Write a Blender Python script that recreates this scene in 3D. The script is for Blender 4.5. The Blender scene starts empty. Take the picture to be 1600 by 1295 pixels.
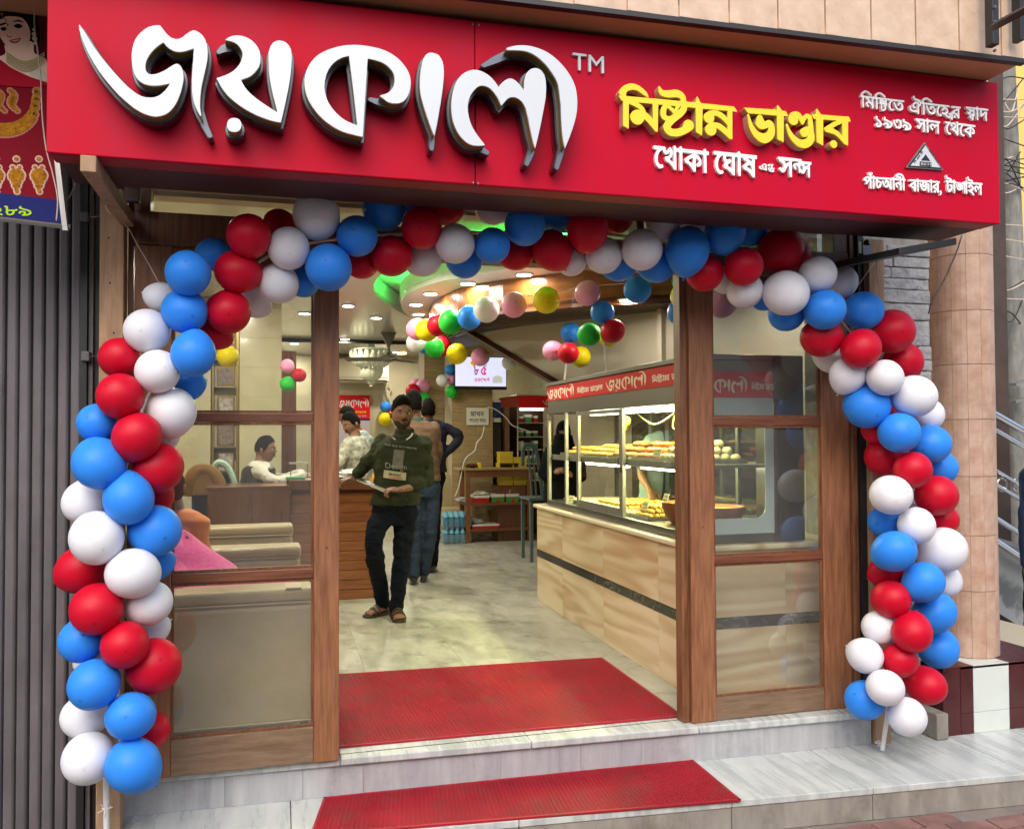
import bpy, math, random
import numpy as np
from mathutils import Vector, Matrix, noise
from mathutils.bvhtree import BVHTree
from bpy_extras import mesh_utils
R_ = math.radians
rnd = random.Random(7)
S = bpy.context.scene
COL = S.collection

# ---------------------------------------------------------------- camera
FOC, CX, CY, HH = 1329.5, 800.0, 647.5, 1.404
dX = np.array([4857, -9.5, -FOC]); dX /= np.linalg.norm(dX)
dY = np.array([-364, -33.5, -FOC]); dY -= dX * dY.dot(dX); dY /= np.linalg.norm(dY)
dZ = np.cross(dX, dY)
ROT = np.array([dX, dY, dZ])
CO = np.array([0, 0, HH])
cd = bpy.data.cameras.new('camera'); cam = bpy.data.objects.new('camera', cd); COL.objects.link(cam)
m4 = Matrix(ROT.tolist()).to_4x4(); m4.translation = Vector((0, 0, HH)); cam.matrix_world = m4
cd.sensor_fit = 'HORIZONTAL'; cd.sensor_width = 36.0; cd.lens = 36.0 * FOC / 1600; cd.clip_start = 0.05; cd.clip_end = 400
S.camera = cam
# ---------------------------------------------------------------- light
SUN_EL, SUN_AZ = R_(46), R_(200)
w = bpy.data.worlds.new('World'); S.world = w; w.use_nodes = True
wn = w.node_tree.nodes; sky = wn.new('ShaderNodeTexSky'); sky.sky_type = 'NISHITA'; sky.sun_disc = False
sky.sun_elevation = SUN_EL; sky.sun_rotation = SUN_AZ; sky.air_density = 1.0; sky.dust_density = 4.0; sky.ozone_density = 1.0
bg = wn['Background']; bg.inputs['Strength'].default_value = 0.14; w.node_tree.links.new(sky.outputs[0], bg.inputs[0])
sl = bpy.data.lights.new('sun', 'SUN'); sl.energy = 0.75; sl.angle = R_(70); sl.color = (1, .95, .88)
so = bpy.data.objects.new('sun', sl); COL.objects.link(so)
sd = Vector((math.sin(SUN_AZ) * math.cos(SUN_EL), math.cos(SUN_AZ) * math.cos(SUN_EL), math.sin(SUN_EL)))
so.rotation_euler = sd.to_track_quat('Z', 'Y').to_euler()
S.view_settings.view_transform = 'Standard'; S.view_settings.look = 'None'; S.view_settings.gamma = 1
S.view_settings.exposure = 1.0; S.view_settings.use_curve_mapping = False
S.cycles.use_denoising = True; S.cycles.max_bounces = 8; S.cycles.transparent_max_bounces = 16
S.cycles.sample_clamp_indirect = 4; S.cycles.caustics_reflective = False; S.cycles.caustics_refractive = False

# ---------------------------------------------------------------- helpers
def ray(x, y): return ROT @ np.array([x - CX, -(y - CY), -FOC])
def on(ax, val, x, y):
    d = ray(x, y); t = (val - CO[ax]) / d[ax]; return Vector((CO + d * t).tolist())
def onX(v, x, y): return on(0, v, x, y)
def onY(v, x, y): return on(1, v, x, y)
def onZ(v, x, y): return on(2, v, x, y)
def pxm(Yv, x, y):                      # metres per photo pixel at depth Yv
    return (onY(Yv, x + 1, y) - onY(Yv, x, y)).length
def lin(c):
    c = c.lstrip('#'); v = [int(c[i:i + 2], 16) / 255 for i in (0, 2, 4)]
    return tuple(x / 12.92 if x <= .04045 else ((x + .055) / 1.055) ** 2.4 for x in v)

MATS = {}
def mat(name, col, rough=.5, metal=0, emit=0, spec=.5, coat=0, var=0, vscale=8, bump=0, bscale=60, stretch=(1, 1, 1), col2=None, sss=0, rot=(0, 0, 0), bdist=.004, sheen=0, dirt=0, ramp=(.32, .68)):
    if name in MATS: return MATS[name]
    m = bpy.data.materials.new(name); m.use_nodes = True; MATS[name] = m
    nt = m.node_tree; N = nt.nodes; L = nt.links; b = N['Principled BSDF']
    if isinstance(col, str): col = lin(col)
    if isinstance(col2, str): col2 = lin(col2)
    b.inputs['Base Color'].default_value = (*col, 1); b.inputs['Roughness'].default_value = rough
    b.inputs['Metallic'].default_value = metal; b.inputs['Specular IOR Level'].default_value = spec
    if coat: b.inputs['Coat Weight'].default_value = coat; b.inputs['Coat Roughness'].default_value = .08
    if sheen: b.inputs['Sheen Weight'].default_value = sheen
    if sss: b.inputs['Subsurface Weight'].default_value = sss; b.inputs['Subsurface Radius'].default_value = (1, .8, .7) if sss > .3 else (.03, .02, .015); b.inputs['Subsurface Scale'].default_value = .07 if sss > .3 else .3
    if emit: b.inputs['Emission Color'].default_value = (*col, 1); b.inputs['Emission Strength'].default_value = emit
    if var or bump or dirt:
        tc = N.new('ShaderNodeTexCoord'); mp = N.new('ShaderNodeMapping'); mp.inputs['Scale'].default_value = stretch; mp.inputs['Rotation'].default_value = rot
        oi = N.new('ShaderNodeObjectInfo'); ad = N.new('ShaderNodeVectorMath'); ad.operation = 'ADD'; sc = N.new('ShaderNodeVectorMath'); sc.operation = 'SCALE'
        L.new(oi.outputs['Random'], sc.inputs[0]); sc.inputs['Scale'].default_value = 37
        L.new(tc.outputs['Object'], mp.inputs[0]); L.new(mp.outputs[0], ad.inputs[0]); L.new(sc.outputs[0], ad.inputs[1])
        vec = ad.outputs[0]
    if var:
        n = N.new('ShaderNodeTexNoise'); n.inputs['Scale'].default_value = vscale; n.inputs['Detail'].default_value = 8; n.inputs['Roughness'].default_value = .62; L.new(vec, n.inputs['Vector'])
        cr = N.new('ShaderNodeValToRGB'); cr.color_ramp.elements[0].position = ramp[0]; cr.color_ramp.elements[1].position = ramp[1]
        c2 = col2 if col2 else tuple(x * (1 - var) for x in col)
        cr.color_ramp.elements[0].color = (*c2, 1); cr.color_ramp.elements[1].color = (*col, 1)
        L.new(n.outputs['Fac'], cr.inputs[0]); L.new(cr.outputs[0], b.inputs['Base Color'])
        last = cr.outputs[0]
        mr = N.new('ShaderNodeMapRange'); mr.inputs[3].default_value = max(0, rough - .12); mr.inputs[4].default_value = min(1, rough + .12)
        L.new(n.outputs['Fac'], mr.inputs[0]); L.new(mr.outputs[0], b.inputs['Roughness'])
        if dirt:
            n3 = N.new('ShaderNodeTexNoise'); n3.inputs['Scale'].default_value = 3.1; n3.inputs['Detail'].default_value = 10; n3.inputs['Roughness'].default_value = .75; L.new(tc.outputs['Object'], n3.inputs['Vector'])
            c3 = N.new('ShaderNodeValToRGB'); c3.color_ramp.elements[0].position = .5; c3.color_ramp.elements[1].position = .72
            c3.color_ramp.elements[0].color = (0, 0, 0, 1); c3.color_ramp.elements[1].color = (dirt, dirt, dirt, 1); L.new(n3.outputs['Fac'], c3.inputs[0])
            mx = N.new('ShaderNodeMix'); mx.data_type = 'RGBA'; L.new(c3.outputs[0], mx.inputs[0]); L.new(last, mx.inputs[6]); mx.inputs[7].default_value = (.09, .07, .05, 1)
            L.new(mx.outputs[2], b.inputs['Base Color'])
    if bump:
        n2 = N.new('ShaderNodeTexNoise'); n2.inputs['Scale'].default_value = bscale; n2.inputs['Detail'].default_value = 5; L.new(vec, n2.inputs['Vector'])
        bp = N.new('ShaderNodeBump'); bp.inputs['Strength'].default_value = bump; bp.inputs['Distance'].default_value = bdist
        L.new(n2.outputs['Fac'], bp.inputs['Height']); L.new(bp.outputs[0], b.inputs['Normal'])
    return m

def glassmat(name='clear_glass', tint=(.93, .95, .93), ior=1.5, rough=.0, extra=0.0, dust=0.0):
    if name in MATS: return MATS[name]
    m = bpy.data.materials.new(name); m.use_nodes = True; MATS[name] = m
    nt = m.node_tree; N = nt.nodes; L = nt.links; N.remove(N['Principled BSDF'])
    t = N.new('ShaderNodeBsdfTransparent'); t.inputs[0].default_value = (*tint, 1)
    g = N.new('ShaderNodeBsdfGlossy'); g.inputs['Roughness'].default_value = rough
    fr = N.new('ShaderNodeFresnel'); fr.inputs[0].default_value = ior
    ad = N.new('ShaderNodeMath'); ad.operation = 'ADD'; ad.inputs[1].default_value = extra; ad.use_clamp = True
    ge = N.new('ShaderNodeNewGeometry'); iv = N.new('ShaderNodeMath'); iv.operation = 'SUBTRACT'; iv.inputs[0].default_value = 1; L.new(ge.outputs['Backfacing'], iv.inputs[1])
    mu = N.new('ShaderNodeMath'); mu.operation = 'MULTIPLY'; L.new(ad.outputs[0], mu.inputs[0]); L.new(iv.outputs[0], mu.inputs[1])
    mx = N.new('ShaderNodeMixShader'); L.new(fr.outputs[0], ad.inputs[0]); L.new(mu.outputs[0], mx.inputs[0]); L.new(t.outputs[0], mx.inputs[1]); L.new(g.outputs[0], mx.inputs[2])
    out = mx.outputs[0]
    if dust:
        df_ = N.new('ShaderNodeBsdfDiffuse'); df_.inputs[0].default_value = (.6, .6, .57, 1); nz = N.new('ShaderNodeTexNoise'); nz.inputs['Scale'].default_value = 4; nz.inputs['Detail'].default_value = 6; tc = N.new('ShaderNodeTexCoord'); L.new(tc.outputs['Object'], nz.inputs['Vector'])
        mm_ = N.new('ShaderNodeMath'); mm_.operation = 'MULTIPLY'; mm_.inputs[1].default_value = dust * 2; L.new(nz.outputs['Fac'], mm_.inputs[0]); m2 = N.new('ShaderNodeMixShader'); L.new(mm_.outputs[0], m2.inputs[0]); L.new(out, m2.inputs[1]); L.new(df_.outputs[0], m2.inputs[2]); out = m2.outputs[0]
    L.new(out, N['Material Output'].inputs[0]); return m

def veined(name, base, vein, scale=2.0, dist=6, rough=.25, bands='X', detail=4, rot=(0, 0, 0), stretch=(1, 1, 1), lo=.35, hi=.8, dirt=0.0):
    if name in MATS: return MATS[name]
    m = mat(name, base, rough, spec=.5); nt = m.node_tree; N = nt.nodes; L = nt.links; b = N['Principled BSDF']
    tc = N.new('ShaderNodeTexCoord'); mp = N.new('ShaderNodeMapping'); mp.inputs['Rotation'].default_value = rot; mp.inputs['Scale'].default_value = stretch
    oi = N.new('ShaderNodeObjectInfo'); ad = N.new('ShaderNodeVectorMath'); ad.operation = 'ADD'; sc = N.new('ShaderNodeVectorMath'); sc.operation = 'SCALE'
    L.new(oi.outputs['Random'], sc.inputs[0]); sc.inputs['Scale'].default_value = 19
    L.new(tc.outputs['Object'], mp.inputs[0]); L.new(mp.outputs[0], ad.inputs[0]); L.new(sc.outputs[0], ad.inputs[1])
    wv = N.new('ShaderNodeTexWave'); wv.bands_direction = bands; wv.inputs['Scale'].default_value = scale; wv.inputs['Distortion'].default_value = dist
    wv.inputs['Detail'].default_value = detail; wv.inputs['Detail Scale'].default_value = 1.2; wv.inputs['Detail Roughness'].default_value = .62; L.new(ad.outputs[0], wv.inputs['Vector'])
    no = N.new('ShaderNodeTexNoise'); no.inputs['Scale'].default_value = 2.3; no.inputs['Detail'].default_value = 8; L.new(ad.outputs[0], no.inputs['Vector'])
    mu = N.new('ShaderNodeMath'); mu.operation = 'MULTIPLY'; L.new(wv.outputs['Fac'], mu.inputs[0]); L.new(no.outputs['Fac'], mu.inputs[1])
    cr = N.new('ShaderNodeValToRGB'); e = cr.color_ramp.elements; e[0].position = lo * .6; e[1].position = hi * .75
    e[0].color = (*(lin(base) if isinstance(base, str) else base), 1); e[1].color = (*(lin(vein) if isinstance(vein, str) else vein), 1)
    L.new(mu.outputs[0], cr.inputs[0]); last = cr.outputs[0]
    if dirt:
        n3 = N.new('ShaderNodeTexNoise'); n3.inputs['Scale'].default_value = 1.7; n3.inputs['Detail'].default_value = 12; n3.inputs['Roughness'].default_value = .78; L.new(tc.outputs['Object'], n3.inputs['Vector'])
        c3 = N.new('ShaderNodeValToRGB'); c3.color_ramp.elements[0].position = .46; c3.color_ramp.elements[1].position = .70
        c3.color_ramp.elements[0].color = (0, 0, 0, 1); c3.color_ramp.elements[1].color = (dirt, dirt, dirt, 1); L.new(n3.outputs['Fac'], c3.inputs[0])
        mx = N.new('ShaderNodeMix'); mx.data_type = 'RGBA'; L.new(c3.outputs[0], mx.inputs[0]); L.new(last, mx.inputs[6]); mx.inputs[7].default_value = (.16, .12, .06, 1); last = mx.outputs[2]
    L.new(last, b.inputs['Base Color']); return m

def onyx(name, base, vein, freq=20, rough=.24, stretch=(.24, .24, 2.2), seed=0):
    """agate-like bands: contour lines of a slow noise"""
    m = mat(name, base, rough); nt = m.node_tree; N = nt.nodes; L = nt.links; b = N['Principled BSDF']
    tc = N.new('ShaderNodeTexCoord'); mp = N.new('ShaderNodeMapping'); mp.inputs['Scale'].default_value = stretch; mp.inputs['Rotation'].default_value = (.10, .16, 0)
    oi = N.new('ShaderNodeObjectInfo'); sc = N.new('ShaderNodeVectorMath'); sc.operation = 'SCALE'; sc.inputs['Scale'].default_value = 23; ad = N.new('ShaderNodeVectorMath'); ad.operation = 'ADD'
    L.new(oi.outputs['Random'], sc.inputs[0]); L.new(tc.outputs['Object'], mp.inputs[0]); L.new(mp.outputs[0], ad.inputs[0]); L.new(sc.outputs[0], ad.inputs[1])
    no = N.new('ShaderNodeTexNoise'); no.inputs['Scale'].default_value = 1.5; no.inputs['Detail'].default_value = 2.5; no.inputs['Roughness'].default_value = .4; L.new(ad.outputs[0], no.inputs['Vector'])
    mu = N.new('ShaderNodeMath'); mu.operation = 'MULTIPLY'; mu.inputs[1].default_value = freq * 3; L.new(no.outputs['Fac'], mu.inputs[0]); si = N.new('ShaderNodeMath'); si.operation = 'SINE'; L.new(mu.outputs[0], si.inputs[0])
    n2 = N.new('ShaderNodeTexNoise'); n2.inputs['Scale'].default_value = 3; n2.inputs['Detail'].default_value = 9; L.new(ad.outputs[0], n2.inputs['Vector'])
    m3 = N.new('ShaderNodeMath'); m3.operation = 'MULTIPLY_ADD'; m3.inputs[1].default_value = .17; L.new(si.outputs[0], m3.inputs[0]); L.new(n2.outputs['Fac'], m3.inputs[2])
    cr = N.new('ShaderNodeValToRGB'); e = cr.color_ramp.elements; e[0].position = .30; e[1].position = .95; e[0].color = (*lin(base), 1); e[1].color = (*lin(vein), 1); L.new(m3.outputs[0], cr.inputs[0]); L.new(cr.outputs[0], b.inputs['Base Color']); return m
WL = {}
def wloc(o): return WL.get(o.name, Vector((0, 0, 0))) if o else Vector((0, 0, 0))
def props(o, label=None, cat=None, group=None, kind=None):
    if label: o['label'] = label
    if cat: o['category'] = cat
    if group: o['group'] = group
    if kind: o['kind'] = kind
def thing(name, label, cat, loc=(0, 0, 0), group=None):
    o = bpy.data.objects.new(name, None); COL.objects.link(o); o.empty_display_size = .1
    o.location = Vector(loc); WL[o.name] = Vector(loc); props(o, label, cat, group); return o
def link(name, me, parent=None, loc=None):
    o = bpy.data.objects.new(name, me); COL.objects.link(o)
    if parent: o.parent = parent
    if loc is not None: o.location = loc
    WL[o.name] = wloc(parent) + (Vector(loc) if loc is not None else Vector((0, 0, 0))); return o

class B:
    def __init__(s): s.v = []; s.f = []; s.mi = []; s.cur = 0
    def add(s, v, f):
        n = len(s.v); s.v += [tuple(p) for p in v]; s.f += [tuple(i + n for i in q) for q in f]; s.mi += [s.cur] * len(f); return s
    def box(s, x0, x1, y0, y1, z0, z1):
        return s.add([(x0, y0, z0), (x1, y0, z0), (x1, y1, z0), (x0, y1, z0), (x0, y0, z1), (x1, y0, z1), (x1, y1, z1), (x0, y1, z1)],
                     [(0, 3, 2, 1), (4, 5, 6, 7), (0, 1, 5, 4), (1, 2, 6, 5), (2, 3, 7, 6), (3, 0, 4, 7)])
    def obox(s, c, u, v, w):             # half-extent vectors
        c, u, v, w = map(Vector, (c, u, v, w)); P = [c + a * u + b * v + d * w for d in (-1, 1) for a, b in ((-1, -1), (1, -1), (1, 1), (-1, 1))]
        return s.add(P, [(0, 3, 2, 1), (4, 5, 6, 7), (0, 1, 5, 4), (1, 2, 6, 5), (2, 3, 7, 6), (3, 0, 4, 7)])
    def prism(s, pts, off):
        n = len(pts); off = Vector(off); a = [Vector(p) for p in pts]
        return s.add(a + [p + off for p in a], [tuple(range(n))[::-1], tuple(range(n, 2 * n))] + [(i, (i + 1) % n, n + (i + 1) % n, n + i) for i in range(n)])
    def tube(s, pts, r, n=8, caps=True, flat=None):
        pts = [Vector(p) for p in pts]; m = len(pts); rr = r if isinstance(r, (list, tuple)) else [r] * m
        V = []; F = []; up = None
        for i, p in enumerate(pts):
            t = (pts[min(i + 1, m - 1)] - pts[max(i - 1, 0)]).normalized()
            if up is None: up = Vector((0, 0, 1)) if abs(t.z) < .9 else Vector((0, 1, 0))
            a = t.cross(up).normalized(); b = a.cross(t).normalized(); up = b
            for k in range(n):
                an = 2 * math.pi * k / n; q = a * math.cos(an) + b * math.sin(an) * (flat or 1); V.append(p + q * rr[i])
        for i in range(m - 1):
            for k in range(n): F.append((i * n + k, i * n + (k + 1) % n, (i + 1) * n + (k + 1) % n, (i + 1) * n + k))
        if caps: F += [tuple(range(n))[::-1], tuple(range((m - 1) * n, m * n))]
        return s.add(V, F)
    def lathe(s, prof, c, axis=(0, 0, 1), n=24, sx=1, sy=1):
        ax = Vector(axis).normalized(); a = ax.orthogonal().normalized(); b = ax.cross(a); c = Vector(c)
        if abs(ax.z) > .99: a = Vector((1, 0, 0)); b = Vector((0, 1, 0)) * (1 if ax.z > 0 else -1)
        V = []; F = []; m = len(prof)
        for r, h in prof:
            for k in range(n):
                an = 2 * math.pi * k / n; V.append(c + ax * h + a * r * sx * math.cos(an) + b * r * sy * math.sin(an))
        for i in range(m - 1):
            for k in range(n): F.append((i * n + k, i * n + (k + 1) % n, (i + 1) * n + (k + 1) % n, (i + 1) * n + k))
        F += [tuple(range(n))[::-1], tuple(range((m - 1) * n, m * n))]
        return s.add(V, F)
    def ball(s, c, r, sx=1, sy=1, sz=1, n=12, rot=None):
        c = Vector(c); V = []; F = []; m = max(6, n * 2 // 3)
        for i in range(m + 1):
            th = math.pi * i / m
            for k in range(n):
                an = 2 * math.pi * k / n; q = Vector((math.sin(th) * math.cos(an) * sx, math.sin(th) * math.sin(an) * sy, math.cos(th) * sz)) * r
                if rot: q = rot @ q
                V.append(c + q)
        for i in range(m):
            for k in range(n): F.append((i * n + k, (i + 1) * n + k, (i + 1) * n + (k + 1) % n, i * n + (k + 1) % n))
        return s.add(V, F)
    def loft(s, rings, caps=True):
        n = len(rings[0]); V = [p for r in rings for p in r]; m = len(rings)
        F = [(i * n + k, i * n + (k + 1) % n, (i + 1) * n + (k + 1) % n, (i + 1) * n + k) for i in range(m - 1) for k in range(n)]
        if caps: F += [tuple(range(n))[::-1], tuple(range((m - 1) * n, m * n))]
        return s.add(V, F)
    def mesh(s, name, base=Vector((0, 0, 0))):
        me = bpy.data.meshes.new(name); me.from_pydata([(x - base.x, y - base.y, z - base.z) for x, y, z in s.v], [], s.f)
        if any(s.mi): me.polygons.foreach_set('material_index', s.mi)
        me.update(); return me
    def build(s, name, m, parent=None, smooth=False, bev=0, label=None, cat=None, group=None, kind=None, loc=None, seg=2, fix=False):
        base = wloc(parent) if loc is None else Vector(loc)
        me = s.mesh(name, base)
        if fix or smooth:
            import bmesh; bm = bmesh.new(); bm.from_mesh(me); bmesh.ops.remove_doubles(bm, verts=bm.verts, dist=1e-5); bmesh.ops.recalc_face_normals(bm, faces=bm.faces); bm.to_mesh(me); bm.free()
        for mm in (m if isinstance(m, (list, tuple)) else [m]): me.materials.append(mm)
        o = link(name, me, parent, None if loc is None else Vector(loc) - wloc(parent))
        if smooth: me.shade_smooth() if smooth is True else me.shade_smooth()
        if smooth == 'auto':
            try: me.set_sharp_from_angle(angle=R_(35))
            except Exception: pass
        if bev:
            md = o.modifiers.new('bevel', 'BEVEL'); md.width = bev; md.segments = seg; md.limit_method = 'ANGLE'; md.harden_normals = False
        props(o, label, cat, group, kind); return o
def bx(name, m, x0, x1, y0, y1, z0, z1, parent=None, bev=0, **k):
    return B().box(min(x0, x1), max(x0, x1), min(y0, y1), max(y0, y1), min(z0, z1), max(z0, z1)).build(name, m, parent, bev=bev, **k)
def copy_tree(o, loc, label=None, group=None):
    c = o.copy(); COL.objects.link(c); c.location = loc; WL[c.name] = Vector(loc)
    if label: c['label'] = label
    if group: c['group'] = group
    for ch in [x for x in COL.objects if x.parent == o]:
        d = ch.copy(); COL.objects.link(d); d.parent = c
        for g in [x for x in COL.objects if x.parent == ch]:
            e = g.copy(); COL.objects.link(e); e.parent = d
    return c
def catmull(P, n=6, closed=False):
    P = [Vector(p) for p in P]; out = []; m = len(P)
    for i in range(m if closed else m - 1):
        p0, p1, p2, p3 = (P[(i - 1) % m], P[i], P[(i + 1) % m], P[(i + 2) % m]) if closed else (P[max(i - 1, 0)], P[i], P[i + 1], P[min(i + 2, m - 1)])
        for k in range(n):
            t = k / n; out.append(.5 * ((2 * p1) + (p2 - p0) * t + (2 * p0 - 5 * p1 + 4 * p2 - p3) * t * t + (3 * p1 - p0 - 3 * p2 + p3) * t ** 3))
    if not closed: out.append(P[-1])
    return out
def remesh(b, vox=.012, sm=4, name='m'):
    me = b.mesh(name); o = bpy.data.objects.new('tmp', me); COL.objects.link(o)
    md = o.modifiers.new('r', 'REMESH'); md.mode = 'VOXEL'; md.voxel_size = vox
    if sm: ms = o.modifiers.new('s', 'SMOOTH'); ms.factor = .5; ms.iterations = sm
    dg = bpy.context.evaluated_depsgraph_get(); dg.update()
    out = bpy.data.meshes.new_from_object(o.evaluated_get(dg)); bpy.data.objects.remove(o); return out
def mesh_arrays(me):
    v = np.empty(len(me.vertices) * 3); me.vertices.foreach_get('co', v); return v.reshape(-1, 3), [tuple(p.vertices) for p in me.polygons]

# ---------------------------------------------------------------- 2-D letter engine (union of glyphs, strokes and outlines)
GLY = {}
def glyph(ch):
    if ch in GLY: return GLY[ch]
    c = bpy.data.curves.new('g', 'FONT'); c.body = ch; c.size = 1; c.resolution_u = 4
    o = bpy.data.objects.new('g', c); COL.objects.link(o)
    for q in bpy.context.selected_objects: q.select_set(False)
    bpy.context.view_layer.objects.active = o; o.select_set(True)
    bpy.ops.object.convert(target='CURVE'); o = bpy.context.object; loops = []
    for sp in o.data.splines:
        P = sp.bezier_points; L = []
        for i in range(len(P)):
            a, b = P[i], P[(i + 1) % len(P)]
            for k in range(4):
                t = k / 4; q = a.co * (1 - t) ** 3 + a.handle_right * 3 * t * (1 - t) ** 2 + b.handle_left * 3 * t * t * (1 - t) + b.co * t ** 3
                L.append((q.x, q.y))
        if len(L) > 2: loops.append(np.array(L))
    bpy.data.objects.remove(o)
    c2 = bpy.data.curves.new('g', 'FONT'); c2.body = ch + '|'; c2.size = 1; o2 = bpy.data.objects.new('g', c2); COL.objects.link(o2)
    bpy.context.view_layer.objects.active = o2; o2.select_set(True); bpy.ops.object.convert(target='CURVE'); o2 = bpy.context.object
    xs = [min(p.co.x for p in sp.bezier_points) for sp in o2.data.splines]; adv = max(xs) - BAR if xs else .3
    bpy.data.objects.remove(o2)
    GLY[ch] = (loops, adv); return GLY[ch]
BAR = 0.0
BAR = (lambda: glyph('|')[1] * 0 + min(l[:, 0].min() for l in glyph('|')[0]))()
GLY.clear()
# conjuncts: (glyph, scale x, scale y, dx, dy) in units of the letter size
CONJ = {'ষ্ট': ([('ষ', .95, .62, 0, .235), ('ট', .8, .72, .06, -.10)], .60), 'ন্ন': ([('ন', .95, .56, 0, .27), ('ন', .95, .56, 0, -.02)], .60),
        'ণ্ড': ([('ণ', .85, .58, 0, .26), ('ড', .85, .62, .03, -.10)], .62), 'ন্স': ([('ন', .6, .7, 0, .18), ('স', .8, .8, .28, .05)], .80),
        'হ্য': ([('হ', 1, 1, 0, 0), ('য', .45, .55, .52, -.12)], .72), 'স্ব': ([('স', .95, .72, 0, .17), ('ব', .6, .5, .18, -.05)], .64),
        'ঙ্গ': ([('ঙ', .7, .7, 0, .15), ('গ', .7, .9, .38, .02)], .78)}
def layout(s, track=0.0):
    """string in visual order ('{..}' = conjunct); returns loops in em units and the width"""
    x = 0; out = []; i = 0
    while i < len(s):
        if s[i] == '{':
            j = s.index('}', i); parts, adv = CONJ[s[i + 1:j]]
            for ch, sx, sy, dx, dy in parts:
                for l in glyph(ch)[0]: out.append(np.column_stack((l[:, 0] * sx + dx + x, l[:, 1] * sy + dy)))
            x += adv; i = j + 1
        elif s[i] == ' ': x += .27; i += 1
        else:
            lp, adv = glyph(s[i]); out += [l + np.array([x, 0]) for l in lp]; x += adv + track; i += 1
    return out, x
def fieldof(loops, strokes, res, pad):
    """signed field (negative inside) of the union of closed loops (each filled by winding) and (points, radii) strokes"""
    allp = np.vstack([l for g in loops for l in g] + [np.array([[p[0] - p[2], p[1] - p[2]], [p[0] + p[2], p[1] + p[2]]]) for s in strokes for p in s])
    lo = allp.min(0) - pad - 3 * res; hi = allp.max(0) + pad + 3 * res
    nx, ny = (np.ceil((hi - lo) / res)).astype(int) + 1; F = np.full((ny, nx), 1e3)
    gx = lo[0] + np.arange(nx) * res; gy = lo[1] + np.arange(ny) * res
    def window(a, b):
        i0 = max(0, int((a[0] - lo[0]) / res) - 1); i1 = min(nx, int((b[0] - lo[0]) / res) + 2); j0 = max(0, int((a[1] - lo[1]) / res) - 1); j1 = min(ny, int((b[1] - lo[1]) / res) + 2)
        return i0, i1, j0, j1
    for g in loops:                                      # g: list of loops filled together (nonzero)
        P = np.vstack(g); i0, i1, j0, j1 = window(P.min(0) - pad - 2 * res, P.max(0) + pad + 2 * res)
        X, Y = np.meshgrid(gx[i0:i1], gy[j0:j1]); D = np.full(X.shape, 1e3); Wn = np.zeros(X.shape)
        for l in g:
            q = np.roll(l, -1, 0)
            for (ax, ay), (bx_, by) in zip(l, q):
                dx, dy = bx_ - ax, by - ay; dd = dx * dx + dy * dy
                if dd < 1e-14: continue
                t = np.clip(((X - ax) * dx + (Y - ay) * dy) / dd, 0, 1); D = np.minimum(D, (X - ax - t * dx) ** 2 + (Y - ay - t * dy) ** 2)
                if dy != 0:
                    c = (ay <= Y) != (by <= Y)
                    if c.any(): Wn += np.where(c & ((X - ax) < (Y - ay) * dx / dy), 1 if dy > 0 else -1, 0)
        D = np.sqrt(D); D = np.where(Wn != 0, -D, D); F[j0:j1, i0:i1] = np.minimum(F[j0:j1, i0:i1], D)
    for s in strokes:
        for (ax, ay, ra), (bx_, by, rb) in (list(zip(s, s[1:])) or [(s[0], s[0])]):
            rm = max(ra, rb) + pad + 2 * res; i0, i1, j0, j1 = window((min(ax, bx_) - rm, min(ay, by) - rm), (max(ax, bx_) + rm, max(ay, by) + rm))
            X, Y = np.meshgrid(gx[i0:i1], gy[j0:j1]); dx, dy = bx_ - ax, by - ay; dd = dx * dx + dy * dy + 1e-12
            t = np.clip(((X - ax) * dx + (Y - ay) * dy) / dd, 0, 1); D = np.sqrt((X - ax - t * dx) ** 2 + (Y - ay - t * dy) ** 2) - (ra + (rb - ra) * t)
            F[j0:j1, i0:i1] = np.minimum(F[j0:j1, i0:i1], D)
    return F, lo, res
def contours(F, lo, res, level=0.0):
    G = F - level; G = np.where(np.abs(G) < 1e-9, 1e-9, G); ny, nx = G.shape; ins = G < 0
    mixed = (ins[:-1, :-1].astype(int) + ins[1:, :-1] + ins[:-1, 1:] + ins[1:, 1:]); segs = {}
    def ex(j, i, d):                                     # crossing on the edge from (j,i): d=0 to the right, d=1 upward
        a = G[j, i]; b = G[j, i + 1] if d == 0 else G[j + 1, i]; t = a / (a - b)
        return (lo[0] + (i + (t if d == 0 else 0)) * res, lo[1] + (j + (t if d == 1 else 0)) * res)
    T = {1: [('L', 'B')], 2: [('B', 'R')], 3: [('L', 'R')], 4: [('R', 'T')], 5: [('L', 'T'), ('R', 'B')], 6: [('B', 'T')], 7: [('L', 'T')], 8: [('T', 'L')], 9: [('T', 'B')], 10: [('T', 'R'), ('B', 'L')], 11: [('T', 'R')], 12: [('R', 'L')], 13: [('R', 'B')], 14: [('B', 'L')]}
    for j, i in np.argwhere((mixed > 0) & (mixed < 4)):
        c = ins[j, i] * 1 + ins[j, i + 1] * 2 + ins[j + 1, i + 1] * 4 + ins[j + 1, i] * 8
        E = {'B': (j, i, 0), 'T': (j + 1, i, 0), 'L': (j, i, 1), 'R': (j, i + 1, 1)}
        for a, b in T.get(int(c), []): segs[E[a]] = E[b]
    loops = []
    while segs:
        k0 = next(iter(segs)); k = k0; L = []
        while k in segs: L.append(ex(*k)); k = segs.pop(k)
        if len(L) > 4: loops.append(np.array(L))
    return loops
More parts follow.
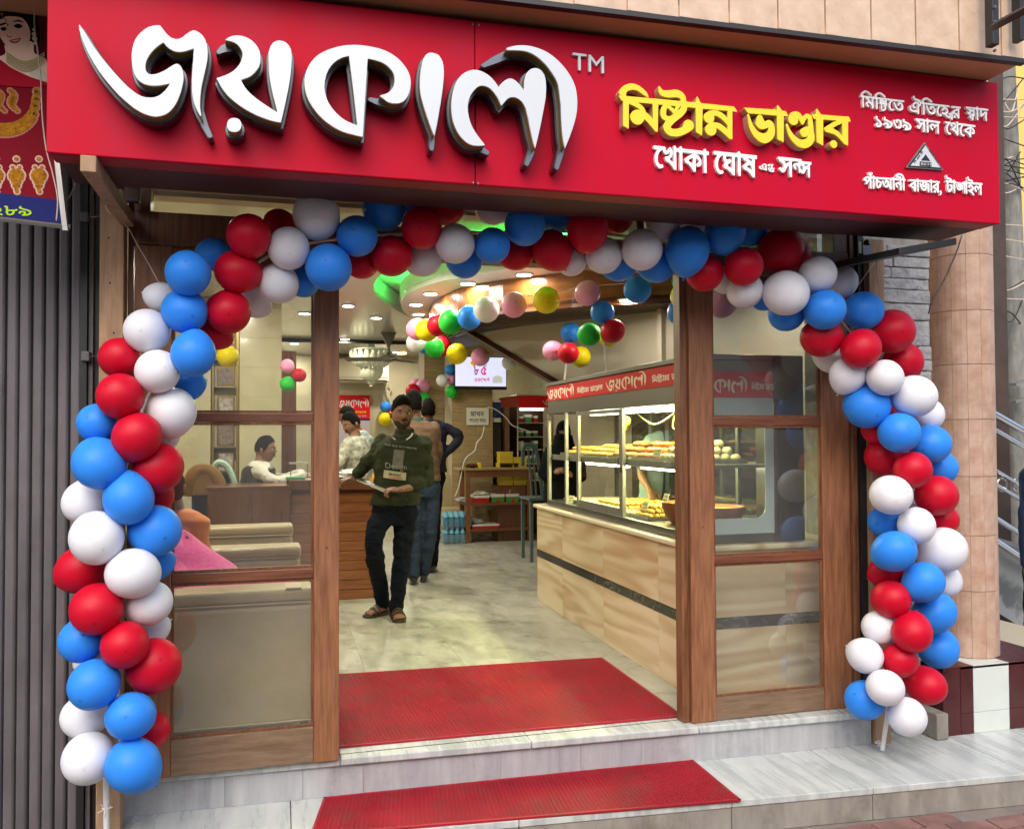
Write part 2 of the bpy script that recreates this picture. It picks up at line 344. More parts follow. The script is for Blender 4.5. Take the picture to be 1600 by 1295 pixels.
def simplify(L, tol):
    keep = [L[0]]
    for i in range(1, len(L) - 1):
        a = keep[-1]; b = L[i + 1]; d = b - a; n = math.hypot(*d) + 1e-12
        if abs(d[0] * (L[i][1] - a[1]) - d[1] * (L[i][0] - a[0])) / n > tol or math.hypot(*(L[i] - a)) > 40 * tol: keep.append(L[i])
    keep.append(L[-1]); return np.array(keep)
def smoothL(L, it=1):
    for _ in range(it): L = (np.roll(L, 1, 0) + 2 * L + np.roll(L, -1, 0)) / 4
    return L
def plate(loops, depth, bevel=0):
    """mesh of 2-D loops extruded: x right, y up, front face towards +z before placing"""
    c = bpy.data.curves.new('p', 'CURVE'); c.dimensions = '2D'; c.fill_mode = 'BOTH'; c.extrude = depth / 2; c.bevel_depth = bevel; c.bevel_resolution = 1
    for l in loops:
        sp = c.splines.new('POLY'); sp.points.add(len(l) - 1); sp.points.foreach_set('co', np.column_stack((l, np.zeros(len(l)), np.ones(len(l)))).ravel()); sp.use_cyclic_u = True
    o = bpy.data.objects.new('p', c); COL.objects.link(o); dg = bpy.context.evaluated_depsgraph_get(); dg.update()
    me = bpy.data.meshes.new_from_object(o.evaluated_get(dg)); bpy.data.objects.remove(o); return me
def place_plate(name, loops, depth, m, org, U, V, parent=None, bevel=0, off=0, **k):
    """put a plate on the plane through org spanned by U (right) and V (up); its back lies `off` in front of the plane"""
    me = plate(loops, depth, bevel); v, _ = mesh_arrays(me); U = np.array(U, float); V = np.array(V, float); Nn = np.cross(U, V); Nn /= np.linalg.norm(Nn)
    q = np.array(org)[None] + v[:, :1] * U + v[:, 1:2] * V + (v[:, 2:3] + depth / 2 + bevel + off) * Nn - np.array(wloc(parent))
    me.vertices.foreach_set('co', q.ravel()); me.update(); me.materials.clear(); me.materials.append(m); me.name = name
    o = link(name, me, parent); props(o, **k); return o
def text_loops(s, height_em=None, bold=.012, res=.010, track=0.0):
    lp, wd = layout(s, track); F, lo, r = fieldof([[l] for l in lp] if False else group_loops(lp), [], res, bold + res)
    return [simplify(l, .0035) for l in contours(F, lo, r, bold)], wd
def group_loops(lp):                                       # loops whose boxes touch are filled together
    gs = []
    for l in lp:
        a, b = l.min(0), l.max(0); hit = None
        for g in gs:
            if (a >= g[0] - 1e-6).all() and (b <= g[1] + 1e-6).all() or (g[0] >= a).all() and (g[1] <= b).all(): hit = g; break
        if hit: hit[2].append(l); hit[0] = np.minimum(hit[0], a); hit[1] = np.maximum(hit[1], b)
        else: gs.append([a, b, [l]])
    return [g[2] for g in gs]
TXC = {}
def put_text(name, s, m, p_left, p_right, height, parent=None, depth=.004, bold=.012, V=(0, 0, 1), off=0.0005, top=False, res=.010, **k):
    """text between two world points on its base line; height = capital height in metres (letters are squeezed to the width)"""
    key = (s, bold, res)
    if key not in TXC: TXC[key] = text_loops(s, bold=bold, res=res)
    loops, wd = TXC[key]; a, b = Vector(p_left), Vector(p_right); U = b - a; L = U.length; U.normalize(); xs = np.vstack(loops); x0, x1 = xs[:, 0].min(), xs[:, 0].max()
    sx = L / (x1 - x0); sy = height / .74
    return place_plate(name, [np.column_stack(((l[:, 0] - x0) * sx, l[:, 1] * sy)) for l in loops], depth, m, a, U, Vector(V), parent, off=off, **k)
# ---------------------------------------------------------------- materials
M_red = mat('sign_red', (.47, .0005, .018), .48, spec=.12, var=.10, vscale=2.2, stretch=(3, 1, .5), col2=(.43, .002, .026))
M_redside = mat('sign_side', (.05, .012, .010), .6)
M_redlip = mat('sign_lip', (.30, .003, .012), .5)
M_white = mat('white_acrylic', (.52, .56, .60), .15, coat=.4)
M_brightw = mat('bright_white', (.85, .86, .86), .35)
M_dark = mat('dark_return', (.012, .011, .014), .2, coat=.3)
M_rim = mat('grey_rim', (.12, .13, .16), .25, metal=.3)
M_gold = mat('amber_side', (.16, .11, .01), .35)
M_yellow = mat('yellow_acrylic', (.78, .60, .015), .3)
M_cream = mat('cream_side', (.50, .33, .24), .4)
M_black = mat('black_paint', (.012, .012, .013), .45)
M_wood = mat('door_wood', (.25, .105, .045), .42, var=.5, vscale=5, stretch=(14, 14, 1), bump=.25, bscale=30, col2=(.09, .034, .015))
M_woodh = mat('door_wood_rail', (.21, .075, .034), .42, var=.5, vscale=5, stretch=(1, 14, 14), bump=.25, bscale=30, col2=(.11, .036, .017))
M_wood2 = mat('stile_wood', (.33, .145, .065), .5, var=.5, vscale=5, stretch=(12, 12, 1), bump=.4, bscale=30, col2=(.17, .066, .03), dirt=.22)
M_worn = mat('worn_wood', (.24, .14, .085), .62, var=.5, vscale=4, stretch=(10, 10, 1.2), bump=.4, bscale=30, col2=(.10, .055, .032), dirt=.45)
M_wornh = mat('worn_wood_rail', (.24, .16, .10), .62, var=.5, vscale=4, stretch=(1.2, 10, 10), bump=.4, bscale=30, col2=(.13, .075, .042), dirt=.35)
M_post = mat('rough_post', (.46, .29, .17), .75, var=.4, vscale=5, stretch=(7, 7, 1), bump=.5, bscale=40, dirt=.4)
M_glass = glassmat('door_glass', extra=.09, dust=.045)
M_glassc = glassmat('case_glass', tint=(.96, .98, .96))
M_steel = mat('brushed_steel', (.24, .25, .24), .3, metal=.9)
M_alu = mat('aluminium', (.33, .33, .31), .35, metal=.7)
M_chrome = mat('polished_steel', (.75, .76, .78), .1, metal=1)
M_string = mat('string', (.55, .45, .38), .8)

# ---------------------------------------------------------------- shop signboard
SY = 3.0
tl, tr, bl, br = onY(SY, 92, -44), onY(SY, 1565, 130), onY(SY, 72, 238), onY(SY, 1563, 350)
tl.z = max(tl.z, 2.89)
sign = thing('shop_signboard', 'long red shop signboard with big white raised letters over the entrance', 'signboard', (bl.x, SY, bl.z))
seam = onY(SY, 743, 290).x
def quad_box(name, xa, xb, m, y0=SY, y1=SY + .35):
    def zz(a, b, x): t = (x - a.x) / (b.x - a.x); return a.z + (b.z - a.z) * t
    return B().prism([(xa, y0, zz(bl, br, xa)), (xb, y0, zz(bl, br, xb)), (xb, y0, zz(tl, tr, xb)), (xa, y0, zz(tl, tr, xa))], (0, y1 - y0, 0)).build(name, m, sign, bev=.003)
quad_box('face_panel', bl.x, seam - .0012, M_red, SY, SY + .02); quad_box('face_panel', seam + .0012, br.x, M_red, SY, SY + .02)
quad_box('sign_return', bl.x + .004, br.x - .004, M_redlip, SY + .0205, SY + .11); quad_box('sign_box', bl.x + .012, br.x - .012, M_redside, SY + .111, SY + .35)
for i, (x, y) in enumerate(((739, 39), (748, 40), (739, 286), (747, 287))):
    p = onY(SY, x, y); B().lathe([(.004, 0), (.004, .003), (.002, .005)], p, (0, -1, 0), 10).build('screw', M_alu, sign)
FY = SY - .105
def P2(x, y, Yv=FY):
    p = onY(Yv, x, y); return (p.x, p.z)
def outline(txt, org, s, Yv=FY, n=7):
    pts = []
    for t in txt.split():
        c = t.endswith('*'); x, y = t.rstrip('*').split(','); pts.append((float(x) / s + org[0], float(y) / s + org[1], c))
    k0 = next((i for i, p in enumerate(pts) if p[2]), None)
    if k0 is None: q = [(p.x, p.y) for p in catmull([(a, b, 0) for a, b, _ in pts], n, True)]
    else:
        pts = pts[k0:] + pts[:k0] + [pts[k0]]; q = []; cur = [pts[0]]
        for p in pts[1:]:
            cur.append(p)
            if p[2]:
                q += [(v.x, v.y) for v in catmull([(a, b, 0) for a, b, _ in cur], n)[:-1]] if len(cur) > 2 else [cur[0][:2]]
                cur = [p]
    return np.array([P2(x, y, Yv) for x, y in q])
BIGL = [
 [outline('88,120* 150,215 215,320 300,440 400,560 500,672 600,770 700,840 790,862 880,850 960,790 1015,712* 930,730 830,738 740,718 670,660 635,570 622,460 632,350 670,255 740,180 820,138 905,130* 950,190 1000,245 1060,270 1120,262 1180,215 1245,182 1310,210 1360,270 1385,370 1382,480 1350,630 1325,740 1312,850 1310,960 1328,1065* 1285,990 1250,900 1235,800 1232,680 1240,550 1252,358* 1190,380 1110,398 1040,385 985,350 942,298* 880,340 810,410 765,490 755,560 775,612 830,630 900,612 960,585 1020,545 1080,520 1125,560 1142,640 1135,720 1105,830 1060,930 990,1010 900,1048 820,1045 720,1010 620,945 500,840 400,730 290,590 200,440 130,290 95,180', (110, 20), 6.474)],
 [outline('205,148* 270,112 350,105 440,132 510,190 555,270 560,370 540,430 490,490 440,525 362,550* 400,620 460,690 560,770 650,830 742,888* 715,790 680,650 655,500 648,350 650,270 680,190 745,155 820,175 868,240 878,330 868,480 845,630 810,800 768,982* 650,955 520,905 400,840 290,760 200,670 120,535* 200,510 280,470 350,400 385,310 375,250 330,190 270,160', (320, 40), 6.475)],
 [outline('225,1007 245,955 297,937 350,955 369,1007 350,1060 297,1077 245,1060', (320, 40), 6.475)],
 [outline('690,1062* 600,1040 480,1005 350,930 240,830 150,700 108,570 110,450 150,340 230,245 340,185 480,145 620,135 760,150 900,185 1020,250 1110,340 1165,440 1175,540 1150,640 1100,705 1030,725 950,710 865,645* 940,625 990,580 1015,520 1010,430 960,360 880,305 740,268* 715,650*', (460, 50), 6.475),
  outline('555,240* 470,265 390,320 330,410 303,530 310,620 345,720 420,820 520,900 640,950* 600,600*', (460, 50), 6.475)],
 [outline('1415,1050* 1370,930 1320,780 1280,630 1272,500 1285,370 1310,270 1350,220 1400,215 1460,240 1500,310 1510,420 1500,560 1470,760 1440,930', (460, 50), 6.475)],
 [outline('400,1045* 300,1045 230,1015 160,940 110,830 92,700 100,590 130,480 190,395 270,355 350,358 430,400 490,460 525,515* 560,470 610,435 660,438 720,490 762,550* 765,450 790,375 840,338 900,345 945,400 960,490 955,610 930,750 900,900 860,1072* 830,950 800,800 772,690* 740,640 690,605 640,600 600,620 550,680* 520,610 460,530 400,497 340,500 280,560 245,640 242,740 270,850 320,940', (690, 50), 5.887)],
 [outline('600,150* 680,130 780,128 880,150 980,195 1080,275 1160,370 1220,480 1245,600 1240,750 1200,900 1135,1070* 1115,950 1105,800 1100,680 1085,550 1070,470 1020,380 950,290 860,215 760,175 600,168*', (690, 50), 5.887)]]
# dark returns run on past the white faces at some tips
TIPS = {0: [[(1310, 960, 6), (1345, 1090, 9), (1400, 1200, 2)]], 1: [[(230, 165, 22), (180, 175, 16), (135, 208, 3)]], 3: [[(880, 670, 14), (785, 635, 3)]],
        4: [[(1415, 1050, 8), (1410, 1140, 2)]], 5: [[(400, 1050, 14), (445, 1075, 4)], [(860, 1070, 12), (815, 1180, 3)]], 6: [[(620, 165, 22), (520, 210, 18), (415, 262, 2)], [(1135, 1070, 12), (1095, 1215, 3)]]}
TORG = {0: (110, 20, 6.474), 1: (320, 40, 6.475), 3: (460, 50, 6.475), 4: (460, 50, 6.475), 5: (690, 50, 5.887), 6: (690, 50, 5.887)}
U0, V0 = (1, 0, 0), (0, 0, 1); JOY = []
SHX, SHZ = 0, 0
def area(l): q = np.roll(l, -1, 0); return (l[:, 0] * q[:, 1] - q[:, 0] * l[:, 1]).sum()
for i, g in enumerate(BIGL):
    g = [l if (area(l) > 0) == (k == 0) else l[::-1] for k, l in enumerate(g)]
    mpx = pxm(FY, 500, 150)
    # 2-D frame: the plate's +z (front) is U x V = (0,-1,0): towards the street
    F, lo, r = fieldof([g], [], .0022, .03)
    face = [simplify(smoothL(l), .0003) for l in contours(F, lo, r, 0)]
    JOY += [l for l in face]
    st = [[(*P2(x / TORG[i][2] + TORG[i][0], y / TORG[i][2] + TORG[i][1]), rr / TORG[i][2] * mpx) for x, y, rr in s] for s in TIPS.get(i, [])]
    F2, lo2, r2 = fieldof([g], st, .0022, .03)
    back = [simplify(smoothL(l), .0003) for l in contours(F2, lo2, r2, .0085)]
    inner = [simplify(smoothL(l), .0003) for l in contours(F, lo, r, .0015)]
    rim = [simplify(smoothL(l), .0003) for l in contours(F2, lo2, r2, .0065)]
    org = (0, SY, 0)
    L = place_plate('letter', back, .052, M_dark, org, U0, V0, sign, bevel=.0015)
    place_plate('letter_rim', rim, .006, M_rim, org, U0, V0, L, off=.056)
    place_plate('letter_core', inner, .032, M_gold, org, U0, V0, L, off=.0625)
    place_plate('letter_face', face, .008, M_white, org, U0, V0, L, bevel=.001, off=.095)
# TM
def txt(name, s, m, pl, pr, hpx, Yv=None, **k):
    Yv = Yv or SY; a, b = onY(Yv, *pl), onY(Yv, *pr); return put_text(name, s, m, (a.x, SY, a.z), (b.x, SY, b.z), hpx * pxm(Yv, pl[0], pl[1]), sign, **k)
txt('trademark_letters', 'TM', M_white, (893, 111), (942, 117), 27, SY, depth=.012, bold=.002)
# yellow second word, traced
def st(txt_, org, s):
    mpx = pxm(SY - .05, 1150, 200); o = []
    for q in txt_.split():
        a = q.split(','); o.append((*P2(float(a[0]) / s + org[0], float(a[1]) / s + org[1], SY - .05), float(a[2]) / s * mpx))
    P = catmull([(a, b, c) for a, b, c in o], 5) if len(o) > 2 else [Vector(q) for q in o]
    return [(p.x, p.y, max(.0004, p.z)) for p in P]
O5, O6, YS = (960, 120), (1140, 120), 7.62
def pl_(t, org): return outline(' '.join(q + '*' for q in t.split()), org, YS, SY - .05)
YELLOW = [
 ([[pl_('65,215 600,262 985,300 1440,348 1478,408 1420,402 1060,368 600,325 100,275', O5)]], []),
 ([[pl_('120,240 182,250 182,610 120,575', O5)], [outline('70,190 110,110 200,72 290,90 370,150 410,200 418,238* 370,210 280,150 200,148 155,175 150,235*', O5, YS, SY - .05)]], []),
 ([[pl_('472,290 535,300 528,650 480,600', O5)]], [st('290,470,74 285,475,74', O5, YS), st('195,290,20 280,325,24 345,375,24 360,440,30', O5, YS), st('345,430,32 430,500,34 510,625,16', O5, YS)]),
 ([], [st('548,112,8 580,180,28 660,196,36 760,190,38 825,228,32 840,300,28 845,365,32 800,425,36 700,505,36 640,585,38 675,645,38 760,658,38 860,622,38 900,570,58', O5, YS), st('650,310,20 605,370,28 600,455,30 650,490,24 720,470,18', O5, YS), st('650,340,16 700,380,18 765,445,20', O5, YS), st('780,330,18 740,400,14', O5, YS)]),
 ([[pl_('1000,225 1065,350 1058,690 990,650 985,300', O5)]], []),
 ([[pl_('1368,350 1420,360 1418,735 1365,690', O5)]], [st('1140,478,58 1145,480,58', O5, YS), st('1150,430,28 1230,425,28 1310,470,28 1385,560,22', O5, YS), st('1163,622,62 1165,622,62', O5, YS), st('1165,570,28 1250,575,30 1330,635,30 1400,710,22', O5, YS)]),
 ([[pl_('190,360 580,385 690,405 710,462 560,450 240,425', O6)]], []),
 ([], [st('240,445,8 275,580,24 340,680,38 430,725,52 505,680,44 518,600,36 490,545,34 440,570,34 395,560,50', O6, YS), st('378,480,32 385,540,58', O6, YS)]),
 ([[pl_('590,330 660,420 660,772 590,735 585,420', O6)]], []),
 ([], [st('775,505,56 780,505,56', O6, YS), st('760,450,26 805,430,24 850,460,28 885,530,24', O6, YS), st('885,545,14 925,465,22 970,475,26 985,560,28 985,630,34', O6, YS), st('700,560,8 745,680,26 830,770,38 920,790,46 985,740,42 990,660,34 950,620,30 910,655,50', O6, YS)]),
 ([[pl_('1055,370 1132,480 1132,812 1060,770 1050,460', O6)]], []),
 ([[pl_('1000,440 1060,440 1440,470 1460,525 1410,520 1020,490', O6)], [pl_('1365,490 1428,500 1428,815 1365,760', O6)]], [st('1390,505,24 1270,555,24 1185,612,28', O6, YS), st('1180,620,30 1290,660,26 1400,780,20', O6, YS)]),
 ([], [st('1258,795,42 1260,795,42', O6, YS)])]
Y2 = []
gl = [g for a, _ in YELLOW for g in a]; ss = [s for _, b_ in YELLOW for s in b_]
F, lo, r = fieldof(gl, ss, .0013, .006); YL = [simplify(smoothL(l), .0002) for l in contours(F, lo, r, 0)]
def words(loops):                                     # separate loose letter groups, holes kept with their outer loop
    outer = []; res = []
    for l in sorted(loops, key=lambda q: -(q.max(0) - q.min(0)).prod()):
        for g in res:
            if (l.min(0) >= g[0].min(0)).all() and (l.max(0) <= g[0].max(0)).all():
                a = l[0]; P = g[0]; Q = np.roll(P, -1, 0); c = ((P[:, 1] <= a[1]) != (Q[:, 1] <= a[1])); xi = P[:, 0] + (a[1] - P[:, 1]) * (Q[:, 0] - P[:, 0]) / np.where(Q[:, 1] == P[:, 1], 1, Q[:, 1] - P[:, 1])
                if (c & (xi > a[0])).sum() % 2: g.append(l); break
        else: res.append([l])
    return res
for g in words(YL):
    L = place_plate('raised_word', g, .032, M_cream, (0, SY, 0), U0, V0, sign)
    place_plate('word_face', g, .006, M_yellow, (0, SY, 0), U0, V0, L, bevel=.001, off=.0325)
txt('raised_text', 'েখাকা', M_brightw, (1019, 263), (1105, 272), 36, depth=.014, bold=.017)
txt('raised_text', 'েঘাষ', M_brightw, (1113, 272), (1180, 279), 36, depth=.014, bold=.017)
txt('raised_text', 'এ{ণ্ড}', M_brightw, (1185, 267), (1209, 269), 11, depth=.008, bold=.013)
txt('raised_text', 'স{ন্স}', M_brightw, (1213, 276), (1265, 281), 30, depth=.014, bold=.017)
txt('raised_text', 'িমি{ষ্ট}েত', M_brightw, (1342, 169), (1410, 177), 18, depth=.012, bold=.013)
txt('raised_text', 'ঐিতে{হ্য}র', M_brightw, (1418, 178), (1498, 187), 18, depth=.012, bold=.013)
txt('raised_text', '{স্ব}াদ', M_brightw, (1506, 187), (1541, 191), 18, depth=.012, bold=.013)
txt('raised_text', '১৯৩৯', M_brightw, (1365, 200), (1421, 206), 17, depth=.012, bold=.013)
txt('raised_text', 'সাল', M_brightw, (1428, 206), (1466, 211), 19, depth=.012, bold=.013)
txt('raised_text', 'েথেক', M_brightw, (1474, 211), (1521, 217), 19, depth=.012, bold=.013)
txt('raised_text', 'পঁাচআনী', M_brightw, (1347, 295), (1412, 299), 18, depth=.012, bold=.013)
txt('raised_text', 'বাজার,', M_brightw, (1418, 300), (1468, 303), 18, depth=.012, bold=.013)
txt('raised_text', 'টা{ঙ্গ}াইল', M_brightw, (1475, 302), (1532, 306), 18, depth=.012, bold=.013)
# certification triangle
tri = [P2(x, y, SY) for x, y in ((1413, 263), (1471, 267), (1442, 224))]
def tri_in(k):
    c = np.mean(tri, 0); return np.array([(np.array(p) - c) * k + c for p in tri])
E0 = place_plate('certification_mark', [tri_in(1)], .010, M_alu, (0, SY, 0), U0, V0, sign)
place_plate('mark_border', [tri_in(.92)], .002, M_black, (0, SY, 0), U0, V0, E0, off=.0105)
place_plate('mark_field', [tri_in(.80)], .002, M_white, (0, SY, 0), U0, V0, E0, off=.013)
c = np.mean(tri, 0); place_plate('mark_triangle', [tri_in(.24) + np.array([0, .004])], .001, M_black, (0, SY, 0), U0, V0, E0, off=.0155)
a, b = onY(SY, 1433, 261), onY(SY, 1451, 262.5)
place_plate('mark_plate', [np.array([(a.x, a.z), (b.x, b.z), (b.x, b.z + .018), (a.x, a.z + .018)])], .001, M_black, (0, SY, 0), U0, V0, E0, off=.0155)
put_text('mark_text', 'BSTI', M_white, (a.x + .004, SY, a.z + .004), (b.x - .004, SY, b.z + .004), .010, E0, depth=.0008, bold=.004, off=.017)
for s_, (xa, ya), (xb, yb) in (('িব এস িট', (1425, 258), (1439, 240)), ('আই মান', (1446, 237), (1463, 258))):
    a, b = onY(SY, xa, ya), onY(SY, xb, yb); d = (b - a).normalized(); n_ = Vector((-d.z, 0, d.x))
    put_text('mark_text', s_, M_black, (a.x, SY, a.z), (b.x, SY, b.z), .010, E0, depth=.0008, bold=.006, V=n_, off=.0155)
# timber brackets and struts that carry the sign
bk = thing('timber_bracket', 'square rough timber bracket from left post to signboard underside', 'bracket', (-.6, 3.4, 2.3))
B().obox((-.595, 3.36, 2.284), (.024, 0, 0), (0, .375, .0), (0, 0, .027)).build('beam', M_post, bk, bev=.003)
bk2 = thing('steel_bracket', 'dark diagonal steel bracket under the signboard right end', 'bracket', (2.93, 3.4, 2.3))
B().obox((2.72, 3.42, 2.235), (.15, .0, .03), (0, .35, .02), (0, 0, .015)).build('beam', M_black, bk2, bev=.003)
# reuse of the shop name on bands and prints: normalised loops, x 0..1
allj = np.vstack(JOY); jx0, jx1, jz0, jz1 = allj[:, 0].min(), allj[:, 0].max(), allj[:, 1].min(), allj[:, 1].max()
JN = [np.column_stack(((l[::2, 0] - jx0) / (jx1 - jx0), (l[::2, 1] - jz0) / (jx1 - jx0))) for l in JOY if len(l) > 12]
ally = np.vstack(YL); yx0, yx1, yz0 = ally[:, 0].min(), ally[:, 0].max(), ally[:, 1].min()
YN = [np.column_stack(((l[::2, 0] - yx0) / (yx1 - yx0), (l[::2, 1] - yz0) / (yx1 - yx0))) for l in YL if len(l) > 12]
def logo(name, NL, m, org, U, V, width, height, parent, off=.0006, clip=None):
    h0 = max(l[:, 1].max() for l in NL); lp = [np.column_stack((l[:, 0] * width, l[:, 1] / h0 * height)) for l in NL]
    if clip: lp = [l for l in lp if l[:, 0].min() >= clip[0] and l[:, 0].max() <= clip[1]]
    return place_plate(name, lp, .0008, m, org, U, V, parent, off=off)
# ---------------------------------------------------------------- setting: ground, steps, floor, walls
M_street = mat('street_brick', (.26, .14, .12), .7, var=.5, vscale=9, bump=.6, bscale=50, dirt=.7)
M_mortar = mat('street_base', (.22, .19, .17), .9, var=.3)
M_marble = mat('step_marble', '#c3c8c5', .28, var=.4, vscale=3.2, stretch=(4.5, .6, 1), rot=(0, 0, .65), col2='#a3abab', ramp=(.34, .62), dirt=.35)
M_riser = mat('riser_marble', '#b2b4b6', .32, var=.4, vscale=4, stretch=(5, 1, .5), rot=(0, .12, 0), col2='#96979d', ramp=(.3, .68), dirt=.45)
M_curb = mat('curb_stone', (.36, .34, .30), .6, var=.45, vscale=5, bump=.4, bscale=30, stretch=(2, 2, .6), dirt=.8)
M_floor = mat('floor_marble', '#b3b3a6', .36, var=.4, vscale=3.5, stretch=(2.6, .8, 1), rot=(0, 0, .7), col2='#96968a', ramp=(.34, .66), dirt=.85)
M_tilewall = mat('cream_wall_tile', (.62, .56, .40), .18, var=.12, vscale=3, coat=.2)
M_grout = mat('grout', (.42, .37, .27), .8)
M_ceil = mat('ceiling_panel', (.58, .56, .50), .22, coat=.2)
M_plaster = mat('cream_plaster', (.60, .55, .42), .6, var=.08, vscale=2)
M_tan = mat('tan_marble', '#cdb59e', .35, var=.25, vscale=14, col2='#b79c84')
M_stone = mat('grey_stone', (.40, .41, .425), .75, var=.35, vscale=14, bump=1.0, bscale=16, bdist=.03)
M_pillart = mat('pillar_tile', '#c4aa98', .5, var=.25, vscale=11, col2='#ac8873', dirt=.3)
M_groutw = mat('pale_grout', (.50, .43, .36), .8)
M_maroon = mat('maroon_tile', (.075, .012, .014), .3, var=.25, vscale=12, dirt=.3)
M_wtile = mat('white_tile', (.62, .68, .64), .2, var=.08, vscale=5, dirt=.12)
def struct(o): o['kind'] = 'structure'; return o
ZL, ZS = -.17, -.315
struct(B().add([(-90, -60, ZS), (90, -60, ZS), (90, 90, ZS), (-90, 90, ZS)], [(0, 1, 2, 3)]).build('street_ground', M_mortar))
pave = bpy.data.objects['street_ground']
# stamped brick pavers at the foot of the kerb
edge = lambda x: 3.455 - (x - .15) * .0785
pm = None; r2 = random.Random(3)
for j in range(14):
    for i in range(21):
        x = .35 + i * .205 + (j % 2) * .1; y = 3.39 - j * .105
        if y + .055 > edge(x) - .004: continue
        if pm is None: pm = B().box(x - .098, x + .098, y - .048, y + .048, ZS, ZS + .013).build('paver', M_street, pave, bev=.004, loc=(x, y, ZS))
        else:
            o = pm.copy(); COL.objects.link(o); o.location = (x, y, ZS + r2.uniform(-.003, .002)); o.rotation_euler.z = r2.uniform(-.03, .03)
# lower platform (slab tops with joints, grey kerb face)
edge = lambda x: 3.455 - (x - .15) * .0785
struct(B().prism([(-.70, edge(-.7) + .02, ZS), (6.5, edge(6.5) + .02, ZS), (6.5, 4.3, ZS), (-.70, 4.3, ZS)], (0, 0, ZL - ZS - .03)).build('entrance_platform', M_curb))
plat = bpy.data.objects['entrance_platform']
xs = [-.70, .05, .95, 1.88, 2.55, 3.35, 4.2, 5.1, 6.5]
for a, b in zip(xs, xs[1:]):
    B().prism([(a + .0015, edge(a) - .005, ZL - .029), (b - .0015, edge(b) - .005, ZL - .029), (b - .0015, 3.86 if b < 3 else 4.3, ZL - .029), (a + .0015, 3.95 if a < 0 else 3.86 if a < 2.9 else 4.3, ZL - .029)], (0, 0, .029)).build('marble_slab', M_marble, plat, bev=.003)
    B().prism([(a + .002, edge(a), ZS + .002), (b - .002, edge(b), ZS + .002), (b - .002, edge(b) + .018, ZS + .002), (a + .002, edge(a) + .018, ZS + .002)], (0, 0, ZL - ZS - .034)).build('kerb_panel', M_curb, plat, bev=.002)
# door sill: riser panels and nosing slabs
nos = lambda x: 3.862 - (x + .63) * .0405
struct(B().prism([(-.62, nos(-.62) + .02, ZL - .02), (2.90, nos(2.9) + .02, ZL - .02), (2.90, 4.2, ZL - .02), (-.62, 4.2, ZL - .02)], (0, 0, .146)).build('door_sill', M_curb))
sill = bpy.data.objects['door_sill']
xs = [-.63, -.22, .10, .36, .98, 1.36, 1.66, 2.30, 2.90]
for a, b in zip(xs, xs[1:]):
    B().prism([(a + .0006, nos(a), ZL + .001), (b - .0006, nos(b), ZL + .001), (b - .0006, nos(b) + .018, ZL + .001), (a + .0006, nos(a) + .018, ZL + .001)], (0, 0, .135)).build('riser_panel', M_riser, sill)
xs = [-.63, .26, 1.12, 1.95, 2.90]
for a, b in zip(xs, xs[1:]):
    B().prism([(a + .001, nos(a) - .018, -.034), (b - .001, nos(b) - .018, -.034), (b - .001, 4.02, -.034), (a + .001, 4.02, -.034)], (0, 0, .034)).build('sill_slab', M_marble, sill, bev=.006)
bx('floor_track', M_dark, -.55, 2.85, 3.853, 3.857, 0, .0015, sill)
# shop floor slabs
struct(bx('shop_floor', M_grout, -1.4, 4.4, 4.021, 15.2, -.06, -.012)); sf = bpy.data.objects['shop_floor']
sl0 = None; SLX = [-1.3, -.7, -.1, .5, 1.1, 1.7, 2.3, 2.9, 3.5, 4.1]
for j in range(9):
    for i, x in enumerate(SLX):
        y_ = 4.022 + j * 1.2
        if True:
            if sl0 is None: sl0 = B().box(x, x + .5992, y_, y_ + 1.1992, -.012, 0).build('floor_slab', M_floor, sf, bev=.001, loc=(x, y_, 0))
            else: o = sl0.copy(); COL.objects.link(o); o.location = (x, y_, 0)
# shell of the shop
def tiles(name, parent, org, u, v, nu, nv, tw, th, m, gap=.002, t=.006, skip=None, flip=1):
    u, v = Vector(u), Vector(v); n = u.cross(v) * flip; first = None
    for j in range(nv):
        for i in range(nu):
            if skip and skip(i, j): continue
            p = Vector(org) + u * (i * tw) + v * (j * th)
            if first is None:
                c = p + u * tw / 2 + v * th / 2 + n * t / 2
                first = B().obox(c, u * (tw - gap) / 2, v * (th - gap) / 2, n * t / 2).build(name, m, parent, loc=p); 
            else: o = first.copy(); COL.objects.link(o); o.location = p - wloc(parent)
    return first
TW, TH = .60, .30
wl_ = struct(bx('left_wall', M_grout, -1.42, -1.306, 4.1, 15.1, 0, 3.05)); tiles('wall_tile', wl_, (-1.306, 4.1, 0), (0, 1, 0), (0, 0, 1), 9, 10, TW, TH, M_tilewall)
wb_ = struct(bx('back_wall', M_grout, -1.3, 4.3, 15.0, 15.1, 0, 3.05)); tiles('wall_tile', wb_, (-1.3, 15.0, 0), (1, 0, 0), (0, 0, 1), 9, 10, TW, TH, M_tilewall)
wr_ = struct(bx('right_wall', M_grout, 3.70, 3.80, 4.02, 15, 0, 3.05)); tiles('wall_tile', wr_, (3.70, 15.0, 0), (0, -1, 0), (0, 0, 1), 18, 10, TW, TH, M_tilewall)
struct(bx('front_wall', M_plaster, -1.3, 3.9, 4.02, 4.12, 2.47, 3.05))
struct(bx('front_pier', M_tan, 3.0, 3.9, 4.02, 4.12, -.17, 2.47))
struct(bx('left_pier', M_black, -1.42, -.66, 3.98, 4.09, ZS, 3.05))
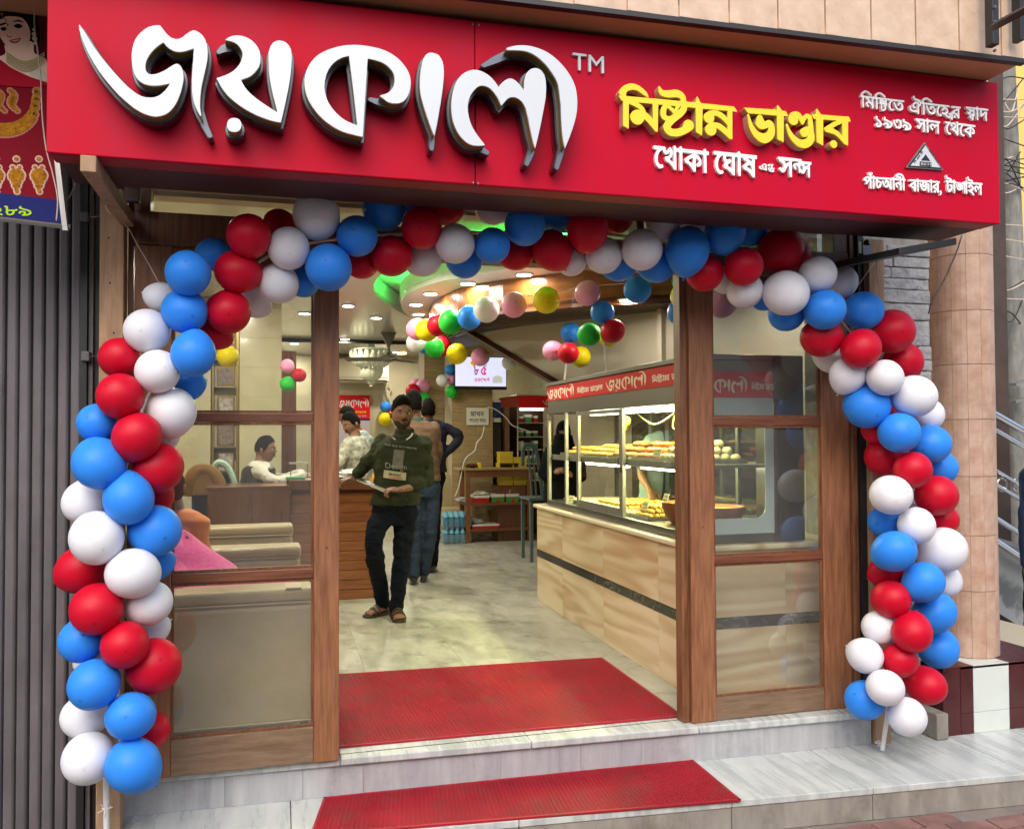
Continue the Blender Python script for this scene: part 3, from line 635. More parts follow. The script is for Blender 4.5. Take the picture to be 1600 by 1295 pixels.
# ceiling: main panel with a crescent opening, lit cove, dropped ring, timber drum and slatted soffit
ZC, ZR, ZD = 2.80, 2.71, 2.42
cres = [onZ(ZC, x, y) for x, y in ((639, 494), (626, 489), (612, 480), (600, 472), (592, 465), (585, 457), (583, 450), (586, 440), (594, 430), (606, 418), (625, 400), (650, 384), (700, 360))]
cres = [(p.x, p.y) for p in catmull(cres, 3)]
ro = [onZ(ZR, x, y) for x, y in ((639, 494), (630, 486), (626.6, 477), (629, 468), (636, 460), (653, 451), (690, 439), (722, 434), (770, 424), (850, 408), (960, 392), (1100, 372))]
ro = [(p.x, p.y) for p in catmull(ro, 3)]
ri = [onZ(ZR, x, y) for x, y in ((673, 512), (670.5, 500), (670.5, 488), (675, 475), (684, 466), (700, 458), (728, 447), (786, 437), (860, 428), (912, 422), (1000, 416), (1110, 410))]
ri = [(p.x, p.y) for p in catmull(ri, 3)]
mc = [(-1.3, 4.1), (-1.3, 15.0), (3.0, 15.0)] + [(ro[0][0] + .3, ro[0][1] + .8)] + cres + [(cres[-1][0], 4.1)]
struct(B().prism([(x, y, ZC) for x, y in mc], (0, 0, .05)).build('main_ceiling', M_ceil, fix=True))
struct(bx('upper_ceiling', mat('upper_plaster', (.75, .75, .72), .6), -1.3, 3.7, 4.1, 15.0, 3.02, 3.05))
M_ring = mat('ring_plaster', (.62, .60, .62), .5)
drum = struct(B().prism([(x, y, ZR) for x, y in ro + ri[::-1]], (0, 0, .045)).build('ceiling_ring', M_ring, fix=True))
def wallstrip(pts, z0, z1, t, name, m, parent=None, **k):
    b = B(); n = len(pts); off = []
    for i in range(n):
        a = Vector(pts[max(i - 1, 0)]); c = Vector(pts[min(i + 1, n - 1)]); d = (c - a).normalized(); off.append(Vector((-d.y, d.x)) * t)
    r = [[(p[0], p[1], z0), (p[0], p[1], z1), (p[0] + o.x, p[1] + o.y, z1), (p[0] + o.x, p[1] + o.y, z0)] for p, o in zip(pts, off)]
    return b.loft(r).build(name, m, parent, **k)
wallstrip(ro, ZR + .046, ZR + .17, -.012, 'ring_upstand', M_ring, drum, fix=True)
wallstrip(cres, ZC + .051, ZC + .20, -.02, 'cove_upstand', M_ring, drum, fix=True)
M_led = mat('green_led', (.03, 1, .09), emit=34)
wallstrip([(x + .035, y - .02) for x, y in ro[3:-2]], ZR + .175, ZR + .187, -.012, 'led_strip', M_led, drum, fix=True)
M_drum = mat('polished_drum_wood', (.24, .09, .025), .2, var=.4, vscale=3, stretch=(1.5, 1.5, 9), coat=.3, col2=(.14, .045, .014))
dr = wallstrip(ri, ZD, ZR - .001, .02, 'timber_drum', M_drum, fix=True); struct(dr)
# ceiling right of the drum, its slatted dark soffit and the plaster stair side beneath
sl_top = [onZ(ZD, x, y) for x, y in ((668, 520), (735, 520), (820, 507), (900, 498), (1035, 484), (1150, 470), (1290, 455))]
M_slat = mat('dark_slat', (.075, .028, .016), .35, var=.3, vscale=6, coat=.2)
sb = struct(B().prism([(x, y, ZD + .03) for x, y in ri[3:] + [(3.69, ri[-1][1]), (3.69, sl_top[-1].y + 1.0), (sl_top[1].x + .3, sl_top[1].y + 1.6), (sl_top[0].x, sl_top[0].y + .6)]], (0, 0, .03)).build('soffit_board', M_black, fix=True))
for k in range(11):
    t = (k + .3) / 11; pts = []
    for q in range(12):
        u = q / 11; a = Vector(ri[3 + int(u * (len(ri) - 5))]); b0 = sl_top[1:]; s_ = u * (len(b0) - 1); i0 = min(int(s_), len(b0) - 2); b1 = b0[i0].lerp(b0[i0 + 1], s_ - i0)
        pts.append(a.lerp(Vector((b1.x, b1.y)), t))
    wallstrip(pts, ZD - .002, ZD + .029, .035, 'soffit_slat', M_slat, sb, fix=True)
# plane of the stair side
a0, a1 = onZ(ZD, 735, 520), onZ(ZD, 1035, 484); dv = (a1 - a0); dv.z = 0; nd = Vector((-dv.y, dv.x, 0)).normalized()
def onP(x, y):
    d = Vector(ray(x, y).tolist()); o = Vector((0, 0, HH)); t = (a0 - o).dot(nd) / d.dot(nd); return o + d * t
M_stair = mat('stair_plaster', (.37, .33, .27), .55, var=.1, vscale=2)
stp = thing('staircase_side', 'beige plaster underside of a staircase above the sweets display case', 'staircase', a0)
B().prism([onP(738, 522), onP(880, 604), onP(900, 700), onP(1290, 700), onP(1290, 455), onP(1035, 486), onP(820, 509)], nd * .08).build('side_panel', M_stair, stp, fix=True)
B().tube([onP(733, 518) - nd * .02, onP(884, 606) - nd * .02], .035, 4).build('sloping_trim', M_slat, stp)
B().obox(onP(1037, 585) - nd * .03, dv.normalized() * .02, nd * .03, (0, 0, .62)).build('corner_trim', M_stair, stp)
# downlights (those in DL are seen lit, the later ones are added for light)
M_bulb = mat('lamp_disc', (1, .96, .86), emit=9)
DL = [(ZC, 544, 477), (ZC, 588, 496), (ZR, 650, 475), (ZR, 673, 458), (ZR, 731, 442), (ZR, 819, 428), (ZR, 654, 490), (ZC, 476, 489), (ZC, 460, 536), (ZC, 452, 549), (ZC, 618, 557), (ZC, 539, 529)]
LBL = ['between the glass door and the chandelier', 'nearest above the ceiling fan', 'on the white ring above the pink balloon', 'on the white ring beside the green cove', 'on the white ring above the garland of coloured balloons', 'at the near end of the white ring', 'on the ring tip just above the pink balloon', 'seen through the left door glass, nearest', 'seen through the left door glass, middle', 'seen through the left door glass, far', 'deep in the shop beyond the fan', 'by the black ceiling line beyond the fan']
def downlight(p, lab, r=.062, e=9.5):
    t = thing('downlight', 'round lit recessed downlight ' + lab, 'light', p, 'recessed ceiling downlights')
    B().lathe([(r, -.012), (r + .012, -.012), (r + .014, -.001)], p, n=24).build('trim_ring', M_white, t)
    B().lathe([(r - .002, -.014), (r - .002, -.0125)], p, n=24).build('lamp', M_bulb, t)
    l = bpy.data.lights.new('lamp', 'AREA'); l.shape = 'DISK'; l.size = .12; l.energy = e; l.color = (1, .91, .72)
    lo_ = bpy.data.objects.new('downlight_beam', l); COL.objects.link(lo_); lo_.location = (0, 0, -.02); lo_.parent = t
for (z, x, y), lb in zip(DL, LBL):
    p = onZ(z, x, y)
    if p.y > 14.6: p = onY(14.2, x, y); p.z = z
    downlight(p, lb, e=5 if z == ZR else 9.5)
for x, y, lb in ((-.5, 5.2, 'added for light over the sofas behind the left door'), (.8, 7.0, 'added for light over the slatted desk'), (-.4, 7.6, 'added for light over the cash desk')):  # added lamps, unseen fittings that brighten the front of the shop
    downlight(Vector((x, y, ZC)), lb, e=19 if x < 0 else 10)
for x, y, lb in ((2.6, 6.1, 'added for light over the display case'), (3.2, 5.2, 'added for light over the near end of the display case')):  # more added lamps, put in the soffit to light the case
    downlight(Vector((x, y, ZD + .028)), lb, e=5)
# building above: canopy slab, its soffit, tiled fascia
M_soff = mat('canopy_soffit', (.50, .25, .13), .6, var=.15, vscale=3)
up = thing('upper_storey', 'tan tiled upper storey overhanging the red signboard', 'building', (1, 2.85, 2.94))
e0, e1 = onZ(2.94, 600, -20), onZ(2.94, 1598, 99)
e0 = Vector((-3, e1.y + (e0.y - e1.y) / (e0.x - e1.x) * (-3 - e1.x), 2.94))
B().prism([(e0.x, e0.y, 2.942), (e1.x, e1.y, 2.942), (e1.x, 4.0, 2.942), (e0.x, 4.0, 2.942)], (0, 0, .06)).build('soffit', M_soff, up)
B().prism([(e0.x, e0.y - .012, 2.936), (e1.x + .01, e1.y - .012, 2.936), (e1.x + .01, e1.y + .02, 2.936), (e0.x, e0.y + .02, 2.936)], (0, 0, .018)).build('drip_edge', M_black, up)
B().prism([(e0.x, e0.y + .012, 3.003), (e1.x, e1.y + .012, 3.003), (e1.x, 15.2, 3.06), (e0.x, 15.2, 3.06)], (0, 0, 3.2)).build('wall', M_grout, up)
tx = [onY(e1.y, x, 70).x for x in (1600, 1564, 1494, 1429, 1362, 1295)]; tx = tx[1:]; pit = (tx[0] - tx[-1]) / 4
for row in range(2):
    for i in range(11):
        x1 = tx[0] + .001 - i * pit + (pit if i == 0 else 0) * 0; x0 = x1 - pit + .003
        yy = e1.y + (e0.y - e1.y) / (e0.x - e1.x) * ((x0 + x1) / 2 - e1.x)
        bx('facade_tile', M_tan, x0, x1, yy - .004, yy + .011, 2.958 + row * .502, 3.456 + row * .502, up, bev=.0015)
    bx('facade_tile', M_tan, tx[0] + .004, e1.x, e1.y - .004, e1.y + .011, 2.958 + row * .502, 3.456 + row * .502, up, bev=.0015)
# sign fixing frame above right, steel angle bars
an = thing('angle_steelwork', 'dark bolted steel angle work on tan tiles above signboard corner', 'steelwork', (2.9, 2.7, 3.0))
p0, p1 = onY(2.75, 1553, 92), onY(2.75, 1553, -20)
B().obox(((p0.x + p1.x) / 2, 2.76, 3.2), (.016, 0, 0), (0, .02, 0), (0, 0, .24)).build('upright', M_black, an, bev=.002)
p2, p3 = onY(2.7, 1553, 42), onY(2.3, 1640, -5)
B().tube([p2, p3], .017, 4).build('arm', M_black, an)
p4 = onY(2.75, 1598, 60); B().obox((p4.x, 2.77, 3.25), (.012, 0, 0), (0, .02, 0), (0, 0, .25)).build('upright', M_black, an)
for y in (12, 35, 80): B().lathe([(.006, 0), (.006, .008)], onY(2.738, 1553, y), (0, -1, 0), 6).build('bolt', M_rim, an)
# opposite side of the street (reflected in the door glass)
ob = thing('opposite_building', 'grey plastered building across the street with dark shuttered windows', 'building', (2, -5.5, ZS))
M_opp = mat('weathered_plaster', (.42, .40, .36), .85, var=.3, vscale=1.5, dirt=.5)
bx('wall', M_opp, -12, 16, -9, -5.5, ZS, 4.2, ob)
for i in range(7):
    for z0 in (0,): 
        wv = bx('window', M_black, -10.6 + i * 3.8, -8.8 + i * 3.8, -5.53, -5.44, z0 + .4 - (.7 if z0 == 0 else 0), z0 + 2.1, ob); bx('sill', M_opp, -10.7 + i * 3.8, -8.7 + i * 3.8, -5.45, -5.3, z0 + .3 - (.55 if z0 == 0 else 0), z0 + .38 - (.55 if z0 == 0 else 0), wv)
# ---------------------------------------------------------------- door frame and two glazed leaves
DY = 3.78
df = thing('door_frame', 'brown timber door frame with a glazed transom above the leaves', 'door frame', (1.1, DY, 0))
bx('jamb', M_wood, 2.842, 2.875, DY - .02, DY + .12, 0.001, 2.47, df, bev=.003)
bx('jamb', M_wood, -.60, -.579, DY - .01, DY + .12, -.03, 2.47, df, bev=.003)
bx('head', M_wood, -.578, 2.841, DY - .012, DY + .10, 2.20, 2.335, df, bev=.004)
bx('transom_rail', M_wood, -.578, 2.841, DY - .012, DY + .10, 2.452, 2.50, df, bev=.004)
for x0, x1 in ((-.578, -.515), (.56, .60), (1.66, 1.70), (2.755, 2.841)): bx('transom_post', M_wood, x0, x1, DY - .008, DY + .09, 2.336, 2.451, df, bev=.002)
for x0, x1 in ((-.514, .559), (.601, 1.659), (1.701, 2.754)): bx('transom_pane', M_glass, x0, x1, DY + .04, DY + .044, 2.337, 2.450, df)
def leaf(label, x0, x1, xa, xb, rails, ft, fw):
    t = thing('glazed_door', label, 'door', ((x0 + x1) / 2, DY, 0))
    Y0, Y1 = DY, DY + .045
    bx('stile', M_wood2, x0, xa, Y0, Y1, .002, 2.199, t, bev=.004); bx('stile', M_wood2, xb, x1, Y0, Y1, .002, 2.199, t, bev=.004)
    bx('bottom_rail', M_wornh, xa, xb, Y0 + .004, Y1 - .004, .003, ft, t, bev=.004)
    prev = ft
    for k, (za, zb) in enumerate(rails + [(2.13, 2.198)]):
        bx('rail', M_woodh, xa, xb, Y0 + .004, Y1 - .004, za, zb, t, bev=.005)
        pn = bx('pane', M_glass, xa + .001, xb - .001, DY + .022, DY + .026, prev + .001, za - .001, t)
        for a, b, c, d in ((xa + .001, xa + .011, prev + .001, za - .001), (xb - .011, xb - .001, prev + .001, za - .001), (xa + .0115, xb - .0115, prev + .001, prev + .011), (xa + .0115, xb - .0115, za - .011, za - .001)):
            bx('glazing_bead', M_wood, a, b, DY + .012, DY + .0215, c, d, pn)
        prev = zb
    return t
LD = leaf('left glazed timber door leaf with worn lower rail before the tan sofa', -.575, .253, -.43, .145, [(.79, .835), (1.462, 1.502)], .155, 0)
RD = leaf('right glazed timber door leaf in front of the sweets display case', 1.935, 2.84, 2.063, 2.677, [(.762, .802), (1.444, 1.486)], .115, 0)
bx('meeting_edge', M_wood, 1.895, 1.933, DY + .02, DY + .09, .002, 2.199, RD, bev=.003)
for t, x, z in ((LD, .20, .92), (LD, .20, 1.52), (RD, 2.0, .95)): B().lathe([(.006, 0), (.005, .003)], (x, DY, z), (0, -1, 0), 10).build('screw_cap', M_wood, t)
# outer posts, padlocks, strings
t = thing('left_timber_post', 'rough pale timber post with nail marks left of the glass doors', 'post', (-.635, 3.75, ZL))
bx('post_shaft', M_post, -.694, -.604, 3.70, 3.79, ZL, 2.40, t, bev=.004)
for z, x in ((2.02, -.655), (1.82, -.64), (1.28, -.68), (1.6, -.62), (2.2, -.66)): B().lathe([(.004, 0), (.003, .004)], (x, 3.70, z), (0, -1, 0), 8).build('nail', M_black, t)
t = thing('right_timber_post', 'rough timber post between right glass door and grey stone wall', 'post', (2.95, 3.75, ZL))
bx('post_shaft', M_post, 2.912, 3.004, 3.70, 3.79, ZL, 2.40, t, bev=.004)
bx('gap_channel', M_black, 2.877, 2.91, 3.74, 3.79, ZL, 2.47, t)
def padlock(name, label, px, py, w, h, m):
    p = onY(3.68, px, py); k = pxm(3.68, px, py); w *= k; h *= k
    t = thing(name, label, 'padlock', p)
    B().box(p.x - w / 2, p.x + w / 2, p.y - .012, p.y + .012, p.z - h / 2, p.z + h / 2).build('body', m, t, bev=.004)
    r = w * .32; B().tube([(p.x - r, p.y, p.z + h / 2 - .004), (p.x - r, p.y, p.z + h * .8)] + [(p.x - r * math.cos(a), p.y, p.z + h * .8 + r * math.sin(a)) for a in np.linspace(.3, 2.84, 7)] + [(p.x + r, p.y, p.z + h * .8), (p.x + r, p.y, p.z + h / 2 - .004)], .0045, 8).build('shackle', M_steel, t, smooth=True)
    bx('face_plate', M_rim, p.x - w * .42, p.x + w * .42, p.y - .0135, p.y - .012, p.z - h * .42, p.z - h * .30, t)
padlock('padlock', 'big brown steel padlock hanging at the top of the left post', 207, 305, 24, 26, mat('brown_lock', (.09, .05, .04), .4, metal=.5))
padlock('padlock', 'small padlock with a pale green tag under the sign right end', 1353, 392, 16, 14, M_rim)
g = onY(3.66, 1343, 387); o = bpy.data.objects.new; bx('lock_tag', mat('green_tag', (.45, .62, .30), .4), g.x - .008, g.x + .008, 3.655, 3.658, g.z - .03, g.z + .03, bpy.data.objects['padlock.001'])
def cord(name, label, pts, r, m, Yv=3.66, cat='string', **k):
    P = catmull([onY(y2, x, y) if True else 0 for x, y, y2 in [(p + (Yv,))[:3] for p in pts]], 6)
    return B().tube(P, r, 6).build(name, m, None, smooth=True, label=label, cat=cat, loc=P[0], **k)
cord('string', 'thin looped string from left post down to the balloon arch', [(172, 335), (165, 322), (170, 309), (178, 310), (184, 325), (196, 350), (204, 362), (216, 385), (232, 412), (246, 438), (252, 445)], .0022, M_string)
cord('string', 'thin string from right post slanting to the white arch balloons', [(1384, 386), (1366, 410), (1345, 440), (1334, 452)], .002, M_string)
cord('string', 'short string hanging loose on the right post under the sign', [(1384, 386), (1374, 400), (1372, 425), (1374, 445)], .0018, M_string, 3.69)
# steel shutter folded to the left
M_shut = mat('shutter_steel', (.16, .145, .16), .55, metal=.2, var=.45, vscale=5, stretch=(1, 1, .3), bump=.25, bscale=25, dirt=.4)
sh = thing('folding_shutter', 'dark purplish steel folding shutter gathered beside the shop', 'shutter', (-.95, 3.9, ZS))
s0 = None
for i in range(13):
    x = -.815 - i * .0475
    if s0 is None:
        b = B(); pr = [(-.0225, .016), (-.021, -.006), (-.014, -.011), (.010, -.011), (.018, -.006), (.0225, .006), (.0235, .03), (-.0225, .03)]
        b.prism([(px_, py_, 0) for px_, py_ in pr], (0, 0, 3.1)); s0 = b.build('slat', M_shut, sh, loc=(0, 0, 0), bev=.002)
        s0.location = Vector((x, 3.9, ZS)) - wloc(sh)
    else: o = s0.copy(); COL.objects.link(o); o.location = Vector((x, 3.9 + rnd.uniform(-.004, .004), ZS)) - wloc(sh)
bx('backing', M_black, -1.6, -.79, 3.935, 3.96, ZS, 2.8, sh)
bx('guide_channel', M_black, -.788, -.762, 3.82, 3.93, ZS, 2.8, sh); bx('guide_channel', M_shut, -.760, -.742, 3.84, 3.93, ZS, 2.8, sh, bev=.002)
bx('guide_channel', M_black, -.740, -.698, 3.86, 3.93, ZS, 2.8, sh)
for x, y in ((135, 343), (137, 558)):
    p = onY(3.85, x, y); bx('lock_lug', M_shut, p.x - .016, p.x + .016, 3.80, 3.86, p.z - .02, p.z + .02, sh, bev=.004)
    B().tube([p + Vector((0, -.03, 0)), p + Vector((.05, -.06, .0)), p + Vector((.085, -.05, .012))], .003, 6).build('wire_loop', M_steel, sh)
bx('lower_jamb', M_post, -.694, -.60, 3.80, 3.87, ZS, ZL - .002, bpy.data.objects['left_timber_post'])
# balloon arch poles
p = onZ(ZL, 180, 1281); q = onY(p.y - .05, 178, 1190)
M_pole = mat('white_plastic_pole', (.72, .72, .72), .3)
o = B().tube([(p.x, 3.66, ZL), (p.x, 3.63, .2)], .011, 10).build('white_pole', M_pole, None, smooth='auto', label='white plastic pole under the left foot of the balloon arch', cat='pole', loc=(p.x, 3.66, ZL))
o = B().tube([(2.885, 3.62, ZL + .005), (2.93, 3.60, .16)], .011, 10).build('white_pole', M_pole, None, smooth='auto', label='slanting white plastic pole at the right foot of the balloon arch', cat='pole', loc=(2.885, 3.62, ZL))
for x, z in ((p.x, ZL + .13), (2.89, ZL + .03)):
    b = B()
    for a in (.3, 1.2, 2.2, 3.4, 4.5): b.tube([(x, 3.645, z), (x + .028 * math.cos(a), 3.63, z + .028 * math.sin(a))], .002, 5)
    b.tube([(x + .015 * math.cos(a), 3.655 + .015 * math.sin(a), z) for a in np.linspace(0, 6.1, 10)], .003, 5)
    b.build('tied_string', M_pole, None, label='white knotted tie round the ' + ('left' if x < 0 else 'right') + ' foot pole of the balloon arch', cat='string', loc=(x, 3.64, z))
# red rubber mats: honeycomb of small oval holes
M_mat = mat('red_mat', (.40, .006, .024), .6, var=.35, vscale=3, bump=.2, dirt=.55)
def gridmat(label, c, z, nx, ny):
    c = [Vector(p) for p in c]; b = B(); t = .009
    def at(u, v): return (c[0].lerp(c[1], u)).lerp(c[3].lerp(c[2], u), v)
    # rows of zig-zag cords with straight rims: open grid
    for j in range(ny):
        v0, v1 = (j + .08) / ny, (j + .92) / ny; pts = []; pts2 = []
        for i in range(nx + 1):
            u = i / nx; vv = v0 if (i % 2) else v1
            a = at(u, vv); pts.append((a.x, a.y, z + t)); 
        base = len(b.v)
        wv_ = .22 / ny
        for i in range(nx + 1):
            u = i / nx; vv = v0 if (i % 2) else v1
            for dv_ in (-wv_, wv_): a = at(u, min(max(vv + dv_, 0), 1)); b.v.append((a.x, a.y, z + t))
        for i in range(nx): b.f.append((base + 2 * i, base + 2 * i + 2, base + 2 * i + 3, base + 2 * i + 1)); b.mi.append(0)
    o = b.build('cord_grid', M_mat, None); return o
def redmat(label, c, z, nx, ny):
    t = thing('red_mat', label, 'mat', (sum(p[0] for p in c) / 4, sum(p[1] for p in c) / 4, z))
    o = gridmat(label, c, z, nx, ny); me = o.data; 
    v, _ = mesh_arrays(me); w0 = wloc(t); me.vertices.foreach_set('co', (v - np.array(w0)).ravel()); o.parent = t; o['kind'] = 'stuff'
    sol = o.modifiers.new('s', 'SOLIDIFY'); sol.thickness = .006; sol.offset = -1
    B().prism([(p[0], p[1], z + .0005) for p in c], (0, 0, .0025)).build('backing', M_matb, t)
    cc = [Vector((p[0], p[1], z)) for p in c]
    for a, b_ in zip(cc, cc[1:] + cc[:1]):
        d = (b_ - a).normalized(); n = Vector((-d.y, d.x, 0)); B().prism([a, b_, b_ + n * .012, a + n * .012], (0, 0, .0095)).build('edge_strip', M_mat, t)
M_matb = mat('red_mat_back', (.28, .006, .012), .7, var=.3, vscale=4)
redmat('wide red openwork rubber mat on the shop floor inside the doorway', [(.20, 3.93), (1.94, 3.885), (1.955, 5.03), (.10, 5.13)], 0, 190, 60)
redmat('long red openwork rubber mat on the marble step in front of the doorway', [(.12, 3.47), (1.913, 3.297), (1.925, 3.765), (.19, 3.815)], ZL, 190, 26)
# jewellery shop advertising board, far left
jy = 3.42; jb = thing('jewellery_poster', 'maroon jewellery advertising board with a smiling bride and gold necklaces', 'poster', onY(jy, 40, 300))
J = lambda x, y, o=0: Vector(tuple(onY(jy, x, y))) - Vector((0, o, 0))
def flat(name, pts, m, lay=1, smooth=0):
    P = [J(x, y) for x, y in pts]; P = catmull(P, 4, True) if smooth else P
    return B().prism([p - Vector((0, .0010 * lay, 0)) for p in P], (0, -.0008, 0)).build(name, m, jb, fix=True)
flat('board', [(-80, -60), (76, -60), (103, 352), (-80, 330)], mat('poster_maroon', (.20, .008, .018), .8, spec=.08), 0)
M_bd = mat('poster_blue', (.02, .025, .14), .8, spec=.08); flat('blue_strip', [(-80, 292), (93, 313), (101, 350), (-80, 329)], M_bd, 1)
flat('portrait_ground', [(-80, -60), (75, -60), (80, 132), (-80, 112)], mat('poster_dark_red', (.11, .01, .018), .8, spec=.08), 1)
M_pskin = mat('print_skin', (.95, .70, .55), .8, spec=.08); M_phair = mat('print_hair', (.012, .008, .008), .8, spec=.08); M_pgold = mat('print_gold', (.50, .22, .015), .7, spec=.1, var=.7, vscale=90, col2=(.20, .07, .005)); M_pglow = mat('print_glow', (.55, .22, .16), .8, spec=.08)
M_psari = mat('print_sari', (.42, .012, .03), .8, spec=.08); M_plip = mat('print_lip', (.45, .07, .07), .8, spec=.08); M_ppale = mat('print_pale', (.66, .62, .50), .8, spec=.08)
flat('hair_print', [(-20, 30), (-10, -2), (20, -14), (46, 2), (58, 30), (62, 62), (54, 78), (44, 60), (30, 30), (4, 26)], M_phair, 2, 1)
flat('neck_print', [(10, 70), (50, 66), (54, 84), (72, 94), (70, 128), (-30, 128), (-20, 96), (8, 86)], M_pskin, 3, 1)
flat('sari_print', [(-40, 92), (-5, 92), (20, 108), (50, 122), (76, 132), (40, 137), (-40, 126)], M_psari, 4, 1)
flat('blouse_print', [(54, 108), (74, 116), (78, 130), (60, 126), (46, 116)], M_ppale, 4, 1)
flat('face_print', [(-6, 28), (8, 22), (30, 26), (44, 40), (48, 58), (42, 76), (30, 82), (18, 80), (8, 70), (-2, 52)], M_pskin, 5, 1)
flat('hairline_print', [(-8, 30), (2, 20), (30, 20), (46, 38), (51, 60), (48, 44), (36, 30), (12, 27), (2, 32)], M_phair, 6, 1)
for a in ([(1, 46), (8, 44), (11, 47), (6, 50)], [(22, 42), (30, 39), (36, 43), (29, 46)]): flat('eye_print', a, M_phair, 6, 1)
for a in ([(0, 40), (9, 37), (11, 38.5), (2, 42)], [(20, 36), (30, 33), (38, 37), (30, 35.5)]): flat('brow_print', a, M_phair, 6, 1)
flat('nose_print', [(12, 56), (15, 59), (20, 58), (17, 60.5), (12, 59)], M_plip, 6, 1); flat('mouth_print', [(15, 65), (22, 63), (33, 61), (29, 68), (20, 69)], M_plip, 6, 1); flat('teeth_print', [(18, 65.5), (25, 64.5), (31, 63), (26, 66.5)], M_ppale, 7, 1)
flat('bindi_print', [(12, 39), (14, 39), (14, 42), (12, 42)], M_plip, 7)
def dots(name, P, r, m, lay):
    b = B()
    for x, y, rr in P:
        c = J(x, y) - Vector((0, .001 * lay, 0)); k = pxm(jy, 40, 100) * rr; b.lathe([(k, 0), (k * .6, .0006)], c, (0, -1, 0), 8)
    return b.build(name, m, jb, kind='stuff')
nk = [(x, 84 + 14 * math.sin((x - 12) / 58 * math.pi) + k * 3.6, 1.7) for k in range(5) for x in range(12, 72, 3)]; dots('necklace_print', nk, 1, mat('print_gold_pale', (.50, .44, .22), .8, spec=.08), 7)
dots('earring_print', [(54, 48, 3), (54, 55, 4), (55, 62, 4.5), (56, 69, 3)], 1, M_ppale, 7); dots('head_jewel_print', [(-2, 18, 3), (4, 24, 2.5), (6, 30, 2), (10, 33, 1.6)], 1, M_pgold, 7)
U_ = []
for k in range(60):
    a = math.pi * (k / 59) * 1.02; U_.append((8 + 50 * math.cos(a), 158 + 44 * math.sin(a) + (8 if k % 2 else 0) - (26 if k < 8 else 0) * (1 - k / 8), 5.2))
dots('gold_glow_print', [(x, y, r * 1.5) for x, y, r in U_], 1, M_pglow, 2); dots('gold_necklace_print', U_ + [(8 + 44 * math.cos(math.pi * k / 40), 158 + 38 * math.sin(math.pi * k / 40), 3.4) for k in range(41)], 1, M_pgold, 4)
for cx_, cy_, s in ((22, 160, 1), (2, 160, .9)): 
    e = [(cx_ - 6 + 9 * t + 4 * math.sin(7 * t), cy_ - 18 + 32 * t, 6.5 * s * (1 - abs(t - .5))) for t in np.linspace(0, 1, 9)]
    dots('earring_glow_print', [(x, y, r + 2.5) for x, y, r in e], 1, M_pglow, 2); dots('gold_earring_print', e, 1, M_pgold, 4)
for cx_ in (26, 61, -6):
    e = [(cx_, 249, 4), (cx_ - 6, 262, 3), (cx_ + 5, 262, 3)] + [(cx_ + 9 * math.cos(a), 275 + 8 * math.sin(a), 4) for a in np.linspace(0, 6, 12)] + [(cx_ + dx, 285 + dy, 3.5) for dx, dy in ((-5, 0), (5, 0), (0, 4), (-3, 6), (3, 6), (0, 11), (1, 15))] + [(cx_, 275, 6)]
    dots('earring_glow_print', [(x, y, r + 2.6) for x, y, r in e], 1, mat('print_white_glow', (.62, .42, .36), .8, spec=.08), 2); dots('gold_earring_print', e, 1, M_pgold, 4)
M_pnum = mat('print_number', (.38, .62, .03), .8, spec=.08)
a, b_ = J(-14, 336), J(50, 338); put_text('phone_digits', '২৮৯', M_pnum, (a.x, jy - .003, a.z), (b_.x, jy - .003, b_.z), .040, jb, depth=.0006, bold=.012)
B().obox((J(96, 302) + Vector((0, -.004, 0))), (.010, 0, 0), (0, .008, 0), (-.016, 0, .14)).build('frame_side', M_alu, jb, bev=.002)
B().tube([J(-80, 333, -.0), J(110, 355, .0)], .009, 4).build('frame_bottom', M_alu, jb)
cord('loose_wire', 'grey cable dangling from the jewellery board onto the shutter', [(122, 248), (121, 275), (113, 300), (100, 318), (90, 340)], .0035, M_alu, 3.55, cat='cable')
cord('loose_wire', 'thin pale cable hanging down over the bride poster', [(55, -10), (54, 40), (60, 90), (64, 130), (66, 180), (72, 232), (82, 270), (90, 310), (88, 345)], .0025, M_string, 3.36, cat='cable')
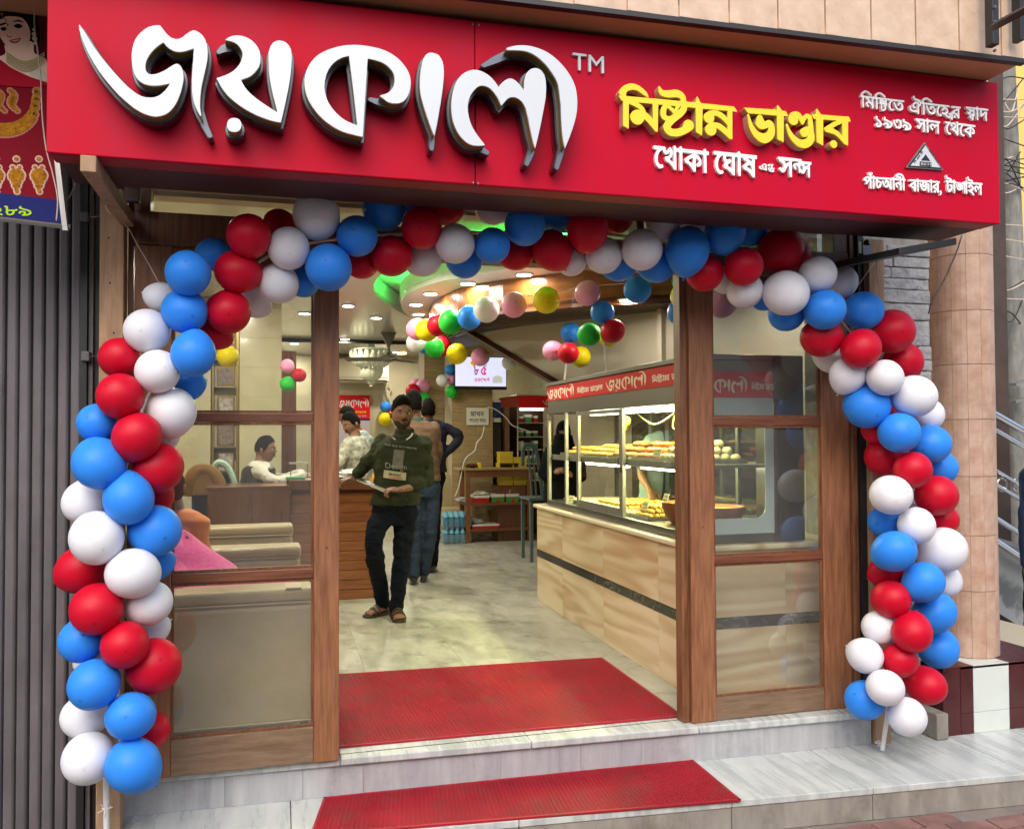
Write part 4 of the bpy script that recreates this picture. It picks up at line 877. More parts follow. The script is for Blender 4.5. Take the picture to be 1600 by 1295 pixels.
# ---------------------------------------------------------------- balloons
BALS = """w 494.5 337 38 0;r 437 354 28 2;r 389 369 35 0;w 451 388 34 0;b 513.5 418 37 0;b 558 369 32 0;b 336 398 27 2;r 371 425 35 0;b 294 427 37 0;w 435 443 32 1;b 474 441 25 2;w 396 470 27 3;w 252 465 25 2;b 288.5 486 37 0;r 356.5 487 36 1;r 335 520 27 2;w 230 517 37 1;b 302 553 36 0;r 187 559 34 1;w 246 580.5 36 0;b 294 601 26 2;r 188 619 38 0;w 268 643 39 1;b 153 661 33 1;r 214 682 38 0;w 256 680 25 3;b 155 724 42 0;r 246 731 41 1;b 201 779 40 0;w 137 783 38 2;r 243 775 29 3;b 242 829 42 1;w 151 840 44 0;w 208 895.5 42 0;b 243 880 28 3;r 129 889 41 2;w 233 942 37 1;r 151 951 42 0;w 236 984 27 3;b 128 1000 37 1;r 195 1007 38 0;r 240 1040 44 1;b 147 1069 42 0;w 131 1119 36 2;b 204 1118 39 0;r 236 1140 30 2;w 138 1184 42 1;b 208 1195 44 0;w 143 1030 25 3;
b 600 327.5 34 1;b 644 315 28 3;r 659 356 33 0;r 697 322 31 2;r 612 400 33 1;r 566 410 26 2;w 711 381 31 0;w 663 404 27 2;b 769 384 29 0;b 820 352 32 0;w 770 323 29 2;w 818 316 28 3;b 867 330 32 2;b 725 408 27 2;r 808 398 25 2;r 862 391 31 1;r 918 358.5 33 0;r 962 336 29 2;w 943 399 29.5 1;w 893 408 24 2;w 1003 390 32 0;b 968 413 28 2;b 1024 413 29 2;w 1035 347 29 1;w 1086 345 29 3;b 1074 391 35 0;b 1132 366.5 33 0;b 1172 358 28 2;r 1101 427 30 1;r 1162 416 30.5 0;r 1220 391 36 1;r 1240 398 27 2;w 1277.5 429 29.5 0;w 1312 441 27 2;w 1164 454 28 1;w 1132 438 22 3;b 1194 462 24 3;w 1228 458 36 0;b 1289 484 33 0;b 1349 485.5 32 1;b 1229 490 29 2;r 1283.5 527 33 1;r 1393 518 36 1;r 1345 545 31.5 0;w 1300 558 27 3;w 1325 585 29 1;r 1411 565 32 2;w 1383 590 30 0;w 1428 619 36 0;w 1450 648 26 2;b 1354 634 37 1;r 1386 652 22 3;r 1370 670 25 2;b 1405 676 33 0;b 1453 694 33 1;r 1381 714 31 2;b 1470 731 27 2;r 1426 734 31 0;w 1392 773 33 0;r 1463 774 34 1;r 1472 811 26 2;b 1383 815 27 2;w 1432 821 30 0;w 1473 859 37 1;b 1397 861 34 0;r 1386 892 28 2;r 1437 872 20 3;w 1478 908 26 2;b 1443 909 33.5 0;r 1392 936 31 1;b 1460 957 34 1;w 1374 980 28 1;r 1425 988 32 0;b 1466 1013 33 2;w 1352 1024 28 1;r 1406 1031 29 0;w 1383 1074 30 0;r 1446 1070 32 1;b 1351 1093 31 1;w 1417 1119 31.5 0"""
M_bal = {}
for k_, c_, nm in (('r', (.52, .002, .022), 'red'), ('b', (.030, .25, .82), 'blue'), ('w', (.72, .735, .79), 'white'), ('y', (.78, .66, .01), 'yellow'), ('g', (.02, .50, .05), 'green'), ('p', (.85, .36, .60), 'pink')):
    m = mat('balloon_' + nm, c_, .45, sss=.55, spec=.25); M_bal[k_] = m; nt = m.node_tree; N = nt.nodes; L = nt.links
    tc = N.new('ShaderNodeTexCoord'); vd = N.new('ShaderNodeVectorMath'); vd.operation = 'DISTANCE'; vd.inputs[1].default_value = (0, 0, 1.01); L.new(tc.outputs['Object'], vd.inputs[0])
    cr = N.new('ShaderNodeValToRGB'); cr.color_ramp.elements[0].position = .03; cr.color_ramp.elements[1].position = .10; kk = .62 if k_ != 'w' else .85
    cr.color_ramp.elements[0].color = (c_[0] * kk, c_[1] * kk, c_[2] * kk, 1); cr.color_ramp.elements[1].color = (*c_, 1); L.new(vd.outputs['Value'], cr.inputs[0]); L.new(cr.outputs[0], m.node_tree.nodes['Principled BSDF'].inputs['Base Color'])
prof = []
for i in range(25):
    t = i / 24 * math.pi; z = math.cos(t); r = math.sin(t) * (1.0 if z > 0 else 1 - .20 * z * z) ; z2 = z * (1.0 if z > 0 else 1.16); prof.append((max(r, .001), z2))
prof = prof[::-1]
kn = [(.05, -1.27), (.06, -1.25), (.022, -1.20), (.03, -1.17)]
BM = B().lathe(kn + prof[1:], (0, 0, 0), n=36).mesh('balloon'); BM.materials.append(M_bal['w']); BM.shade_smooth()
bi = []
for s_ in BALS.replace('\n', '').split(';'):
    c_, x, y, r, l = s_.split(); bi.append([c_, float(x), float(y), float(r), int(l)])
depth = np.array([3.42 + .085 * b_[4] for b_ in bi]); n = len(bi)
dirs = np.array([ray(b_[1], b_[2]) for b_ in bi]); dirs = dirs / dirs[:, 1:2]        # per unit of Y
rpx = np.array([b_[3] for b_ in bi])
def rw(i): 
    ax = np.dot(dirs[i] * depth[i], -ROT[:, 2]); sec = 1 + .5 * (((bi[i][1] - CX) / FOC) ** 2) * .5
    return rpx[i] * abs(ax) / FOC / sec
for it in range(120):
    C = CO[None] + dirs * depth[:, None]; Rr = np.array([rw(i) for i in range(n)])
    for i in range(n):
        for j in range(i + 1, n):
            dd = C[i] - C[j]; need = .90 * (Rr[i] + Rr[j]); dis = math.sqrt((dd ** 2).sum())
            if dis < need:
                lat = math.sqrt(max(0, dis * dis - dd[1] ** 2)); want = math.sqrt(max(0, need * need - lat * lat)); cur = abs(depth[i] - depth[j]); push = (want - cur) * .25
                a, b_ = (i, j) if (bi[i][4], i) <= (bi[j][4], j) else (j, i)
                if bi[i][4] == bi[j][4]: a, b_ = (i, j) if depth[i] <= depth[j] else (j, i)
                depth[a] -= push; depth[b_] += push
    depth = np.clip(depth, 3.36, 3.655)
CN = {'r': 'red', 'b': 'blue', 'w': 'white', 'y': 'yellow', 'g': 'green', 'p': 'pink'}
def zone(x, y):
    if x < 345 and y > 455:
        for lim, s_ in ((540, 'beside the left door top glass'), (640, 'level with the upper left padlock lug'), (700, 'level with the left door upper rail'), (800, 'left of the seated cashier'), (870, 'left of the tan sofa backs'), (925, 'level with the left door middle rail'), (1000, 'beside the lower left glass top'), (1085, 'beside the lower left glass'), (1150, 'by the left door bottom rail'), (2000, 'at the left foot of the arch')):
            if y < lim: return s_
    if x > 1320 and y > 500:
        for lim, s_ in ((610, 'before the grey stone wall'), (700, 'level with the right door upper rail'), (790, 'on the right leg upper part'), (880, 'level with the right door middle rail'), (960, 'on the right leg by the column'), (1045, 'near the column base'), (2000, 'at the right foot of the arch')):
            if y < lim: return s_
    for lim, s_ in ((345, 'on the arch left shoulder'), (470, 'on the arch under the transom window'), (575, 'above the left door stile'), (690, 'over the green lit cove'), (800, 'over the middle doorway'), (900, 'under the signboard seam'), (1010, 'over the pink balloon string'), (1110, 'above the right door stile'), (1210, 'over the right door glass top'), (1300, 'on the arch right shoulder'), (3000, 'below the sign right bracket')):
        if x < lim: return s_
def near(i):
    o = []
    for j in range(n):
        if j != i:
            dx, dy = bi[j][1] - bi[i][1], bi[j][2] - bi[i][2]; d = math.hypot(dx, dy)
            if d < (rpx[i] + rpx[j]) * 1.15: o.append((d, 'above' if dy < -abs(dx) else 'below' if dy > abs(dx) else 'left' if dx < 0 else 'right', CN[bi[j][0]]))
    return sorted(o)
labs = [None] * n; used = {}
REL = {'above': 'under', 'below': 'above', 'left': 'right of', 'right': 'left of'}
FR = {0: 'front', 1: '', 2: 'half hidden', 3: 'mostly hidden'}
def lab(i, k):
    nb = near(i); c = (FR[bi[i][4]] + ' ' + CN[bi[i][0]] + ' arch balloon').strip() + ' ' + zone(bi[i][1], bi[i][2]); seen = set(); ph = []
    for d, a, col in nb:
        if a not in seen and len(ph) < k: seen.add(a); ph.append(f'{REL[a]} {col}')
    return c + (', ' + ', '.join(ph) if ph else '')
for k in (1, 2, 3):
    cand = {i: lab(i, k) for i in range(n) if labs[i] is None}; cnt = {}
    for v in cand.values(): cnt[v] = cnt.get(v, 0) + 1
    for i, v in cand.items():
        if cnt[v] == 1 or k == 3: labs[i] = v
cnt = {}
for v in labs: cnt[v] = cnt.get(v, 0) + 1
for v in [q for q in cnt if cnt[q] > 1]:
    ids = sorted([i for i in range(n) if labs[i] == v], key=lambda i: bi[i][2]); 
    for q, i in enumerate(ids): labs[i] = v + (', upper one' if q == 0 else ', lower one')
def balloon(c, P, r, label, group, face=None):
    o = bpy.data.objects.new('balloon', BM); COL.objects.link(o); o.location = P; o.scale = (r * rnd.uniform(.96, 1.02), r * rnd.uniform(.96, 1.02), r * rnd.uniform(1.0, 1.08))
    f = Vector(face) if face else Vector((rnd.uniform(-.5, .5), -1, rnd.uniform(-.45, .5))); o.rotation_euler = f.to_track_quat('Z', 'Y').to_euler()
    o.material_slots[0].link = 'OBJECT'; o.material_slots[0].material = M_bal[c]; props(o, label, 'balloon', group); WL[o.name] = Vector(P); return o
ACX, ACY = 790, 900
for i in range(n):
    P = Vector((CO + dirs[i] * depth[i]).tolist()); l = bi[i][4]
    # poles point away from the garland core: outwards and to the street
    jx, jz = rnd.uniform(-.5, .5), rnd.uniform(-.55, .55); f = ((jx, -1, jz) if rnd.random() < .6 else (jx * 3, -.5, jz * 3)) if l < 2 else (rnd.choice((-1, 1)) * rnd.uniform(.5, 1), -.3, rnd.uniform(-.6, .6))
    balloon(bi[i][0], P, rw(i), labs[i], 'red white and blue balloons of the entrance arch', f)
# cord of the garland behind them
core = [(190, 1230), (185, 1080), (185, 900), (195, 740), (240, 600), (310, 500), (420, 400), (560, 370), (720, 365), (860, 362), (1000, 372), (1140, 400), (1250, 440), (1330, 520), (1390, 620), (1420, 740), (1430, 880), (1415, 1000), (1390, 1130)]
B().tube(catmull([onY(3.62, x, y) for x, y in core], 5), .006, 6).build('garland_line', M_pole, None, label='white plastic line strung through the whole balloon arch', cat='garland line', loc=onY(3.62, 190, 1230))
# inside garland and clusters: colour, x, y, r(px), Y depth
IN = [('p', 652, 514.6, 17.5, 7.6, 'garland left end balloon nearest the green cove'), ('y', 667, 516, 18, 7.45, 'garland second balloon beside the pink end one'), ('r', 685, 508, 18, 7.3, 'red garland balloon between yellow and green'), ('g', 704, 503, 19.5, 7.1, 'garland balloon between red and blue'), ('b', 733.5, 496, 19, 6.9, 'garland balloon between green and white'), ('w', 760, 484, 20.5, 6.6, 'garland balloon between blue and pink'), ('p', 803, 476.5, 20.6, 6.3, 'garland balloon between white and yellow'), ('y', 853.6, 469, 21, 6.1, 'garland balloon between two pink ones'), ('p', 918, 458, 20.4, 5.9, 'garland balloon above the display case clusters'), ('b', 996, 452.6, 21.5, 5.7, 'garland balloon hanging near the slatted soffit corner'),
      ('y', 1068, 463, 21, 5.3, 'garland balloon half behind the right door stile'), ('b', 1066, 487, 22, 5.42, 'garland balloon below yellow at the right door stile'), ('g', 1066, 440, 16, 5.35, 'garland balloon above yellow at the right door stile'), ('p', 1128, 475, 22, 4.6, 'balloon behind the right door top glass'),
      ('w', 650, 536, 15, 7.9, 'balloon under the pink garland end'), ('b', 666, 541, 13, 8.0, 'balloon peeping under the yellow garland end'), ('g', 679, 543.6, 15.5, 7.7, 'bright balloon hanging under the garland before a red one'), ('r', 690, 541, 16, 7.95, 'balloon behind the bright green hanging one'), ('y', 714, 553, 16.5, 7.7, 'balloon hanging at the upper left corner of the television'), ('p', 750.5, 557.5, 14.5, 8.4, 'balloon hanging before the television top edge'), ('w', 795, 567, 11, 9.0, 'balloon at the television upper right corner'),
      ('b', 703, 578, 8.5, 11.5, 'cluster balloon left of the television, top'), ('w', 691, 594.5, 9.3, 11.45, 'cluster balloon left of the television, outer'), ('p', 706, 593, 9, 11.55, 'cluster balloon touching the television side'), ('g', 706, 612, 10, 11.5, 'cluster balloon under the television left corner'),
      ('p', 660, 604, 12, 12.1, 'cluster balloon topmost behind the standing men'), ('r', 645, 611, 11.5, 12.0, 'cluster balloon just above the standing men'), ('g', 662, 623.5, 10.5, 12.0, 'cluster balloon right of the back turned head'), ('p', 650, 600, 9, 12.15, 'small cluster balloon tucked behind red and pink'),
      ('b', 602.7, 636, 9, 14.8, 'cluster balloon left of the standing man face'), ('y', 601.5, 655, 10.5, 14.75, 'cluster balloon lowest beside the standing man'), ('r', 611, 647, 8, 14.8, 'cluster balloon by the standing man ear'),
      ('b', 941, 488, 18.7, 5.9, 'cluster balloon highest above the display case'), ('g', 920.7, 522.7, 18.5, 6.05, 'cluster balloon in the middle above the display case'), ('r', 957.5, 517.6, 18.7, 5.85, 'cluster balloon on the nearer white stick'), ('y', 951, 527, 15, 6.1, 'cluster balloon hidden behind red on the nearer stick'), ('b', 892, 520, 16, 6.7, 'dark cluster balloon above the farther stick'), ('p', 864, 548, 16.5, 6.7, 'cluster balloon left on the farther stick'), ('r', 888, 551.7, 16.6, 6.5, 'cluster balloon front on the farther stick'), ('y', 907, 557.5, 16.5, 6.75, 'dim cluster balloon right on the farther stick'),
      ('y', 356, 557, 17, 6.3, 'balloon before the framed pictures niche'), ('p', 449, 572, 11, 8.6, 'cluster balloon standing in for a reflection high on the brown pilaster'), ('r', 467.6, 586, 11, 8.6, 'cluster balloon standing in for a reflection right on the brown pilaster'), ('g', 449, 600, 12, 8.6, 'cluster balloon standing in for a reflection low on the brown pilaster')]  # the pilaster cluster is a mirrored image modelled as solid balloons
for c_, x, y, r, Yv, lb in IN:
    P = onY(Yv, x, y); ax = abs(np.dot(dirs[0] * 0 + (np.array(P) - CO), -ROT[:, 2]))
    nm = CN[c_]; lb = lb if lb.startswith(nm) else nm + ' ' + lb
    balloon(c_, P, r * ax / FOC, lb, 'coloured balloons hung inside the shop')
gp = [onY(a[4] + .02, a[1], a[2] - a[3] * .5) for a in IN[:10]]
M_rib = mat('paper_ribbon', (.75, .66, .62), .6)
B().tube(catmull(gp, 5), .010, 6, flat=.25).build('ribbon', M_rib, None, label='pale paper ribbon carrying the coloured balloons across the shop ceiling', cat='ribbon', loc=gp[0])
for (x0, y0, x1, y1, Yv, lb) in ((944, 533, 947, 582, 5.92, 'white stick of the nearer balloon cluster on the display case'), (885, 566, 882, 594, 6.62, 'white stick of the farther balloon cluster on the display case')):
    B().tube([onY(Yv, x0, y0), onY(Yv, x1, y1)], .008, 8).build('balloon_stick', M_pole, None, label=lb, cat='stick', loc=onY(Yv, x1, y1), group='balloon sticks on the display case')
# ---------------------------------------------------------------- stone counter and glazed display case
M_onyx = onyx('onyx_panel', '#dccaa8', '#b18c60')
M_cap = veined('counter_cap', '#d9ceae', '#b39f74', 1.5, 5, .2, 'X', 3)
M_band = veined('dark_marble_band', '#14120f', '#6a6154', 4, 14, .2, 'DIAGONAL', 6, (0, .5, 0), (2, 2, 2), lo=.5, hi=1)
CXL = 2.12; CY0, CY1 = 4.06, 6.95
ct = thing('stone_counter', 'long onyx clad counter with a dark marble band and a cream top', 'counter', (2.5, 5.5, 0))
bx('core', M_grout, CXL + .02, 3.05, CY0 + .02, CY1 - .02, 0.001, .785, ct)
ys = [CY0, 4.55, 5.42, 6.28, CY1]
for a, b_ in zip(ys, ys[1:]):
    for z0, z1 in ((.002, .375), (.437, .784)): bx('onyx_panel', M_onyx, CXL, CXL + .018, a + .001, b_ - .001, z0, z1, ct)
    bx('marble_band', M_band, CXL - .003, CXL + .018, a + .0008, b_ - .0008, .3765, .4355, ct)
xs = [CXL, 2.62, 3.05]
for a, b_ in zip(xs, xs[1:]):
    for z0, z1 in ((.002, .375), (.437, .784)): bx('onyx_panel', M_onyx, a + .019, b_ - .001 + .019, CY0 - .0, CY0 + .018, z0, z1, ct)
    bx('marble_band', M_band, a + .019, b_ + .018, CY0 - .003, CY0 + .018, .3765, .4355, ct)
bx('counter_top', M_cap, CXL - .03, 3.07, CY0 - .03, CY1 + .03, .786, .818, ct, bev=.012, seg=3)
# display case
ca = thing('display_case', 'steel framed glass sweets display case with a red name band on the counter', 'display case', (2.45, 5.4, .82))
X0, X1, Y0c, Y1c, Z0, Z1 = 2.15, 2.78, 4.10, 6.76, .822, 1.83
bx('base_frame', M_steel, X0, X1, Y0c, Y1c, Z0, Z0 + .045, ca, bev=.003)
bx('header', M_steel, X0 + .012, X1, Y0c + .004, Y1c, 1.575, 1.80, ca, bev=.002)
bx('top_sheet', M_steel, X0 - .006, X1 + .006, Y0c - .006, Y1c + .006, 1.802, 1.832, ca, bev=.004)
M_bandr = mat('band_red', (.60, .004, .010), .4, spec=.25)
nb = bx('name_band', M_bandr, X0 + .004, X0 + .011, Y0c + .02, Y1c - .02, 1.682, 1.796, ca)
M_btx = mat('band_text', (.85, .76, .62), .4)
bw = lambda px_: onX(X0, px_, 610).y
for xa, xb, NL, z_, h_ in ((855, 896, JN, 1.687, .106), (901, 941, YN, 1.708, .05), (946, 1009, JN, 1.687, .106), (1018, 1078, YN, 1.708, .05), (1090, 1200, JN, 1.687, .106)):
    ya, yb = bw(xa), max(bw(xb), Y0c + .03); logo('band_text', NL, M_btx, (X0 + .004, min(ya, Y1c - .02), z_), (0, -1, 0), (0, 0, 1), min(ya, Y1c - .02) - yb, h_, nb)
nb2 = bx('name_band', M_bandr, X0 + .012, 2.66, Y0c - .004, Y0c + .003, 1.60, 1.74, ca)
logo('band_text', JN, M_btx, (2.10, Y0c - .004, 1.618), (1, 0, 0), (0, 0, 1), .34, .095, nb2, clip=(.07, 1)); logo('band_text', YN, M_btx, (2.465, Y0c - .004, 1.64), (1, 0, 0), (0, 0, 1), .165, .045, nb2)
for y_, w_ in ((Y0c + .03, .022), (5.18, .028), (6.02, .018), (6.30, .012), (Y1c - .02, .02)): bx('front_post', M_alu, X0 + .002, X0 + .028, y_ - w_, y_ + w_, Z0 + .046, 1.574, ca, bev=.002)
for y_ in (Y0c + .02, 4.75, 5.4, 6.05, Y1c - .02): bx('rear_post', M_steel, X1 - .03, X1 - .004, y_ - .015, y_ + .015, Z0 + .046, 1.574, ca)
d1 = bx('sliding_pane', M_glassc, X0 + .012, X0 + .016, 5.215, 5.99, .90, 1.545, ca)
bx('pane_frame', M_alu, X0 + .006, X0 + .022, 5.216, 5.989, .869, .92, d1, bev=.002); bx('pane_frame', M_alu, X0 + .006, X0 + .022, 5.216, 5.989, 1.545, 1.572, d1)
bx('sliding_pane', M_glassc, X0 + .020, X0 + .024, Y0c + .062, 5.144, .90, 1.545, ca)
bx('lock_hole', M_black, X0 - .0005, X0 + .0015, 5.165, 5.195, 1.155, 1.185, ca); bx('pull_slot', M_black, X0 - .0005, X0 + .0015, 5.21, 5.222, 1.12, 1.25, ca)
for y_ in (4.75, 5.42, 6.1): bx('rear_panel', glassmat('smoked_rear', tint=(.42, .45, .38), extra=.08), X1 - .018, X1 - .014, y_ - .30, y_ + .31, Z0 + .05, 1.57, ca)
# end panel: pale sheet with a rounded opening
e = B(); op = []
ex0, ex1, ez0, ez1 = X0 + .005, 2.598, .868, 1.598; hx0, hx1, hz0, hz1, rr = 2.18, 2.545, .95, 1.49, .06
for cx_, cz_, a0_ in ((hx1 - rr, hz1 - rr, 0), (hx0 + rr, hz1 - rr, 90), (hx0 + rr, hz0 + rr, 180), (hx1 - rr, hz0 + rr, 270)):
    for k in range(7): a = R_(a0_ + k * 15); op.append((cx_ + rr * math.cos(a), cz_ + rr * math.sin(a)))
place_plate('end_panel', [np.array([(ex0, ez0), (ex1, ez0), (ex1, ez1), (ex0, ez1)]), np.array(op[::-1])], .004, mat('pale_sheet', (.42, .52, .55), .4), (0, Y0c, 0), (1, 0, 0), (0, 0, 1), ca)
bx('end_glass', M_glassc, ex0, ex1, Y0c + .006, Y0c + .009, ez0, ez1, ca)
bx('side_cabinet', mat('dark_cabinet', (.03, .026, .026), .3, coat=.2), 2.60, 2.775, Y0c - .02, Y0c + .18, .822, 1.83, ca)
bx('shelf', M_steel, X0 + .04, X1 - .03, Y0c + .03, Y1c - .04, 1.218, 1.236, ca, bev=.002)
bx('shelf_lip', M_alu, X0 + .034, X0 + .040, Y0c + .03, Y1c - .04, 1.20, 1.242, ca)
M_tube = mat('tube_light', (1, 1, .62), emit=14)
tb = [(X0 + .11, 1.555, 4.9, 6.0), (X0 + .17, 1.555, 4.25, 5.0), (X0 + .11, 1.19, 5.3, 6.1), (X0 + .14, 1.19, 4.3, 5.15)]
for x, z, a, b_ in tb: B().tube([(x, a, z), (x, b_, z)], .012, 10).build('tube_lamp', M_tube, ca)
for z in (1.53, 1.17):
    l = bpy.data.lights.new('case_tube', 'AREA'); l.shape = 'RECTANGLE'; l.size = .05; l.size_y = 2.2; l.energy = 15; l.color = (1, .98, .42); q = bpy.data.objects.new('case_tube_light', l); COL.objects.link(q); q.location = Vector((X0 + .2, 5.3, z)) - wloc(ca); q.parent = ca
# trays and sweets
M_tray = mat('steel_tray', (.5, .5, .48), .3, metal=.9); M_sw = {'tan': mat('sweet_tan', (.40, .19, .05), .6, var=.6, vscale=60, bump=.8, bscale=90), 'gold': mat('sweet_gold', (.58, .36, .06), .55, var=.35, vscale=30, bump=.4), 'orange': mat('sweet_orange', (.62, .20, .04), .5, var=.3, vscale=20), 'green': mat('sweet_green', (.34, .50, .10), .6, var=.3, vscale=20), 'pale': mat('sweet_pale', (.60, .52, .34), .55, var=.2, vscale=20), 'brown': mat('sweet_brown', (.22, .08, .03), .4, var=.4, vscale=20)}
def tray(label, x0, x1, y0, y1, z, kind, shape, n, layers=2, h=.03):
    t = thing('tray', label, 'tray', ((x0 + x1) / 2, (y0 + y1) / 2, z), 'trays of sweets in the display case')
    b = B().box(x0, x1, y0, y1, z, z + .003); 
    for a, b_, c, d in ((x0, x0 + .003, y0, y1), (x1 - .003, x1, y0, y1), (x0, x1, y0, y0 + .003), (x0, x1, y1 - .003, y1)): b.box(a, b_, c, d, z, z + .022)
    b.build('rim', M_tray, t); r = random.Random(len(label)); me = None
    nx, ny = n; sx, sy = (x1 - x0 - .03) / nx, (y1 - y0 - .03) / ny
    for L_ in range(layers):
        for i in range(nx - L_):
            for j in range(ny - L_):
                p = (x0 + .015 + (i + .5 + L_ * .5) * sx + r.uniform(-.003, .003), y0 + .015 + (j + .5 + L_ * .5) * sy + r.uniform(-.003, .003), z + .004 + h * .5 + L_ * h * .8)
                if me is None:
                    q = (B().ball(p, 1, sx * .48, sy * .5, h * .5, 10) if shape == 'ball' else B().box(p[0] - sx * .45, p[0] + sx * .45, p[1] - sy * .45, p[1] + sy * .45, p[2] - h / 2, p[2] + h / 2)).build('sweet', M_sw[kind], t, smooth=(shape == 'ball'), bev=.004 if shape != 'ball' else 0, loc=p); me = q
                else:
                    q = me.copy(); COL.objects.link(q); q.location = Vector(p) - wloc(t); q.rotation_euler.z = r.uniform(-.25, .25)
    return t
zs = 1.2365
tray('tray of golden loaves on the upper shelf at the far end', 2.22, 2.70, 6.12, 6.62, zs, 'gold', 'ball', (4, 6), 2, .04)
tray('upper shelf tray heaped with flat golden sweets left of the yellow bundle', 2.22, 2.70, 5.62, 6.08, zs, 'gold', 'ball', (5, 6), 3, .035)
tray('upper shelf tray of long brown fried sweets behind the sliding pane', 2.22, 2.70, 5.22, 5.58, zs, 'tan', 'ball', (4, 4), 3, .045)
tray('upper shelf tray of round orange sweets right of the steel post', 2.22, 2.70, 4.80, 5.16, zs, 'orange', 'ball', (5, 5), 3, .045)
tray('upper shelf tray of big pale round sweets behind the door glass', 2.20, 2.56, 4.30, 4.76, zs, 'pale', 'ball', (5, 6), 3, .05)
zb = Z0 + .047
tray('bottom tray of yellow crumb sweets beside a price card', 2.24, 2.72, 5.50, 6.0, zb, 'gold', 'ball', (9, 9), 2, .032)
tray('bottom tray of reddish square sweets before the yellow crumb ones', 2.20, 2.44, 5.14, 5.48, zb, 'brown', 'box', (5, 6), 1, .02)
tray('bottom tray of green sweets behind the leaning price card', 2.46, 2.74, 5.05, 5.46, zb, 'green', 'ball', (6, 6), 3, .03)
tray('bottom tray of yellow round sweets by the clay bowl', 2.20, 2.42, 4.86, 5.10, zb, 'gold', 'ball', (5, 6), 3, .035)
tray('bottom tray of pale paper sweets at the far end', 2.24, 2.70, 6.10, 6.6, zb, 'pale', 'box', (4, 4), 1, .02)
M_clay = mat('clay_bowl', (.30, .09, .03), .5, var=.3, vscale=12)
for lb, x, y_, r in (('brown clay bowl of curd near the right door stile', 2.33, 4.66, .12), ('large dark clay bowl in the case end window', 2.37, 4.34, .165)):
    t = thing('clay_bowl', lb, 'bowl', (x, y_, zb), 'clay bowls in the display case')
    B().lathe([(r * .55, 0), (r * .8, .04), (r, .10), (r * 1.02, .13), (r * .94, .13), (r * .9, .105)], (x, y_, zb), n=28).build('bowl', M_clay, t, smooth='auto'); B().lathe([(r * .92, .10), (r * .92, .112)], (x, y_, zb), n=28).build('curd', M_sw['gold'], t)
M_card = mat('price_card', (.66, .68, .30), .6)
def card(lb, x, y_, z, rz=0, w_=.07, h_=.05):
    t = thing('price_card', lb, 'price card', (x, y_, z), 'price cards among the sweets'); u = Vector((math.sin(rz) * .3, -1, 0)).normalized(); v = Vector((.35, 0, .94))
    n_ = u.cross(v).normalized(); c = Vector((x, y_, z)) + v * h_ / 2
    B().obox(c, u * w_ / 2, v * h_ / 2, n_ * .001).build('card', M_card, t)
    b = B(); q_ = random.Random(int(x * 977 + y_ * 131))
    for k in (.68, .32):
        e = -.36
        while e < .34: l_ = q_.uniform(.05, .12); b.obox(c + u * w_ * (e + l_ / 2) + v * (k - .5 + q_.uniform(-.04, .04)) * h_ - n_ * .0016 * (1 if n_.x > 0 else -1), u * w_ * l_ / 2, v * h_ * q_.uniform(.03, .08), n_ * .0004); e += l_ + .05
    b.build('blurred_price_print', M_black, t, kind='stuff')
card('price card on the bottom far end of the case', 2.2, 6.33, zb, .5, .09, .06); card('price card standing on the yellow crumb sweets', 2.32, 5.62, zb + .04); card('yellow price card leaning by the green sweets', 2.24, 5.02, zb + .045, .2, .075, .065)
card('price card above the clay bowl by the door stile', 2.24, 4.72, zb + .12, -.3, .08, .06); card('price card on the upper shelf near the right door stile', 2.22, 4.78, zs + .03, .4, .09, .05); card('price card on the big pale round sweets', 2.3, 4.50, zs + .10, -1.2, .09, .055)
M_wire = mat('yellow_wire', (.60, .60, .30), .5)
for lb, pts in (('yellowish cable looping under the display case roof', [(2.3, 4.6, 1.56), (2.35, 4.9, 1.50), (2.4, 5.2, 1.47), (2.45, 5.5, 1.52), (2.5, 5.7, 1.56)]), ('yellowish cable coiled down the display case corner', [(2.35, 4.75, 1.57), (2.33, 4.78, 1.45), (2.37, 4.74, 1.42), (2.33, 4.7, 1.40), (2.36, 4.76, 1.36), (2.34, 4.75, 1.26)])):
    B().tube(catmull(pts, 6), .005, 6).build('case_cable', M_wire, None, label=lb, cat='cable', loc=pts[0])
B().tube(catmull([(2.3, 5.50, 1.53), (2.33, 5.46, 1.50), (2.29, 5.44, 1.46), (2.32, 5.5, 1.45), (2.3, 5.52, 1.50)], 4), .016, 7).build('yellow_bag', mat('yellow_plastic', (.7, .62, .02), .3), None, label='crumpled yellow plastic bundle tied under the display case light', cat='plastic bag', loc=(2.3, 5.5, 1.5))
# ---------------------------------------------------------------- slatted desk, cash desk
M_slatw = mat('desk_slat', (.30, .105, .035), .38, var=.4, vscale=4, stretch=(1, 9, 9), coat=.3, col2=(.17, .055, .02))
M_panel = mat('desk_panel', (.17, .06, .028), .3, var=.4, vscale=3, stretch=(7, 7, .8), coat=.4)
dk = thing('slatted_desk', 'reception desk with horizontal orange brown slats and a sloping top', 'desk', (.5, 7.7, 0))
bx('carcass', M_panel, .10, .86, 7.47, 8.05, .0, .985, dk)
for k in range(11): bx('slat', M_slatw, .09, .87, 7.448, 7.466, .002 + k * .083, .081 + k * .083, dk, bev=.002)
B().prism([(.08, 7.38, .955), (.98, 7.38, .935), (.98, 7.38, .96), (.56, 7.38, 1.03), (.08, 7.38, 1.03)], (0, .70, 0)).build('desk_top', M_panel, dk, bev=.003)
cdk = thing('cash_desk', 'plain brown panelled cash desk seen through the left door glass', 'desk', (-.2, 7.5, 0))
